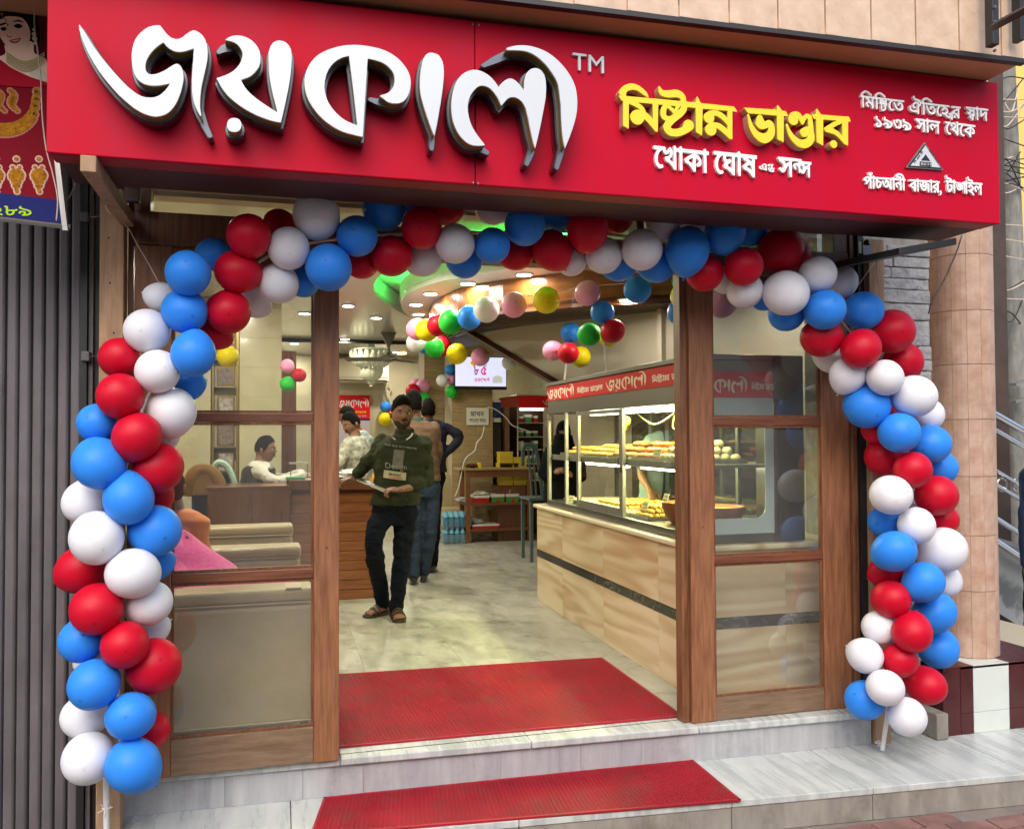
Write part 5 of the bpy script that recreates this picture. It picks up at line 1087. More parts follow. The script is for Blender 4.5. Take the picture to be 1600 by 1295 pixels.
bx('front_panel', M_panel, -.56, -.222, 7.35, 7.38, 0, .965, cdk); bx('front_panel', M_panel, -.218, .085, 7.35, 7.38, 0, .965, cdk); bx('work_top', M_panel, -.57, .085, 7.345, 7.9, .966, .99, cdk, bev=.002)
pr_ = onY(7.55, 452, 742); t = thing('receipt_machine', 'small dark machine with papers on the cash desk', 'machine', (pr_.x, 7.6, .99))
bx('body', M_dark, pr_.x - .02, pr_.x + .14, 7.55, 7.7, .991, 1.03, t, bev=.004); bx('paper_stack', mat('green_paper', (.10, .35, .20), .6), pr_.x - .03, pr_.x + .13, 7.52, 7.7, 1.031, 1.05, t); bx('tray_top', M_white, pr_.x, pr_.x + .16, 7.6, 7.72, 1.16, 1.175, t)
for dx in (.01, .15): bx('stand', M_chrome, pr_.x + dx, pr_.x + dx + .006, 7.64, 7.65, 1.051, 1.159, t)
# sofas
M_sofa = mat('tan_leather', (.46, .36, .20), .42, var=.2, vscale=3, bump=.7, bscale=5, bdist=.03)
def sofa(label, x0, x1, y0, y1, zt, back_first=True):
    t = thing('sofa', label, 'sofa', ((x0 + x1) / 2, (y0 + y1) / 2, 0), 'tan leather sofas inside the left door')
    bx('backrest', M_sofa, x0, x1, y0, y0 + .2, .08, zt - .062, t, bev=.03, seg=3); bx('top_cushion', M_sofa, x0, x1 + .004, y0 - .005, y0 + .21, zt - .06, zt, t, bev=.022, seg=3)
    for zz in (zt - .061, .10): B().tube([(x0, y0 - .002, zz), (x1, y0 - .002, zz), (x1 + .002, y0 + .2, zz)], .005, 6).build('seam', M_slatw if False else M_sofa, t)
    bx('seat', M_sofa, x0 + .05, x1 - .03, y0 + .205, y1, .12, .42, t, bev=.03, seg=3); bx('armrest', M_sofa, x1 - .02, x1 + .06, y0 + .21, y1, .08, .55, t, bev=.03, seg=3)
    for x in (x0 + .05, x1 - .06): bx('foot', M_black, x, x + .04, y0 + .03, y0 + .07, 0, .078, t)
    return t
sofa('big tan leather sofa back pressed against the left door glass', -.95, .155, 4.06, 4.58, .70)
sofa('second tan sofa back with a lower top behind the pink shawl', -.95, .12, 5.02, 5.5, .775)
s3 = sofa('third tan sofa back with a torn loop just before the cash desk', -.95, .085, 5.62, 6.1, .835)
bx('leather_patch', mat('tape', (.55, .47, .30), .3), .03, .10, 4.055, 4.20, .702, .708, bpy.data.objects['sofa'])
t = thing('sofa', 'light tan sofa end beside the slatted stone pillar', 'sofa', (2.0, 11.7, 0), 'tan leather sofas inside the left door')
pA, pB = onY(11.7, 684, 740), onY(11.7, 707, 795)
bx('backrest', M_sofa, pA.x - .1, pB.x + .02, 11.7, 11.85, .10, pA.z, t, bev=.02); bx('seat', M_sofa, pA.x - .1, pB.x + .06, 11.35, 11.69, .10, .42, t, bev=.02); bx('plinth', M_black, pA.x - .1, pB.x + .05, 11.4, 11.84, 0, .098, t)
# ---------------------------------------------------------------- back of the shop
M_strip = mat('split_stone', (.50, .37, .19), .55, var=.35, vscale=7, stretch=(.8, 1, 8), col2=(.33, .23, .11))
def stripwall(lb, x0, x1, y, z1, dx=0):
    t = thing('stone_pillar', lb, 'pillar', (x0, y, 0)); t['kind'] = 'structure'; del t['category']
    bx('pillar_core', M_grout, x0, x1, y + .02, y + .5, 0, z1, t); b = B(); r = random.Random(int(x0 * 100)); z = 0
    while z < z1 - .03:
        h = r.choice((.035, .045, .055)); x = x0 - r.uniform(0, .2)
        while x < x1:
            x2 = min(x + r.uniform(.25, .5), x1); xa = max(x, x0)
            if x2 - xa > .01: b.box(xa + .001, x2 - .001, y - r.uniform(.0, .012), y + .02, z + .0015, z + h - .0015)
            x = x2
        z += h
    b.build('stone_strips', M_strip, t, kind='stuff'); return t
pq = onY(12.3, 663, 700).x; pr2 = onY(11.6, 706, 700).x; pe = onY(11.6, 770, 700).x
stripwall('pillar clad in thin tan stone strips behind the television', pr2, pe, 11.6, 2.79); stripwall('recessed wall part clad in thin tan stone strips', pq, pr2 + .35, 12.3, 2.79)
a, b_ = onY(11.56, 729, 637), onY(11.56, 764, 664); t = thing('paper_notice', 'white paper notice with Bengali lettering taped to the stone pillar', 'notice', a)
bx('sheet', mat('paper_white', (.78, .78, .70), .6), a.x, b_.x, 11.572, 11.576, b_.z, a.z, t)
put_text('notice_text', 'মাখন', M_black, (a.x + .06, 11.572, a.z - .12), (b_.x - .07, 11.572, a.z - .12), .075, t, depth=.001, bold=.012); put_text('notice_text', 'পাওয়া যায়।', M_black, (a.x + .04, 11.572, b_.z + .04), (b_.x - .04, 11.572, b_.z + .04), .055, t, depth=.001, bold=.004)
# television
a, b_ = onY(11.4, 710, 556), onY(11.4, 792, 609); t = thing('television', 'wall television showing colourful 85 years lettering on a white screen', 'television', (a.x, 11.4, b_.z))
bx('case', M_black, a.x, b_.x, 11.40, 11.46, b_.z, a.z, t, bev=.004)
M_scr = mat('lit_screen', (.62, .62, .86), emit=.5); sx0, sx1, sz0, sz1 = a.x + .012, b_.x - .012, b_.z + .045, a.z - .012
bx('screen', M_scr, sx0, sx1, 11.396, 11.3995, sz0, sz1, t); bx('bracket', M_black, (a.x + b_.x) / 2 - .1, (a.x + b_.x) / 2 + .1, 11.461, 11.58, (a.z + b_.z) / 2 - .05, (a.z + b_.z) / 2 + .05, t)
cs = [mat('print_purple', (.35, .04, .35), .5, emit=.4), mat('print_magenta', (.65, .03, .22), .5, emit=.4), mat('print_crimson', (.5, .01, .06), .5, emit=.4)]
wS = sx1 - sx0; hS = sz1 - sz0
def sp(u, v): return (sx0 + wS * u, 11.396, sz0 + hS * v)
put_text('screen_text', '৮', cs[0], sp(.36, .40), sp(.46, .40), .13, t, depth=.001, bold=.03); put_text('screen_text', '৫', cs[1], sp(.50, .40), sp(.61, .40), .13, t, depth=.001, bold=.03)
put_text('screen_text', 'বছর পূিতর্', M_black, sp(.42, .68), sp(.62, .68), .03, t, depth=.001, bold=.004)
logo('screen_logo', JN, cs[2], sp(.36, .14), (1, 0, 0), (0, 0, 1), wS * .31, .07, t)
B().ball(Vector(sp(.34, .80)) , .03, 1, .1, 1, 10).ball(Vector(sp(.37, .72)), .02, 1, .1, 1, 8).build('screen_flower', mat('print_orange', (.6, .25, .02), .5, emit=.4), t)
B().prism([sp(.73, .12), sp(.92, .12), sp(.93, .30), sp(.88, .36), sp(.80, .38), sp(.73, .30)], (0, -.001, 0)).build('screen_picture', mat('print_grey', (.6, .6, .58), .5, emit=.3), t)
# banner on the rear wall
a, b_ = onY(14.9, 522, 617), onY(14.9, 578, 655); c = onY(14.9, 578, 745); t = thing('wall_banner', 'red and white shop banner hanging on the cream rear wall', 'banner', (a.x, 14.9, c.z))
bx('lower_field', mat('banner_grey', (.45, .40, .42), .5), a.x, b_.x, 14.90, 14.905, c.z, b_.z, t); rf = bx('red_field', M_bandr, a.x, b_.x, 14.898, 14.9055, b_.z, a.z, t); bx('blue_line', M_bd, a.x, b_.x, 14.897, 14.898, b_.z - .02, b_.z + .01, t)
H_ = a.z - b_.z; logo('banner_logo', JN, M_white, (b_.x - .56, 14.897, b_.z + H_ * .45), (1, 0, 0), (0, 0, 1), .54, H_ * .42, rf)
put_text('banner_text', 'িমষ্টান্ন ভাণ্ডার'.replace('িমষ্টান্ন ভাণ্ডার', 'িম{ষ্ট}া{ন্ন} ভা{ণ্ড}ার'), M_yellow, (b_.x - .50, 14.897, b_.z + H_ * .26), (b_.x - .06, 14.897, b_.z + H_ * .26), .035, rf, depth=.001, bold=.01)
put_text('banner_text', 'েখাকা েঘাষ এ{ণ্ড} স{ন্স}', M_white, (b_.x - .50, 14.897, b_.z + H_ * .1), (b_.x - .06, 14.897, b_.z + H_ * .1), .03, rf, depth=.001, bold=.008)
# air conditioner
a, b_ = onY(14.7, 505, 560), onY(14.7, 607, 598); t = thing('air_conditioner', 'long cream air conditioner on the rear wall below the chandelier', 'air conditioner', (a.x, 14.7, b_.z))
bx('body', M_plaster, a.x, b_.x, 14.6, 14.98, b_.z, a.z, t, bev=.03, seg=3); bx('vent_flap', M_black, a.x + .03, b_.x - .03, 14.595, 14.61, b_.z + .025, b_.z + .04, t); bx('front_line', M_alu, a.x + .02, b_.x - .02, 14.594, 14.6, b_.z + .075, b_.z + .082, t)
B().tube(catmull([onY(14.9, x, y) for x, y in ((607, 600), (612, 606), (608, 616), (611, 628), (606, 618), (604, 606))], 5), .012, 6).build('pipe', M_plaster, t)
# chandelier
M_crys = mat('cut_glass', (.55, .58, .42), .12, coat=.5, metal=.25, emit=.06); cc = onY(12.9, 580, 549); t = thing('chandelier', 'two tiered glass petal chandelier hanging below the ceiling', 'chandelier', (cc.x, 12.9, cc.z - .2))
def petals(name, z0, z1, r0, r1, n_, w_):
    for k in range(n_):
        a = 2 * math.pi * k / n_; d = Vector((math.cos(a), math.sin(a), 0)); s_ = Vector((-d.y, d.x, 0)); P = []
        for q in range(7):
            u = q / 6; r = r1 + (r0 - r1) * math.sin(u * math.pi / 2) ** .8; P.append(Vector((cc.x, 12.9, z1 + (z0 - z1) * u ** 1.6)) + d * r)
        B().tube(P, [w_ * (.35 + .65 * math.sin(math.pi * (q / 6) * .9 + .15)) for q in range(7)], 6, flat=.35).build(name, M_crys, t, smooth='auto')
petals('upper_petal', cc.z, cc.z - .24, .32, .14, 20, .055); petals('lower_petal', cc.z - .21, cc.z - .43, .17, .07, 13, .044)
B().lathe([(.03, -.53), (.02, -.51), (.05, -.48), (.02, -.45), (.06, -.42), (.13, -.24), (.08, -.16), (.13, 0), (.32, .01), (.30, .03), (.06, .05), (.05, ZC - cc.z)], cc, n=24).build('crown_bowl', M_crys, t, smooth='auto')
for k in range(6):
    a = math.pi / 3 * k; B().ball(cc + Vector((.05 * math.cos(a), .05 * math.sin(a), -.46)), .018, n=8).build('drop', M_crys, t, smooth=True)
# ceiling fan
fc = onZ(ZC, 607, 520); t = thing('ceiling_fan', 'dark ceiling fan on a cone mount just behind the chandelier', 'ceiling fan', fc)
B().lathe([(.004, -.30), (.035, -.28), (.02, -.25), (.02, -.19), (.10, -.02), (.105, -.001)], fc, n=20).build('cone_mount', mat('fan_grey', (.16, .15, .13), .4), t, smooth='auto')
B().lathe([(.03, -.40), (.11, -.38), (.12, -.33), (.05, -.30)], fc, n=20).build('motor', MATS['fan_grey'], t, smooth='auto')
for k in range(3):
    a = R_(-75 + 120 * k); d = Vector((math.cos(a), math.sin(a), 0)); s_ = Vector((-d.y, d.x, 0)); c0 = fc + Vector((0, 0, -.36)); B().obox(c0 + d * .34, d * .24, s_ * .065 + Vector((0, 0, .02)), (0, 0, .003)).build('blade', MATS['fan_grey'], t, bev=.002)
# black line and cove lamps at the far ceiling
lb0 = struct(bx('ceiling_beam', M_black, -1.3, 2.6, 12.55, 12.62, 2.75, 2.799))
M_cove = mat('warm_lamp', (1, .62, .22), emit=5)
for x, y in ((632, 543), (628, 552), (539, 538)): 
    p = onZ(2.79, x, y); p = onY(14.4, x, y); t = thing('spot_lamp', {632: 'small warm square ceiling lamp nearest the pink balloon', 628: 'small warm square ceiling lamp deep beyond the fan', 539: 'small warm ceiling lamp beside the left door stile'}[x], 'light', p); bx('lamp', M_cove, p.x - .07, p.x + .07, 14.38, 14.42, p.z - .01, p.z + .01, t); bx('frame', M_alu, p.x - .085, p.x + .085, 14.43, 14.45, p.z - .03, p.z + .03, t)
# niche with framed pictures, pilasters at the left
nx0, nx1 = onY(9, 334, 700).x, onY(9, 369, 700).x
nt_ = thing('picture_niche', 'tall gilt edged wall niche with shelves of framed pictures', 'wall niche', (nx0, 9, 1))
bx('back', M_plaster, nx0, nx1, 9.12, 9.14, .85, 2.45, nt_); bx('side_post', mat('gilt', (.35, .24, .08), .3, metal=.6), nx1, nx1 + .025, 8.98, 9.14, .85, 2.45, nt_); bx('side_post', MATS['gilt'], nx0 - .02, nx0, 8.98, 9.14, .85, 2.45, nt_)
M_pic = [mat('print_a', (.50, .24, .07), .3, var=.8, vscale=25), mat('print_b', (.12, .10, .14), .3, var=.9, vscale=30, col2=(.4, .3, .25)), mat('print_c', (.45, .24, .05), .3, var=.7, vscale=35, col2=(.30, .03, .02)), mat('print_d', (.7, .68, .6), .3, var=.7, vscale=25, col2=(.2, .12, .2))]
for k, (y0_, y1_, lb) in enumerate(((525, 560, 'framed white picture highest in the niche over the yellow balloon'), (572, 603, 'framed picture of a figure just under the yellow balloon'), (618, 648, 'round ornate framed picture in the middle of the niche'), (662, 697, 'framed dark deity picture below the door rail'), (706, 738, 'framed golden picture lowest in the niche'))):
    za, zb_ = onY(9, 350, y1_).z, onY(9, 350, y0_).z; t = thing('framed_picture', lb, 'picture', (nx0 + .02, 9.05, za), 'framed pictures in the niche')
    bx('frame', MATS['gilt'], nx0 + .03, nx1 - .02, 9.06, 9.075, za, zb_, t, bev=.003); bx('picture', M_pic[(k * 2 + 3) % 4], nx0 + .045, nx1 - .035, 9.055, 9.0595, za + .018, zb_ - .018, t); bx('niche_shelf', M_alu, nx0, nx1, 9.0, 9.118, za - .016, za - .004, nt_)
struct(bx('tiled_pilaster', M_grout, nx1 + .03, onY(9, 440, 600).x, 8.99, 9.4, 0, 2.79)); tiles('wall_tile', bpy.data.objects['tiled_pilaster'], (nx1 + .03, 8.99, 0), (1, 0, 0), (0, 0, 1), 1, 9, onY(9, 440, 600).x - nx1 - .03, .30, M_tilewall)
struct(bx('tiled_return_wall', M_grout, -1.3, nx0 - .03, 8.99, 9.4, 0, 2.79)); tiles('wall_tile', bpy.data.objects['tiled_return_wall'], (-1.3, 8.99, 0), (1, 0, 0), (0, 0, 1), 1, 9, nx0 - .03 + 1.3, .30, M_tilewall)
pa, pb_ = onY(9.8, 440, 620), onY(9.8, 463, 620); struct(bx('brown_pilaster', M_panel, pa.x, pb_.x, 9.8, 10.2, .9, 2.35))
# shop table with boxes
M_tab = mat('table_wood', (.22, .085, .035), .45, var=.35, vscale=5, stretch=(2, 2, 2)); ty = 10.85
x0_, x1_ = onY(ty, 722, 740).x, onY(ty, 834, 740).x; zt = onY(ty, 780, 731).z
tb_ = thing('display_table', 'brown wooden table with two lower shelves before the shelf cabinet', 'table', ((x0_ + x1_) / 2, ty + .2, 0))
bx('tabletop', mat('table_top', (.36, .27, .13), .4, var=.2), x0_ - .02, x1_ + .02, ty - .02, ty + .46, zt - .025, zt, tb_, bev=.003)
for x in (x0_ + .08, x1_ - .05):
    for y_ in (ty, ty + .38): bx('leg', M_tab, x - .03, x + .03, y_, y_ + .05, 0, zt - .027, tb_, bev=.003)
bx('apron', M_tab, x0_ + .112, x1_ - .082, ty + .008, ty + .03, zt - .12, zt - .028, tb_)
for z in (.44, .10): bx('shelf_board', M_tab, x0_ + .05, x1_ - .02, ty + .004, ty + .43, z - .018 + .06, z + .018 + .06, tb_, bev=.002)
M_box = {'red': mat('red_box', (.45, .01, .015), .45), 'green': mat('green_box', (.06, .24, .07), .5), 'white': mat('white_box', (.66, .66, .62), .5), 'yellow': mat('yellow_box', (.58, .42, .03), .5)}
def cbox(lb, x, y_, z, w_, d_, h_, c, grp, band=None):
    t = thing('carton', lb, 'box', (x, y_, z), grp); bx('carton_body', M_box[c], x - w_ / 2, x + w_ / 2, y_, y_ + d_, z, z + h_, t, bev=.003); bx('lid', M_box['white' if c != 'yellow' else 'yellow'], x - w_ / 2 - .002, x + w_ / 2 + .002, y_ - .002, y_ + d_ + .002, z + h_ * .7, z + h_ + .004, t)
    if band: B().prism([(x - w_ * .1, y_ - .003, z + .002), (x + w_ * .2, y_ - .003, z + .002), (x, y_ - .003, z + h_ * .66)], (0, -.001, 0)).build('printed_mark', M_box[band], t)
G1 = 'cartons on the display table'
m_ = (x0_ + x1_) / 2
cbox('red sweet carton with white lid on the middle table shelf', x0_ + .27, ty + .03, .518, .20, .28, .09, 'red', G1); cbox('green carton with red fan print, left one on the middle shelf', x0_ + .49, ty + .03, .518, .17, .28, .10, 'green', G1, 'red'); cbox('green carton with red fan print, right one by the table leg', x0_ + .69, ty + .03, .518, .17, .28, .10, 'green', G1, 'red')
cbox('long flat red carton on the bottom table shelf', x0_ + .32, ty + .02, .178, .36, .3, .05, 'red', G1)
def crumple(name, label, c, r, sx, sy, sz, m, cat, sd=0, amp=.25):
    b = B().ball((0, 0, 0), 1, n=16); V = [Vector(v) for v in b.v]; b.v = [tuple(Vector(c) + Vector((v.x * sx, v.y * sy, v.z * sz)) * r * (1 + amp * noise.noise(v * 2.3 + Vector((sd, 0, 0))))) for v in V]
    return b.build(name, m, None, label=label, cat=cat, loc=c, fix=True)
crumple('white_bag', 'crumpled white bag on the right green carton', (x0_ + .66, ty + .15, .655), .09, 1, .8, .6, M_box['white'], 'bag', 1); crumple('paper_pile', 'crumpled papers on the red carton of the table', (x0_ + .28, ty + .14, .632), .10, 1, .9, .3, M_box['white'], 'papers', 3, .5); crumple('paper_pile', 'grey crumpled papers sticking out of the table left side', (x0_ + .04, ty + .2, .545), .10, 1, .9, .35, mat('grey_paper', (.35, .35, .36), .6), 'papers', 5, .5)
crumple('white_bag', 'white bundle on the bottom table shelf left', (x0_ + .24, ty + .2, .262), .10, 1, .8, .45, mat('grey_bag', (.45, .44, .42), .5), 'bag', 6, .3); crumple('white_bag', 'dim white packet on the bottom table shelf right', (x0_ + .62, ty + .2, .235), .09, 1, .8, .6, MATS['grey_bag'], 'bag', 8, .3)
t = thing('snack_packet', 'dark packet with a yellow end on the table top', 'packet', (x0_ + .2, ty + .1, zt)); crumple('dark', None, (x0_ + .16, ty + .12, zt + .028), .08, 1.2, .7, .3, mat('maroon_packet', (.10, .012, .012), .4), None, 2, .5).parent = None
o = [x for x in COL.objects if x.name == 'dark'][0]; o.name = 'packet_body'; o.parent = t; o.location = Vector((x0_ + .16, ty + .12, zt + .028)) - wloc(t); bx('packet_end', M_yellow, x0_ + .235, x0_ + .27, ty + .06, ty + .14, zt + .001, zt + .07, t)
G2 = 'yellow sweet boxes stacked in the shop'; r = random.Random(5)
bxm = onY(11.0, 793, 690)
for k in range(11):
    col, lv = k % 2, k // 2
    cbox(f'yellow box {["lowest", "second lowest", "middle", "fourth", "fifth", "top"][lv]} in the {"left" if col == 0 else "right"} stack by the stone pillar', bxm.x + col * .19 - .03, 10.95, zt - .24 + lv * .075, .18, .16, .07, 'yellow', G2)
cbox('open yellow box on the table top right of the pillar', x0_ + .66, ty + .1, zt + .001, .26, .2, .05, 'yellow', G2)
bx('rear_bench', M_panel, bxm.x - .15, bxm.x + .30, 10.93, 11.3, 0, zt - .243, None, label='low brown bench under the stacked yellow boxes', cat='bench')
c = onY(11.98, 695, 720)
for k in range(18): cbox(f'orange yellow packet {["left", "middle", "right"][k % 3]} in row {["one", "two", "three", "four", "five", "six"][k // 3]} up behind the man in brown', c.x + (k % 3 - 1) * .085, 11.98, .78 + (k // 3) * .075, .08, .08, .07, 'yellow', G2)
bx('packet_stand', M_panel, c.x - .15, c.x + .15, 11.95, 12.08, 0, .777, None, label='dark stand carrying orange yellow packets behind the tan sofa', cat='stand')
# water bottle packs
M_wat = glassmat('blue_film', tint=(.30, .66, .82), extra=.30); M_bot = mat('blue_bottle', (.16, .45, .60), .2, coat=.5)
for k in range(2):
    p = (2.24, 10.9, .0 + k * .21); t = thing('bottle_pack', 'blue shrink wrapped water bottle pack, ' + ('lower' if k == 0 else 'upper') + ' of the two beside the table', 'bottle pack', p, 'water bottle packs by the table')
    pk = None
    for i in range(5):
        for j in range(3):
            q = (p[0] - .15 + i * .074, p[1] + j * .074, p[2])
            if pk is None: pk = B().lathe([(.030, .001), (.034, .01), (.034, .10), (.030, .11), (.034, .12), (.033, .15), (.014, .18), (.014, .20)], q, n=12).build('bottle', M_bot, t, smooth='auto')
            else: o = pk.copy(); COL.objects.link(o); o.location = (i * .074, j * .074, 0)
    bx('film_wrap', M_wat, p[0] - .192, p[0] + .184, p[1] - .04, p[1] + .19, p[2] + .002, p[2] + .13, t, bev=.012)
# shelf cabinet and fridge with red header
cy = 11.3; cxa, cxb, cxc = onY(cy, 790, 700).x, onY(cy, 808, 700).x, 3.66
sc_ = thing('shelf_cabinet', 'glass fronted shelf cabinet with a red lettered header behind the table', 'cabinet', ((cxa + cxc) / 2, cy + .2, 0))
zt1, zt0 = onY(cy, 808, 618).z, onY(cy, 808, 636).z
hd = B().prism([(cxa, cy + .35, zt0), (cxb, cy, zt0), (cxb, cy, zt1), (cxa, cy + .35, zt1 - .02)], (0.01, .02, 0)).build('header_side', mat('header_brown', (.22, .03, .015), .3), sc_)
hb = bx('header', M_bandr, cxb + .02, cxc, cy, cy + .02, zt0, zt1, sc_); logo('header_logo', JN, M_white, (cxb + .37, cy, zt0 + .02), (1, 0, 0), (0, 0, 1), .5, zt1 - zt0 - .05, hb)
bx('top_trim', M_chrome, cxb, cxc, cy - .01, cy + .4, zt1, zt1 + .02, sc_); bx('back_board', mat('cabinet_back', (.10, .04, .03), .4), cxb, cxc, cy + .38, cy + .4, 0, zt1, sc_)
for x in (cxb, cxc - .03): bx('upright', M_chrome, x, x + .018, cy, cy + .03, 0, zt0, sc_)
B().prism([(cxa, cy + .35, 0), (cxb, cy, 0), (cxb, cy, zt0), (cxa, cy + .35, zt0)], (.004, .004, 0)).build('side_glass', glassmat('smoked_glass', tint=(.5, .4, .35)), sc_)
shelves = [onY(cy, 830, y).z for y in (660, 682, 702, 724, 750)]
for z in shelves: bx('shelf', M_chrome, cxb + .02, cxc - .04, cy + .02, cy + .37, z - .01, z, sc_)
B().tube([(cxb + .05, cy + .04, zt0 - .03), (cxc - .1, cy + .04, zt0 - .03)], .012, 8).build('tube_lamp', mat('white_tube', (1, .97, .9), emit=6), sc_)
kx = 0
for si, z in enumerate(shelves[:5]):
    for i in range(9):
        c_ = r.choice(('red', 'green', 'white', 'white', 'red', 'green')); w_ = r.uniform(.05, .09); x = cxb + .08 + i * .105
        if x > cxc - .12: break
        cbox(f'{c_} packet on the {["top", "second", "third", "fourth", "lowest"][si]} cabinet shelf, {["first", "second", "third", "fourth", "fifth", "sixth", "seventh", "eighth", "ninth"][i]} from its left end', x, cy + .06, z + .001, w_, .15, r.uniform(.06, .12), c_, 'packets on the cabinet shelves')
fa, fb = onY(11.6, 768, 640), onY(11.6, 789, 640); t = thing('fridge', 'white glass door fridge with a dark blue picture between pillar and cabinet', 'fridge', (fa.x, 11.6, 0))
zf = onY(11.6, 780, 625).z; zm = onY(11.6, 780, 655).z
bx('body', M_box['white'], fa.x, fb.x, 11.62, 12.1, 0, zf, t, bev=.01); bx('top_picture', mat('fridge_blue', (.02, .05, .18), .3, var=.6, vscale=9), fa.x + .01, fb.x - .04, 11.612, 11.619, zm + .02, zf - .03, t); bx('door_glass', M_dark, fa.x + .01, fb.x - .035, 11.612, 11.619, .3, zm - .04, t); bx('door_frame', M_box['white'], fb.x - .034, fb.x - .004, 11.606, 11.619, .28, zf - .03, t)
# plastic chair standing on the counter side
M_pch = mat('pale_plastic_chair', (.11, .16, .18), .4); pc0 = 9.0
t = thing('plastic_chair', 'pale blue plastic chair back between the cabinet and the display case', 'chair', onY(pc0, 832, 760))
B().tube(catmull([onY(pc0, x, y) for x, y in ((817, 728), (818, 700), (826, 694), (836, 700), (841, 722), (846, 758), (848, 778))], 5), .022, 8, flat=.5).build('back_frame', M_pch, t, smooth='auto')
for x in (825, 832): B().tube([onY(pc0, x, 699), onY(pc0, x + 6, 776)], .011, 6).build('back_slat', M_pch, t)
q0 = onY(pc0, 840, 778); bx('seat', M_pch, q0.x - .1, q0.x + .32, pc0, pc0 + .4, q0.z - .03, q0.z, t, bev=.01)
for dx, dy in ((-.08, .02), (.28, .02), (-.08, .36), (.28, .36)): bx('leg', M_pch, q0.x + dx, q0.x + dx + .035, pc0 + dy, pc0 + dy + .035, 0, q0.z - .031, t)
cord('power_cable', 'white cable hanging down the stone pillar to the floor', [(757, 666), (753, 682), (745, 692), (742, 704), (728, 716), (722, 735), (717, 760), (711, 775)], .008, M_box['white'], 10.93, cat='cable'); cord('power_cable', 'thin white cable strung from the pillar to the cabinet', [(762, 636), (775, 640), (790, 652), (800, 664), (815, 670), (834, 676)], .007, M_box['white'], 10.9, cat='cable')
# things on the slatted desk
crumple('cloth_bundle', 'pale patterned cloth bundle on the slatted desk', (.62, 7.62, 1.06), .11, 1.3, 1, .45, mat('patterned_cloth', (.62, .50, .42), .7, var=.6, vscale=22, col2=(.25, .38, .42)), 'cloth', 11, .4)
B().lathe([(.018, 0), (.022, .02), (.010, .05), (.006, .07)], (.80, 7.56, 1.0), n=12).build('orange_bottle', mat('orange_plastic', (.75, .35, .02), .4), None, smooth='auto', label='tiny orange bottle on the slatted desk edge', cat='bottle', loc=(.80, 7.56, 1.0))
# chair with towels by the cash desk
M_tow = mat('brown_towel', (.24, .12, .03), .9, var=.3, vscale=30, bump=.6); M_tow2 = mat('mint_towel', (.45, .60, .50), .9, var=.2, vscale=30, bump=.6)
a = onY(7.9, 322, 745); t = thing('chair', 'dark chair back draped with a brown orange towel beside the niche', 'chair', (a.x, 7.9, 0)); bx('backrest', M_black, a.x - .12, a.x + .10, 7.9, 7.94, .5, a.z + .04, t, bev=.02); bx('seat', M_black, a.x - .2, a.x + .2, 7.95, 8.35, .42, .48, t); B().tube(catmull([(a.x - .15, 7.90, a.z - .16), (a.x - .13, 7.88, a.z - .02), (a.x - .07, 7.89, a.z + .06), (a.x + .04, 7.89, a.z + .05), (a.x + .11, 7.88, a.z - .04), (a.x + .13, 7.88, a.z - .16)], 5), [.05] * 26, 10, flat=.6).build('towel', M_tow, t, smooth='auto'); bx('towel_fall', M_tow, a.x - .12, a.x + .10, 7.87, 7.90, a.z - .16, a.z + .03, t, bev=.012)
for dx in (-.17, .15): bx('leg', M_black, a.x + dx, a.x + dx + .03, 8.0, 8.03, 0, .419, t)
a = onY(8.1, 350, 745); t = thing('chair', 'chair back under a curved mint green towel', 'chair', (a.x, 8.1, 0)); B().tube(catmull([(a.x - .10, 8.1, a.z + .06), (a.x - .05, 8.08, a.z + .13), (a.x + .02, 8.08, a.z + .10), (a.x + .08, 8.08, a.z - .02), (a.x + .12, 8.08, a.z - .2)], 5), .03, 8).build('towel', M_tow2, t, smooth='auto'); bx('backrest', M_black, a.x - .10, a.x + .09, 8.12, 8.16, .5, a.z + .04, t, bev=.02); bx('seat', M_black, a.x - .15, a.x + .15, 8.17, 8.5, .42, .48, t)
for dx in (-.12, .10): bx('leg', M_black, a.x + dx, a.x + dx + .03, 8.2, 8.23, 0, .419, t)
bx('green_bin', mat('dark_green', (.02, .09, .04), .5), .0, .25, 8.6, 8.9, .6, 1.0, None, label='dark green box behind the cash desk beside the seated cashier', cat='box')
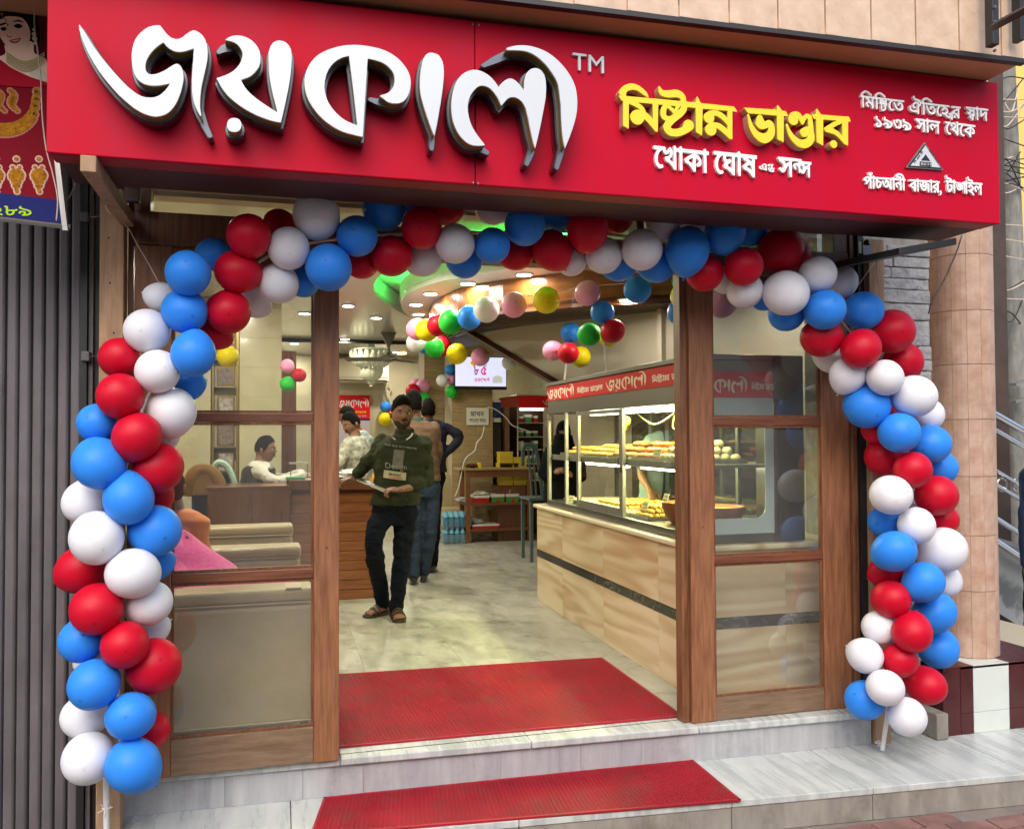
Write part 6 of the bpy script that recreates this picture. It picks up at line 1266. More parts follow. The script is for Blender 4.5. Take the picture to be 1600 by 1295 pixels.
# ---------------------------------------------------------------- people
def frame(f, up=(0, 0, 1)):
    f = Vector(f).normalized(); u = Vector(up); r = f.cross(u).normalized(); u = r.cross(f).normalized(); return r, f, u       # right-hand side, forward, up
def headmesh(c, f, up=(0, 0, 1), h=.235, wide=1.0):
    r, f, u = frame(f, up); V = []; F = []; n, m = 56, 48; k = h / .235; g = lambda x, s: math.exp(-(x / s) ** 2)
    for i in range(m + 1):
        th = math.pi * i / m
        for j in range(n):
            a = 2 * math.pi * j / n; x = math.sin(th) * math.sin(a) * .074; y = math.sin(th) * math.cos(a) * .094; z = math.cos(th) * .1175
            fr = max(0, math.cos(a)) * math.sin(th)                   # 1 at the face
            t = max(0, -z / .1175); x *= 1 - .30 * t * t; y *= 1 - .10 * t * (1 - fr)
            if y < 0: y *= 1.03; z += .004
            if fr > 0:
                flat = .010 * fr ** 2 * g(z + .02, .09); y -= flat
                y += .020 * g(x, .011) * (g(z + .012, .016) * 1.0 + .45 * g(z - .012, .02)) * (1 if z > -.034 else .25)        # nose
                y += .006 * (g(x - .012, .008) + g(x + .012, .008)) * g(z + .018, .008)                                      # nostril wings
                y -= .009 * (g(x - .031, .014) + g(x + .031, .014)) * g(z - .012, .011)                                     # eye sockets
                y += .005 * g(z - .032, .009) * g(x, .05)                                                                   # brow
                y += .004 * (g(x - .045, .018) + g(x + .045, .018)) * g(z + .018, .02)                                      # cheeks
                y += .006 * g(x, .021) * (g(z + .046, .006) + 1.1 * g(z + .058, .006)) - .004 * g(x, .022) * g(z + .0515, .0025)  # lips
                y += .007 * g(x, .02) * g(z + .092, .014)                                                                   # chin
            V.append(c + (r * x * wide + f * y + u * z) * k)
    for i in range(m):
        for j in range(n): F.append((i * n + j, (i + 1) * n + j, (i + 1) * n + (j + 1) % n, i * n + (j + 1) % n))
    return V, F, (r, f, u, k)
def ears(b, c, fr):
    r, f, u, k = fr
    for s in (-1, 1):
        for dz, rr in ((0, .017), (.012, .015), (-.014, .010)): b.tube([c + (r * s * .068 - f * .010 + u * (dz - .004)) * k, c + (r * s * .083 - f * .020 + u * (dz - .004)) * k], [rr * k, rr * .8 * k], 8, flat=.9)
def hair(c, fr, m, parent, top=.016, quiff=.012, low=-.02, seed=0, fringe=.060):
    """scalp cap with an uneven surface: covers crown, sides and nape down to `low`"""
    r, f, u, k = fr; n, mm = 36, 22; V = []; F = []
    for i in range(mm + 1):
        for j in range(n):
            a = 2 * math.pi * j / n; front = max(0, math.cos(a)); side = abs(math.sin(a)); lim = math.acos(max(-1, min(1, ((.006 * noise.noise(Vector((math.sin(a) * 5, math.cos(a) * 5, seed)))  + fringe * front + (low if math.cos(a) < .35 else .02) * (1 - front)) / .1175))))
            th = lim * i / mm; x = math.sin(th) * math.sin(a) * .074; y = math.sin(th) * math.cos(a) * .094 * (1.04 if math.cos(a) < 0 else 1); z = math.cos(th) * .1175 + .003
            d = Vector((x / .074, y / .094, z / .1175)).normalized(); t = top * (.16 + .84 * max(0, d.z) ** 1.3) + quiff * max(0, d.y) * max(0, d.z) * 1.6
            e = 1 - (i / mm) ** 3 * .93; t = t * e + .0035 + (.006 * noise.noise(d * 9 + Vector((seed, 0, 0))) + .005 * noise.noise(d * 26 + Vector((seed, 0, 0)))) * e
            V.append(c + (r * (x + d.x * t) + f * (y + d.y * t) + u * (z + d.z * t)) * k)
    for i in range(mm):
        for j in range(n): F.append((i * n + j, (i + 1) * n + j, (i + 1) * n + (j + 1) % n, i * n + (j + 1) % n))
    return B().add(V, F).build('hair', m, parent, smooth=True)
def face_parts(c, fr, parent, skin_dark, brow=True, look=0.0, beard=None):
    r, f, u, k = fr; ew = MATS.get('eye_white') or mat('eye_white', (.55, .52, .48), .3); ei = MATS.get('iris') or mat('iris', (.02, .01, .008), .2)
    for s in (-1, 1):
        e = B().ball((0, 0, 0), .0125, n=10); P = c + (r * s * .030 + f * .0715 + u * .011) * k; e.v = [tuple(P + (r * x * 1.05 + f * y * .8 + u * z * .55) * k) for x, y, z in e.v]; eo = e.build('eye', ew, parent, smooth=True)
        e = B().ball((0, 0, 0), .0058, n=8); Q = P + (r * look * .005 + f * .0075) * k; e.v = [tuple(Q + (r * x + f * y * .5 + u * z) * k) for x, y, z in e.v]; e.build('iris', ei, eo, smooth=True)
        B().tube([c + (r * s * q + f * (.0805 - .25 * (q - .03) ** 2 / .03) + u * (.0305 + .003 * math.sin((q - .012) / .036 * 3.1))) * k for q in (.012, .022, .034, .047)], [.002 * k, .0042 * k, .004 * k, .0015 * k], 6).build('eyebrow', mat('brow_hair', (.006, .005, .004), .7), parent)
    b = B(); b.tube([c + (r * q + f * (.0925 - 12 * q * q) + u * -.0455) * k for q in (-.022, -.011, 0, .011, .022)], [.0012 * k, .004 * k, .0035 * k, .004 * k, .0012 * k], 6).tube([c + (r * q + f * (.092 - 12 * q * q) + u * -.057) * k for q in (-.019, -.01, 0, .01, .019)], [.0015 * k, .0048 * k, .005 * k, .0048 * k, .0015 * k], 6)
    b.build('lips', skin_dark, parent, smooth='auto')
    if beard: B().tube([c + (r * q + f * (.0905 - 14 * q * q) + u * (-.036 - 7 * q * q)) * k for q in (-.026, -.013, 0, .013, .026)], [.0018 * k, .0045 * k, .004 * k, .0045 * k, .0018 * k], 6).build('moustache', beard, parent, smooth='auto')
def hand(wr, d, pn, grip=.5, side=1, size=1.0):
    """wrist, pointing direction, palm normal: palm with four unequal curled fingers and a thumb"""
    d = Vector(d).normalized(); pn = (Vector(pn) - d * Vector(pn).dot(d)).normalized(); s = d.cross(pn).normalized() * side; b = B(); k = size
    pc = wr + d * .045 * k
    V = B().ball((0, 0, 0), 1, n=12); b.add([pc + (d * x * .052 + s * y * .040 + pn * z * .016) * k for x, y, z in V.v], V.f)
    b.tube([wr - d * .03 * k, wr + d * .03 * k], [.024 * k, .026 * k], 10, flat=.8)
    for i, (o, ln, rr) in enumerate(((.030, .072, .0092), (.010, .080, .0095), (-.010, .074, .0090), (-.029, .058, .0080))):
        p = pc + (s * o + d * .032) * k; dr = (d + s * o * 1.5).normalized(); P = [p]; ang = 0
        for seg, fr_ in enumerate((.45, .32, .25)):
            ang += grip * (1.0 if seg == 0 else 1.15); q = dr * math.cos(ang) + pn * math.sin(ang); p = p + q * ln * fr_ * k; P.append(p)
        b.tube(P, [rr * k, rr * k, rr * .95 * k, rr * .75 * k], 8); b.ball(P[-1], rr * .8 * k, n=8)
    p = pc + (s * .034 - d * .022) * k; P = [p, p + (s * .024 + d * .020 + pn * .006) * k, p + (s * .032 + d * .044 + pn * .016) * k, p + (s * .026 + d * .064 + pn * .024 * (1 + grip)) * k]
    b.tube(P, [.013 * k, .0115 * k, .0105 * k, .008 * k], 8); b.ball(P[-1], .008 * k, n=8)
    me = remesh(b, .0045 * k, 2); v, F = mesh_arrays(me); bpy.data.meshes.remove(me); return [tuple(x) for x in v], F
def limb(b, pts, rad, fold=0, seed=0, n=14, sub=6, flat=1):
    P = catmull(pts, sub); L_ = len(P); R2 = []
    for i in range(L_):
        t = i / (L_ - 1) * (len(rad) - 1); j = min(int(t), len(rad) - 2); R2.append(rad[j] + (rad[j + 1] - rad[j]) * (t - j) + fold * math.sin(i * 1.9 + seed) * (.4 + .6 * math.sin(i * .7 + seed)))
    b.tube(P, R2, n, flat=flat); b.ball(P[0], R2[0], n=12); b.ball(P[-1], R2[-1], n=12); return b
def torso(b, rows, r, f, n=22, fold=0, seed=0):
    rings = []
    for q, (c, w_, d_) in enumerate(rows):
        ring = []
        for k in range(n):
            a = 2 * math.pi * k / n; ca, sa = math.cos(a), math.sin(a); e = .82; x = w_ * math.copysign(abs(ca) ** e, ca); y = d_ * math.copysign(abs(sa) ** e, sa); wv = 1 + fold * noise.noise(Vector((ca * 1.7 + seed, sa * 1.7, q * .9)))
            ring.append(c + r * x * wv + f * y * wv)
        rings.append(ring)
    b.loft(rings); return b
def lerp_rows(rows, m):
    out = []
    for i in range(m):
        t = i / (m - 1) * (len(rows) - 1); j = min(int(t), len(rows) - 2); u = t - j; u2 = u * u * (3 - 2 * u); a, c = rows[j], rows[j + 1]; out.append((a[0].lerp(c[0], u), a[1] + (c[1] - a[1]) * u2, a[2] + (c[2] - a[2]) * u2))
    return out
def cloth(b, name, m, parent, vox=.011, sm=3, wr=.006, sc=9, seed=0):
    me = remesh(b, vox, sm); v, F = mesh_arrays(me); nn = np.empty(len(me.vertices) * 3); me.vertices.foreach_get('normal', nn); nn = nn.reshape(-1, 3)
    amp = np.array([noise.noise(Vector((p[0] * sc + seed, p[1] * sc, p[2] * sc * 1.9))) + .5 * noise.noise(Vector((p[0] * sc * 2.3, p[1] * sc * 2.3 + seed, p[2] * sc * 4))) for p in v]); v2 = v + nn * (amp * wr)[:, None]
    bpy.data.meshes.remove(me); o = B().add([tuple(p) for p in v2], F).build(name, m, parent, smooth=True); return o
def person(label, P, face, skin, top_m, bot_m=None, headc=None, hface=None, hh=.235, W=.20, D=.115, arms=True, legs=True, sleeve=1.0, hands=('L', 'R'), grip=.5, handdir=None, hair_m=None, hair_k={}, fold=.006, shoes=None, belly=1.0, long_top=0.0, lookat=0, beard=None, topname='shirt', botname='trousers', detail=True, base=None, fine=True):
    """P: joints in world space (neck, pelvis, shL/R, elL/R, wrL/R, hipL/R, knL/R, anL/R)"""
    for s in 'LR':
        if legs: P['an' + s].z = (base[2] if base else 0) + .085
    r, f, u = frame(face); t = thing('person', label, 'person', base or (P['pelvis'].x, P['pelvis'].y, 0)); spine = P['neck'] - P['pelvis']; rs = (P['shR'] - P['shL']); rs.z = 0; rs.normalize()
    fs = Vector((0, 0, 1)).cross(rs) if Vector((0, 0, 1)).cross(rs).dot(f) > 0 else -Vector((0, 0, 1)).cross(rs)
    hc = headc; V, F, fr = headmesh(hc, hface or face, h=hh); sk = B(); sk.add(V, F); ears(sk, hc, fr)
    def rows(e):
        q = P['pelvis'] - Vector((0, 0, long_top)); sp_ = P['neck'] - q
        return [(q, W * .86 + e, D * 1.0 * belly + e), (P['pelvis'] + spine * .18, W * .82 + e, D * 1.0 * belly + e), (P['pelvis'] + spine * .42, W * .84 + e, D * 1.02 * belly + e), (P['pelvis'] + spine * .68, W * .95 + e, D * 1.08 + e), (P['pelvis'] + spine * .84, W * .98 + e, D * .95 + e), (P['pelvis'] + spine * .95, W * .62 + e, D * .70 + e), (P['neck'], .058 + e, .062 + e)]
    bb = B(); torso(bb, lerp_rows(rows(-.012), 14), rs, fs); limb(bb, [P['neck'] - u * .04, P['neck'].lerp(hc, .35), hc - fr[1] * .018 - u * .03], [.062, .054, .058])
    for s in 'LR':
        if arms: limb(bb, [P['sh' + s], P['el' + s], P['wr' + s]], [.046, .038, .024])
        if legs: limb(bb, [P['hip' + s], P['kn' + s], P['an' + s]], [.075, .052, .036])
    me = remesh(bb, .016 if not fine else .012, 3); v, F2 = mesh_arrays(me); bpy.data.meshes.remove(me); sk.add([tuple(x) for x in v], F2)
    for s in hands:
        d = (P['wr' + s] - P['el' + s]).normalized(); hd = (handdir or {}).get(s, (d, Vector((0, 0, -1)))); hv, hf = hand(P['wr' + s], hd[0], hd[1], grip, -1 if s == 'L' else 1); sk.add(hv, hf)
    sk.build('body', skin, t, smooth=True)
    tb = B(); torso(tb, lerp_rows(rows(.012), 20), rs, fs, fold=.03, seed=hc.x * 5)
    if arms:
        for s in 'LR':
            e, w_, sh = P['el' + s], P['wr' + s], P['sh' + s]; end = e.lerp(w_, max(0, (sleeve - .5) * 2)) if sleeve > .5 else sh.lerp(e, sleeve * 2)
            pts = [sh, e, end] if sleeve > .5 else [sh, sh.lerp(e, .5), end]; limb(tb, pts, [.060, .053, .044] if sleeve > .5 else [.060, .060, .058], fold, 2 if s == 'L' else 5)
    for s in 'LR': tb.ball(P['sh' + s] + Vector((0, 0, -.026)), .060, n=14)
    top = cloth(tb, topname, top_m, t, vox=.012, wr=fold, seed=hc.y * 3)
    if legs and bot_m:
        lb = B(); torso(lb, [(P['pelvis'] + Vector((0, 0, .04)), W * .80, D * .98 * belly), (P['pelvis'] - Vector((0, 0, .06)), W * .86, D * 1.02), (P['pelvis'] - Vector((0, 0, .15)), W * .72, D * .9)], rs, fs)
        for s in 'LR': limb(lb, [P['hip' + s], P['kn' + s], P['an' + s]], [.092, .072, .056], .005, 3 if s == 'L' else 7, sub=8)
        cloth(lb, botname, bot_m, t, vox=.013, wr=fold * .9, seed=4)
    if hair_m: hair(hc, fr, hair_m, t, **hair_k)
    if detail: face_parts(hc, fr, t, MATS.get('lip_dark') or mat('lip_dark', (.09, .03, .025), .45), look=lookat, beard=beard)
    if shoes:
        for s in 'LR':
            a = P['an' + s]; fd = P.get('toe' + s, a + f * .16) - a; fd.z = 0; fd.normalize(); sd_ = Vector((-fd.y, fd.x, 0)); gz = .0 if base is None else base[2]; rings = []
            for q, w_, hgt in ((-.08, .022, .07), (-.055, .034, .085), (0, .038, .085), (.07, .044, .062), (.12, .046, .045), (.165, .03, .03), (.175, .012, .02)):
                c = Vector((a.x, a.y, gz)) + fd * q; rings.append([c + sd_ * w_ * math.cos(an) + Vector((0, 0, hgt * .5 + hgt * .5 * math.sin(an))) for an in np.linspace(0, 2 * math.pi, 13)[:-1]])
            B().loft(rings).build('shoe', shoes, t, smooth='auto')
    return t, top, fr
SK1 = mat('skin_brown', (.25, .125, .078), .5, sss=.08, var=.2, vscale=14); SK2 = mat('skin_tan', (.26, .135, .085), .5, sss=.08, var=.15, vscale=14)
M_hair = mat('black_hair', (.006, .005, .005), .9, spec=.12, bump=.5, bscale=160, stretch=(1, 1, .3))
M_green = mat('olive_sweater', (.034, .042, .022), .9, spec=.2, var=.25, vscale=40, bump=.45, bscale=7, bdist=.05, stretch=(1, 1, 2.2)); M_navytr = mat('navy_trousers', (.006, .009, .018), .9, spec=.15, var=.3, vscale=12, bump=.9, bscale=8, bdist=.06, stretch=(1, 1, 1.6))
# standing man in the doorway
Yp = 6.58
def J_(x, y, dy=0): return onY(Yp + dy, x, y)
P = dict(neck=J_(632, 677), pelvis=J_(617, 788), shL=J_(662, 692, -.01), elL=J_(667, 748, -.06), wrL=J_(624, 765, -.24), shR=J_(597, 690, .02), elR=J_(570, 728, .06), wrR=J_(551, 748, .12),
         hipL=J_(634, 802), knL=J_(628, 868, -.04), anL=J_(619, 945, 0), hipR=J_(599, 802, .02), knR=J_(584, 850, -.10), anR=J_(599, 925, .16))
P['toeL'] = P['anL'] + Vector((.01, -.2, 0)); P['toeR'] = P['anR'] + Vector((-.17, -.10, 0))
fwd = Vector((-.05, -1, 0)); mm, top, fr = person('young man in olive green sweater leaning on the slatted desk with one leg crossed', P, fwd, SK1, M_green, M_navytr, headc=J_(628, 648, -.02), hface=Vector((.10, -1, -.02)), hh=.25, W=.21, D=.13, belly=1.1, sleeve=.78, grip=.75, handdir={'L': (Vector((-1, -.1, .05)), Vector((0, .25, -1))), 'R': (Vector((-1, .3, -.1)), Vector((0, 0, -1)))},
                     hair_m=M_hair, hair_k=dict(top=.020, quiff=.022, low=.012, fringe=.070), beard=M_hair, lookat=.8, topname='sweater', fold=.011)
def drape(bvh, o, off=.003):
    w0 = np.array(wloc(o.parent)); v, _ = mesh_arrays(o.data); v = v + w0; out = []
    for p in v:
        h = bvh.ray_cast(Vector((p[0], p[1] - 1, p[2])), Vector((0, 1, 0))); y = h[0].y - off if h[0] else p[1]; out.append((p[0], y, p[2]))
    o.data.vertices.foreach_set('co', (np.array(out) - w0).ravel()); o.data.update()
tv, tf = mesh_arrays(top.data); tv = tv + np.array(wloc(mm)); bvh = BVHTree.FromPolygons([tuple(x) for x in tv], [tuple(q) for q in tf])
def chest(name, s, m, a, b_, hpx, off=.003, bold=.004):
    pa, pb3 = J_(*a), J_(*b_); o = put_text(name, s, m, (pa.x, Yp - .3, pa.z), (pb3.x, Yp - .3, pb3.z), hpx * pxm(Yp, 620, 720), mm, depth=.0006, bold=bold, res=.02); drape(bvh, o, off); return o
M_print = mat('sweater_print', (.45, .45, .42), .7)
chest('chest_lettering', 'THE SELF AUTHENTIC', M_print, (598, 695.5), (647, 702), 3.2, bold=.02); 
def patch(name, pts, m, off):
    Q = []; (x0, y0), (x1, y1), (x2, y2), (x3, y3) = pts
    for j in range(9):
        for i in range(7):
            u, v_ = i / 6, j / 8; x = (x0 * (1 - u) + x1 * u) * (1 - v_) + (x3 * (1 - u) + x2 * u) * v_; y = (y0 * (1 - u) + y1 * u) * (1 - v_) + (y3 * (1 - u) + y2 * u) * v_; p = J_(x, y); Q.append((p.x, Yp - .3, p.z))
    o = B().add(Q, [(j * 7 + i, j * 7 + i + 1, (j + 1) * 7 + i + 1, (j + 1) * 7 + i) for j in range(8) for i in range(6)]).build(name, m, mm); drape(bvh, o, off); sol = o.modifiers.new('s', 'SOLIDIFY'); sol.thickness = .001; return o
patch('grey_print_panel', [(612, 702), (628, 703), (624, 732), (608, 731)], mat('print_grey_panel', (.16, .165, .15), .8, var=.2, vscale=30), .0025)
chest('script_lettering', 'Design', M_print, (599, 730), (631, 733), 9, .005, .002)
bd = patch('name_badge', [(597, 733), (630, 737), (629, 749), (596, 745)], mat('badge_card', (.42, .42, .30), .5), .008)
patch('badge_stripe', [(604, 742.5), (624, 745), (624, 746.8), (604, 744.3)], mat('badge_orange', (.5, .12, .03), .5), .0095); chest('badge_text', 'BRANDS', M_black, (604, 741), (622, 743), 3.6, .0095, .02)
nk = P['neck']
for s, pts in ((-1, ((612, 678), (613, 682), (618, 687))), (1, ((646, 677), (642, 682), (635, 687)))):
    pp = [J_(x, y, -.12) for x, y in pts]; pp = [Vector((p.x, (bvh.ray_cast(Vector((p.x, p.y - 1, p.z)), Vector((0, 1, 0)))[0] or p).y - .006, p.z)) for p in pp]; B().tube(catmull(pp, 4), .008, 6, flat=.5).build('collar_stripe', mat('collar_white', (.60, .58, .52), .7), mm, smooth='auto')
B().lathe([(.078, -.012), (.074, .012), (.066, .030), (.060, .030), (.066, .0), (.068, -.012)], nk + Vector((0, -.005, .01)), (.0, -.15, 1), 24).build('collar', M_green, mm, smooth='auto')
# jaw beard: thin shell hugging the lower face
V, F, fr2 = headmesh(J_(628, 648, -.02), Vector((.10, -1, -.02)), h=.25)
r_, f_, u_, k_ = fr2; hc = J_(628, 648, -.02); keep = []
for q in F:
    c = sum((Vector(V[i]) for i in q), Vector()) / 4 - hc; z = c.dot(u_) / k_; y = c.dot(f_) / k_; x = abs(c.dot(r_)) / k_
    if (z < -.050 + .25 * max(0, x - .03) and y > -.02 and not (x < .026 and z > -.068)): keep.append(q)
B().add([hc + (Vector(v) - hc) * 1.012 for v in V], keep).build('beard', mat('stubble', (.045, .026, .018), .8, var=.4, vscale=60), mm, smooth=True)
# sandals
M_sand = mat('sandal_leather', (.05, .026, .018), .5, var=.3, vscale=20)
for s in 'LR':
    a = P['an' + s]; fd = P['toe' + s] - a; fd.z = 0; fd.normalize(); sdv = Vector((-fd.y, fd.x, 0)); g = Vector((a.x, a.y, 0)); rg = []; rs2 = []
    for q, w_, hgt in ((-.055, .024, .05), (-.04, .032, .075), (.0, .034, .085), (.06, .040, .055), (.11, .044, .036), (.145, .044, .028)):
        rg.append([g + fd * q + sdv * w_ * math.cos(an) + Vector((0, 0, .018 + hgt * .5 + hgt * .5 * math.sin(an))) for an in np.linspace(0, 2 * math.pi, 13)[:-1]])
    ft = B().loft(rg)
    for i in range(5): p = g + fd * (.152 - abs(i - 1) * .006) + sdv * (i - 2) * .017 * (1 if s == 'L' else -1); ft.ball(p + Vector((0, 0, .032)), .0125 if i else .0155, n=8)
    ft.build('foot', SK1, mm, smooth=True)
    for q, w_ in ((-.07, .03), (-.03, .042), (.04, .044), (.11, .052), (.16, .046), (.18, .025)): rs2.append([g + fd * q + sdv * sx * w_ + Vector((0, 0, sz)) for sx, sz in ((-1, .001), (1, .001), (1, .02), (-1, .02))])
    so_ = B().loft(rs2).build('sandal_sole', M_sand, mm, bev=.003)
    for q, h_, w_ in ((.105, .058, .05), (.07, .075, .047), (-.005, .108, .043)): B().tube([g + fd * q + sdv * w_ * math.cos(an) + Vector((0, 0, .012 + h_ * math.sin(an))) for an in np.linspace(0, math.pi, 9)], .009, 6, flat=.35).build('strap', M_sand, so_)
    B().tube([g - fd * .06 + sdv * .034 + Vector((0, 0, .06)), g - fd * .075 + Vector((0, 0, .065)), g - fd * .06 - sdv * .034 + Vector((0, 0, .06))], .009, 6, flat=.4).build('strap', M_sand, so_)
# paper/menu he holds on the desk edge
a, b_ = J_(540, 742, 0), J_(598, 768, -.22); tt = thing('menu_card', 'dark laminated menu card held on the sloping desk end', 'menu', a); B().prism([J_(560, 745, .1), J_(603, 764, -.24), J_(600, 769, -.26), J_(556, 750, .0)], (0, .01, -.004)).build('card_sheet', mat('dark_card', (.09, .10, .06), .4), tt, fix=True)
# man seen from behind in brown
Yp = 8.05
P = dict(neck=J_(650, 655), pelvis=J_(660, 752), shL=J_(632, 667), elL=J_(628, 712), wrL=J_(632, 748, -.1), shR=J_(678, 668), elR=J_(683, 712), wrR=J_(670, 744, .2), hipL=J_(648, 762), knL=J_(648, 830), anL=J_(646, 905), hipR=J_(674, 762), knR=J_(672, 828), anR=J_(662, 900, .1))
person('man seen from behind in a brown top and blue jeans behind the green sweater man', P, Vector((.15, 1, 0)), SK1, mat('brown_top', (.15, .085, .050), .85, var=.2, vscale=30, bump=.4, bscale=7, bdist=.05), mat('blue_jeans', (.022, .045, .095), .8, var=.35, vscale=9, bump=.5, bscale=7, bdist=.05, stretch=(1, 1, 1.6)), headc=J_(646, 631), hh=.24, W=.20, D=.13, hands=('L', 'R'), hair_m=M_hair, hair_k=dict(top=.012, quiff=0, low=-.06, seed=3), detail=False, shoes=M_dark, fine=False)
B().lathe([(.075, -.02), (.072, .012), (.064, .030), (.058, .030), (.066, -.02)], J_(650, 657) + Vector((0, -.02, 0)), (0, 0, 1), 20).build('collar', mat('teal_collar', (.03, .09, .07), .8), bpy.data.objects['person.001'], smooth='auto')
# man in navy with hand on hip
Yp = 8.7
P = dict(neck=J_(668, 655), pelvis=J_(672, 738), shL=J_(652, 662), elL=J_(648, 700), wrL=J_(655, 730), shR=J_(684, 664), elR=J_(718, 683, -.05), wrR=J_(690, 713, -.04), hipL=J_(665, 746), knL=J_(664, 815), anL=J_(664, 875), hipR=J_(680, 746), knR=J_(678, 815), anR=J_(676, 875))
person('man in dark navy sleeves standing farthest with one hand on his hip', P, Vector((.2, 1, 0)), SK2, mat('navy_sweater', (.010, .012, .035), .85, var=.2, vscale=30), M_navytr, headc=J_(669, 641), hh=.225, W=.19, hair_m=M_hair, hair_k=dict(top=.010, quiff=0, low=-.06, seed=5), detail=False, shoes=M_dark, handdir={'R': (Vector((-.6, .2, -.8)), Vector((-.5, .8, 0)))}, fine=False)
# men at the desk, left
M_pat = mat('patterned_shirt', (.62, .62, .54), .8, var=.9, vscale=22, col2=(.16, .18, .14)); M_pat2 = mat('grey_patterned_shirt', (.42, .46, .46), .8, var=.9, vscale=40, col2=(.10, .13, .15))
Yp = 8.35
P = dict(neck=J_(556, 681), pelvis=J_(556, 775), shL=J_(545, 694, -.12), elL=J_(528, 725, -.2), wrL=J_(505, 738, -.25), shR=J_(567, 694, .10), elR=J_(566, 732, .02), wrR=J_(540, 742, -.2), hipL=J_(550, 785), knL=J_(550, 845), anL=J_(550, 895), hipR=J_(562, 785), knR=J_(562, 845), anR=J_(562, 895))
person('man in white patterned shirt looking down behind the slatted desk', P, Vector((-1, -.35, 0)), SK1, M_pat, M_navytr, headc=J_(549, 663), hface=Vector((-1, -.5, -.45)), hh=.225, W=.18, sleeve=.9, hair_m=M_hair, hair_k=dict(top=.010, quiff=.008, low=-.02, fringe=.074, seed=6), beard=M_hair, shoes=M_dark, fine=False)
Yp = 9.2
P = dict(neck=J_(560, 672), pelvis=J_(565, 760), shL=J_(550, 684, -.1), elL=J_(545, 715), wrL=J_(540, 735), shR=J_(573, 686, .08), elR=J_(576, 722), wrR=J_(568, 745), hipL=J_(556, 770), knL=J_(556, 820), anL=J_(556, 866), hipR=J_(566, 770), knR=J_(566, 820), anR=J_(566, 866))
person('man in grey speckled shirt mostly hidden behind the white patterned shirt man', P, Vector((-1, -.1, 0)), SK1, M_pat2, M_navytr, headc=J_(543, 652), hface=Vector((-1, -.2, -.2)), hh=.22, W=.18, hair_m=M_hair, hair_k=dict(top=.010, quiff=0, low=-.03, seed=8), detail=False, shoes=M_dark, fine=False)
# seated cashier
Yp = 8.15
P = dict(neck=J_(406, 720), pelvis=J_(398, 805), shL=J_(402, 735, .16), elL=J_(435, 748, .10), wrL=J_(470, 740, -.05), shR=J_(404, 734, -.17), elR=J_(430, 752, -.26), wrR=J_(474, 744, -.20), hipL=J_(402, 812, .1), knL=J_(455, 815, .1), anL=J_(455, 885, .1), hipR=J_(402, 812, -.1), knR=J_(455, 815, -.1), anR=J_(455, 885, -.1))
cs_, ctop, cfr = person('seated cashier in white shirt and black waistcoat reaching to the right behind the desk', P, Vector((1, -.1, 0)), SK1, mat('white_shirt', (.58, .57, .52), .8, bump=.9, bscale=11, bdist=.05), M_navytr, headc=J_(415, 703), hface=Vector((1, -.30, -.05)), hh=.235, W=.19, D=.12, hair_m=M_hair, hair_k=dict(top=.010, quiff=.008, low=-.02, fringe=.074, seed=9), beard=M_hair, shoes=M_dark, handdir={'L': (Vector((1, 0, -.1)), Vector((0, 0, -1))), 'R': (Vector((1, .1, -.1)), Vector((0, 0, -1)))}, fine=False)
vb = B(); r, f, u = frame((1, -.1, 0)); rs = Vector((0, -1, 0)); torso(vb, lerp_rows([(P['pelvis'] + Vector((0, 0, .02)), .205, .160), (P['pelvis'].lerp(P['neck'], .5), .208, .165), (P['pelvis'].lerp(P['neck'], .84), .198, .150), (P['neck'] - Vector((0, 0, .02)), .10, .09)], 12), rs, Vector((1, 0, 0))); cloth(vb, 'waistcoat', M_black, cs_, wr=.003)
tq = thing('stool', 'black stool under the seated cashier', 'stool', (P['pelvis'].x, Yp, 0)); bx('seat', M_black, P['pelvis'].x - .22, P['pelvis'].x + .25, Yp - .22, Yp + .22, P['pelvis'].z - .18, P['pelvis'].z - .10, tq, bev=.02); B().tube([(P['pelvis'].x, Yp, .02), (P['pelvis'].x, Yp, P['pelvis'].z - .182)], .03, 10).build('post', M_black, tq); bx('foot_plate', M_black, P['pelvis'].x - .2, P['pelvis'].x + .2, Yp - .2, Yp + .2, .001, .02, tq)
# woman in black veil behind the case
Yp = 7.5; M_veil = mat('black_veil', (.005, .005, .006), .95, spec=.15); P = dict(neck=J_(880, 692), pelvis=J_(876, 790), shL=J_(898, 706), elL=J_(908, 745), wrL=J_(884, 735, -.15), shR=J_(860, 706), elR=J_(850, 742), wrR=J_(874, 738, -.15), hipL=J_(888, 800), knL=J_(888, 850), anL=J_(888, 915), hipR=J_(866, 800), knR=J_(866, 850), anR=J_(866, 915))
vw, vt, vf = person('woman in a black face veil and gown beyond the display case', P, Vector((-.15, -1, 0)), SK2, M_veil, M_veil, headc=J_(880, 676), hface=Vector((-.1, -1, -.02)), hh=.20, W=.18, hair_m=None, topname='gown_top', botname='gown_skirt', shoes=M_dark, fine=False)
hc = J_(880, 676); r_, f_, u_, k_ = vf; V, F, _ = headmesh(hc, Vector((-.1, -1, -.02)), h=.20); keep = []
for q in F:
    c = sum((Vector(V[i]) for i in q), Vector()) / 4 - hc; z = c.dot(u_) / k_; y = c.dot(f_) / k_; x = abs(c.dot(r_)) / k_
    if not (-.004 < z < .026 and y > .02 and x < .055): keep.append(q)
B().add([hc + (Vector(v) - hc) * 1.10 for v in V], keep).build('veil', M_veil, vw, smooth=True)
vb = B(); torso(vb, lerp_rows([(hc - Vector((0, 0, .30)), .20, .14), (hc - Vector((0, 0, .2)), .165, .125), (hc - Vector((0, 0, .10)), .095, .10), (hc - Vector((0, .0, .02)), .082, .10)], 10), Vector((1, 0, 0)), Vector((0, -1, 0))); cloth(vb, 'veil_drape', M_veil, vw, wr=.004)
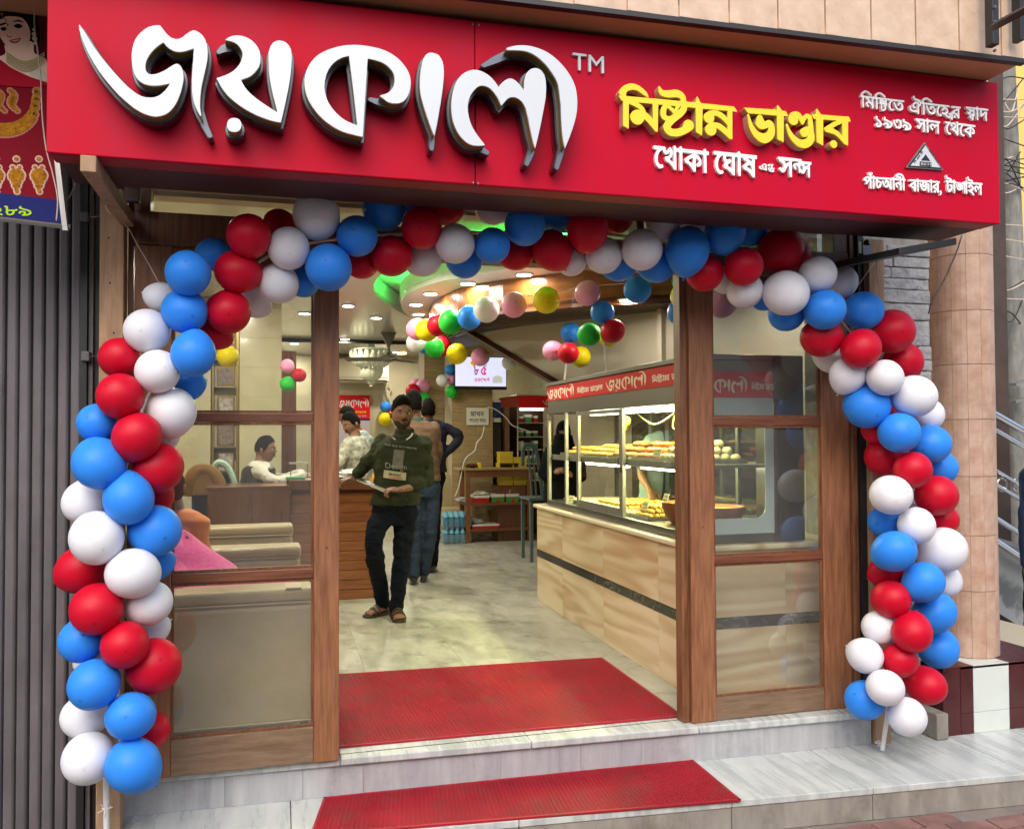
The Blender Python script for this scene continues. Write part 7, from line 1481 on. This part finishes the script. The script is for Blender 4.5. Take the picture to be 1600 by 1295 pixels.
# shop worker in blue-grey behind the case
Yp = 5.9; P = dict(neck=J_(1042, 672), pelvis=J_(1030, 800, .1), shL=J_(1070, 688), elL=J_(1082, 740), wrL=J_(1065, 770, -.1), shR=J_(1018, 690), elR=J_(1002, 735), wrR=J_(1015, 765, -.12), hipL=J_(1040, 812, .1), knL=J_(1040, 900, .1), anL=J_(1040, 985, .1), hipR=J_(1015, 812, .1), knR=J_(1015, 900, .1), anR=J_(1015, 985, .1))
person('shop worker in blue grey shirt behind the display case glass', P, Vector((-.3, -1, 0)), SK1, mat('blue_grey_shirt', (.16, .24, .28), .8), M_navytr, headc=J_(1046, 650), hface=Vector((-.3, -1, -.3)), hh=.225, W=.19, sleeve=.4, hair_m=M_hair, hair_k=dict(top=.010, quiff=.008, low=-.02, fringe=.074, seed=12), shoes=M_dark, fine=False)
# seated customer with magenta shawl
Yp = 4.98; M_mag = mat('magenta_shawl', (.85, .02, .32), .75, var=.35, vscale=45, col2=(.80, .12, .42), bump=.4, bscale=80, sheen=.3); M_or = mat('orange_kameez', (.75, .20, .03), .8, var=.2, vscale=8, sheen=.2)
P = dict(neck=J_(272, 795), pelvis=J_(262, 925), shL=J_(300, 822), elL=J_(318, 880, -.05), wrL=J_(290, 915, -.2), shR=J_(240, 820), elR=J_(228, 880), wrR=J_(250, 915, -.2), hipL=J_(280, 935), knL=J_(285, 935, -.28), anL=J_(285, 1040, -.22), hipR=J_(245, 935), knR=J_(245, 935, -.28), anR=J_(245, 1040, -.22))
pw, pt_, pf = person('woman in orange dress with embroidered magenta shawl seated behind the left glass', P, Vector((.1, 1, 0)), SK2, M_or, M_mag, headc=J_(265, 762), hface=Vector((0, 1, 0)), hh=.225, W=.19, D=.12, hair_m=M_hair, hair_k=dict(top=.012, quiff=0, low=-.07, seed=14), detail=False, shoes=M_dark, topname='dress', botname='skirt', fine=False)
g = B(); px = [[(262, 826), (278, 826), (292, 828), (306, 840), (322, 852)], [(262, 838), (280, 838), (300, 842), (322, 854), (342, 866)], [(262, 852), (284, 852), (310, 858), (340, 868), (362, 878)], [(262, 868), (286, 868), (318, 872), (350, 880), (374, 888)], [(262, 890), (290, 890), (322, 890), (352, 890), (374, 892)], [(262, 905), (300, 905), (350, 905), (410, 903), (468, 899)], [(262, 918), (300, 920), (350, 920), (410, 918), (470, 913)]]
Q = []; yl = (4.70, 4.66, 4.60, 4.55, 4.50, 4.40, 4.22)
for j, rw_ in enumerate(px):
    for i, (x, y) in enumerate(rw_): Q.append(onY(yl[j] + .02 * math.sin(i * 2.3 + j), x, y))
g.add(Q, [(j * 5 + i, j * 5 + i + 1, (j + 1) * 5 + i + 1, (j + 1) * 5 + i) for j in range(6) for i in range(4)]); o = g.build('shawl', M_mag, pw, smooth=True); ms_ = o.modifiers.new('s', 'SUBSURF'); ms_.levels = 2; ms_.render_levels = 2; md = o.modifiers.new('t', 'SOLIDIFY'); md.thickness = .006
B().tube(catmull([onY(4.66, x, y) for x, y in ((290, 833), (300, 846), (312, 864), (322, 884))], 5), .006, 6, flat=.5).build('shawl_border', mat('pale_trim', (.55, .35, .35), .7), pw)
# passer-by cut by the right picture edge
Yp = 4.55; P = dict(neck=J_(1640, 715), pelvis=J_(1640, 880), shL=J_(1672, 740), elL=J_(1684, 812), wrL=J_(1680, 880), shR=J_(1612, 742), elR=J_(1605, 815), wrR=J_(1606, 880), hipL=J_(1655, 895), knL=J_(1655, 1000), anL=J_(1655, 1095), hipR=J_(1622, 895), knR=J_(1620, 1000), anR=J_(1618, 1095))
person('passer-by in a dark blue jacket cut off at the far side of the stairs', P, Vector((.2, -1, 0)), SK1, mat('blue_jacket', (.012, .025, .075), .6, var=.2, vscale=10), M_navytr, headc=J_(1642, 675), hface=Vector((.5, -1, 0)), hh=.235, W=.20, hair_m=M_hair, hair_k=dict(seed=15), topname='jacket', shoes=M_dark, base=(onY(4.55, 1640, 880).x, 4.55, ZL), fine=False)
# ---------------------------------------------------------------- right of the shop: stone wall, column, stairs, street beyond
sw = thing('stone_wall', 'grey split stone wall strip between right post and tan column', 'wall', (3.25, 3.9, ZL))
bx('wall_core', M_curb, 3.006, 3.435, 3.90, 4.4, ZL, 3.2, sw)
r = random.Random(9); z = .02; row = 0
while z < 2.42:
    h = r.choice((.06, .075, .09, .12, .14)); cuts = [3.008, 3.008 + r.uniform(.14, .30), 3.432] if row % 4 else [3.008, 3.008 + r.uniform(.33, .38), 3.432]
    for a, b_ in zip(cuts, cuts[1:]):
        if b_ - a > .03: bx('stone', M_stone, a + .002, b_ - .002, 3.872 - r.uniform(0, .018), 3.899, z + .002, min(z + h, 2.5) - .002, sw, bev=.005)
    z += h; row += 1
bx('base_course', M_curb, 3.008, 3.45, 3.855, 3.899, ZL + .001, .018, sw, bev=.006)
co = thing('tiled_column', 'round column faced with tall tan tiles on a maroon and white base', 'column', (3.71, 3.95, ZL))
ccx, ccy, cr_ = 3.71, 3.95, .163
B().lathe([(cr_ - .006, .18), (cr_ - .006, 3.4)], (ccx, ccy, 0), n=40).build('column_core', M_groutw, co)
NT = 14; ctile = None; zr = [onY(3.80, 1500, y).z for y in (1010, 926, 838, 745, 655, 568, 483, 395, 315)]; zr[0] = .185
for k in range(len(zr) - 1):
    for i in range(NT):
        a0_ = 2 * math.pi * i / NT + .1; a1_ = a0_ + 2 * math.pi / NT - .008
        if math.sin((a0_ + a1_) / 2) > .55: continue
        P = []
        for q in range(4):
            a = a0_ + (a1_ - a0_) * q / 3; P.append((a, 1))
        rings = [[(ccx + (cr_ + e) * math.cos(a), ccy + (cr_ + e) * math.sin(a), zz) for a, _ in P] for e, zz in ((-.005, zr[k] + .0015), (.002, zr[k] + .0015), (.002, zr[k + 1] - .0015), (-.005, zr[k + 1] - .0015))]
        V = [p for rg in rings for p in rg]; F = [(j * 4 + q, j * 4 + q + 1, (j + 1) * 4 + q + 1, (j + 1) * 4 + q) for j in range(3) for q in range(3)] + [(0, 4, 8, 12), (3, 15, 11, 7)]
        B().add(V, F).build('column_tile', M_pillart, co)
bxx = [onY(3.70, x, 1080).x for x in (1474, 1501, 1521, 1577, 1660)]
by0, by1, zb1 = 3.70, 4.34, .183
bx('base_core', M_grout, bxx[0] + .02, bxx[4] + .5, by0 + .014, by1 + .5, ZL, zb1 - .016, co)
for i, (a, b_, m) in enumerate(((bxx[1], bxx[2], M_maroon), (bxx[2], bxx[3], M_wtile), (bxx[3], bxx[4], M_maroon))):
    bx('base_tile', m, a + .001, b_ - .001, by0, by0 + .013, -.06, zb1 - .002, co, bev=.001); bx('base_tile', m, a + .001, b_ - .001, by0, by0 + .013, ZL + .001, -.062, co, bev=.001); bx('base_top', m, a + .001, b_ - .001, by0, by1, zb1 - .015, zb1, co, bev=.001)
bx('base_tile', M_maroon, bxx[0], bxx[0] + .012, by0 + .013, by1, ZL + .001, zb1 - .002, co); bx('base_tile', M_maroon, bxx[0], bxx[1] - .001, by0 + .002, by0 + .014, ZL + .001, zb1 - .002, co); bx('base_top', M_maroon, bxx[0], bxx[1] - .001, by0, by1, zb1 - .015, zb1, co)
bx('ledge', M_curb, 3.25, bxx[0] - .005, 3.66, 3.85, ZL + .001, -.035, co, bev=.008)
cord('black_wire', 'black wire hanging slantwise before the tan column', [(1503, 368), (1494, 395), (1484, 418), (1478, 432), (1468, 450), (1456, 470), (1451, 490)], .004, M_black, 3.74, cat='wire')
# side building wall return behind the column
sb2 = thing('side_wall', 'dark brown wall edge behind the column beside the utility pole', 'wall', (4.25, 4.6, ZL)); p = onY(5.2, 1580, 500)
bx('wall_panel', mat('dark_brown_wall', (.07, .045, .035), .7, var=.4), onY(5.2, 1553, 500).x, onY(5.2, 1574, 500).x, 5.2, 5.35, ZS, 4.2, sb2)
# steel stair rails, marble stringer, brick base
sr = thing('stair_railing', 'polished steel stair railing sloping down behind the column', 'railing', onY(5.0, 1580, 700)); RY = 5.0
for k, (ya, yb_, r_) in enumerate(((652, 674, .026), (676, 700, .018), (738, 764, .012), (760, 786, .014), (812, 842, .018), (848, 880, .026))):
    a, b_ = onY(RY, 1545, ya - 10), onY(RY, 1640, yb_ + 22); B().tube([a, b_], r_, 12).build('rail', M_chrome, sr, smooth='auto')
for x in (1566, 1591): 
    c = onY(RY, x, 757); B().tube([c + Vector((.045 * math.cos(a), 0, .045 * math.sin(a))) for a in np.linspace(0, 6.28, 17)], .008, 6).build('scroll', M_chrome, sr, smooth='auto')
for x in (1552, 1630): B().tube([onY(RY, x, 640), onY(RY, x, 985)], .02, 10).build('post', M_chrome, sr, smooth='auto')
ms = thing('marble_stair', 'white marble stair side with red brick underneath right of column', 'staircase', onY(5.05, 1580, 900))
M_white_marble = veined('white_marble', '#c8ccc8', '#8a8f8c', 1.4, 9, .2, 'DIAGONAL', 5)
q = [onY(5.06, x, y) for x, y in ((1540, 838), (1700, 885), (1700, 1060), (1600, 982), (1540, 945))]; B().prism(q, (0, .1, 0)).build('stringer', M_white_marble, ms, fix=True)
q = [onY(5.055, x, y) for x, y in ((1540, 834), (1700, 882), (1700, 889), (1540, 841))]; B().prism(q, (0, .5, 0)).build('coping', M_white_marble, ms, fix=True)
br_ = None; M_brk = mat('red_brick', (.19, .055, .038), .8, var=.4, vscale=20, bump=.4)
o0 = onY(5.12, 1553, 1013); bx('mortar_bed', M_mortar, o0.x, o0.x + 1.2, 5.19, 5.3, ZS, o0.z + .42, ms)
for j in range(6):
    for i in range(6):
        x = o0.x + i * .10 - (j % 2) * .05; z_ = o0.z + .005 + j * .055
        if br_ is None: br_ = B().box(x, x + .094, 5.16, 5.2, z_, z_ + .047).build('brick', M_brk, ms, bev=.002, loc=(x, 5.16, z_))
        else: o = br_.copy(); COL.objects.link(o); o.location = Vector((x, 5.16, z_)) - wloc(ms)
# utility pole with cables, yellow building, posters
up_ = thing('utility_pole', 'weathered grey concrete utility pole wrapped with tangled cables', 'utility pole', onZ(ZS, 1583, 900) * 0 + Vector((onY(7, 1578, 400).x, 7, ZS)))
pt, pb2 = onY(7, 1571, 90), onY(7, 1592, 700); B().tube([(pb2.x, 7, ZS), (pb2.x, 7, pb2.z), (pt.x, 7, pt.z), (pt.x - .05, 7, pt.z + 1.2)], [.13, .125, .085, .08], 14).build('pole_shaft', mat('concrete', (.27, .27, .25), .85, var=.5, vscale=6, stretch=(3, 3, .8), bump=.4, dirt=.4), up_, smooth='auto')
r = random.Random(21)
for k in range(26):
    ya = r.choice((r.uniform(120, 220), r.uniform(255, 300), r.uniform(440, 500))); a = onY(6.85, r.uniform(1556, 1566), ya + r.uniform(-14, 14)); m1 = onY(6.82, r.uniform(1570, 1585), ya + r.uniform(-12, 16)); b_ = onY(6.9, r.uniform(1592, 1640), ya + r.uniform(-35, 35))
    B().tube(catmull([a, m1, b_], 6), .006, 5).build('cable', M_black if k % 3 else M_string, up_)
for ya, yb2 in ((350, 356), (372, 384), (398, 412), (466, 470)):
    B().tube([onY(6.8, 1556, ya), onY(6.8, 1640, yb2)], .005, 5).build('cable', M_string, up_)
for y in (598, 625): c = onY(6.8, 1590, y); B().obox(c, (.07, 0, .02), (0, .05, 0), (0, 0, .012)).build('pole_bracket', M_alu, up_)
yb_ = thing('yellow_building', 'pale yellow rendered building behind the tangled cables', 'building', onY(12, 1620, 300))
a, b_ = onY(12, 1584, 60), onY(12, 1588, 380); bx('wall', mat('yellow_render', (.70, .52, .14), .8, var=.15, vscale=2), a.x, a.x + 7, 12, 14, b_.z, 14, yb_); bx('lower_wall', mat('dull_wall', (.22, .18, .14), .8, var=.4, vscale=3, dirt=.5), a.x - .3, a.x + 7, 12.02, 14, ZS, b_.z - .003, yb_)
bx('cornice', M_wtile, a.x - .1, a.x + 7, 11.9, 11.99, b_.z - .08, b_.z, yb_)
ds = thing('dark_shopfront', 'dim brown shopfront beyond the stairs behind the steel rails', 'building', onY(8.5, 1580, 700))
a, b_, c_ = onY(8.5, 1545, 420), onY(8.5, 1680, 1000), onY(8.5, 1560, 640); bx('wall', mat('brown_front', (.10, .07, .055), .7, var=.5, vscale=3, dirt=.3), a.x, b_.x + 1.5, 8.5, 9.5, ZS, a.z, ds)
for i, (x, y, w_, h_, m) in enumerate(((1574, 655, 7, 10, M_wtile), (1592, 700, 14, 22, M_bd), (1590, 712, 12, 7, M_yellow), (1577, 735, 9, 9, M_soff), (1594, 745, 10, 12, M_wtile), (1573, 795, 9, 12, M_curb))):
    c = onY(8.48, x, y); k = pxm(8.48, x, y); bx('poster_scrap', m, c.x - w_ * k / 2, c.x + w_ * k / 2, 8.48, 8.495, c.z - h_ * k / 2, c.z + h_ * k / 2, ds)
nb_ = thing('neighbour_building', 'dark neighbouring building on the far left beyond the shutter', 'building', (-3, 3.9, ZS)); bx('wall', M_black, -8, -1.61, 3.95, 9, ZS, 5, nb_)
bx('lamp_cloth', mat('pale_cloth', (.55, .5, .42), .8), onY(7.5, 1596, 395).x, onY(7.5, 1640, 395).x, 7.5, 7.55, onY(7.5, 1600, 408).z, onY(7.5, 1600, 388).z, None, label='pale sign edge hanging right of the utility pole', cat='sign', bev=.01)
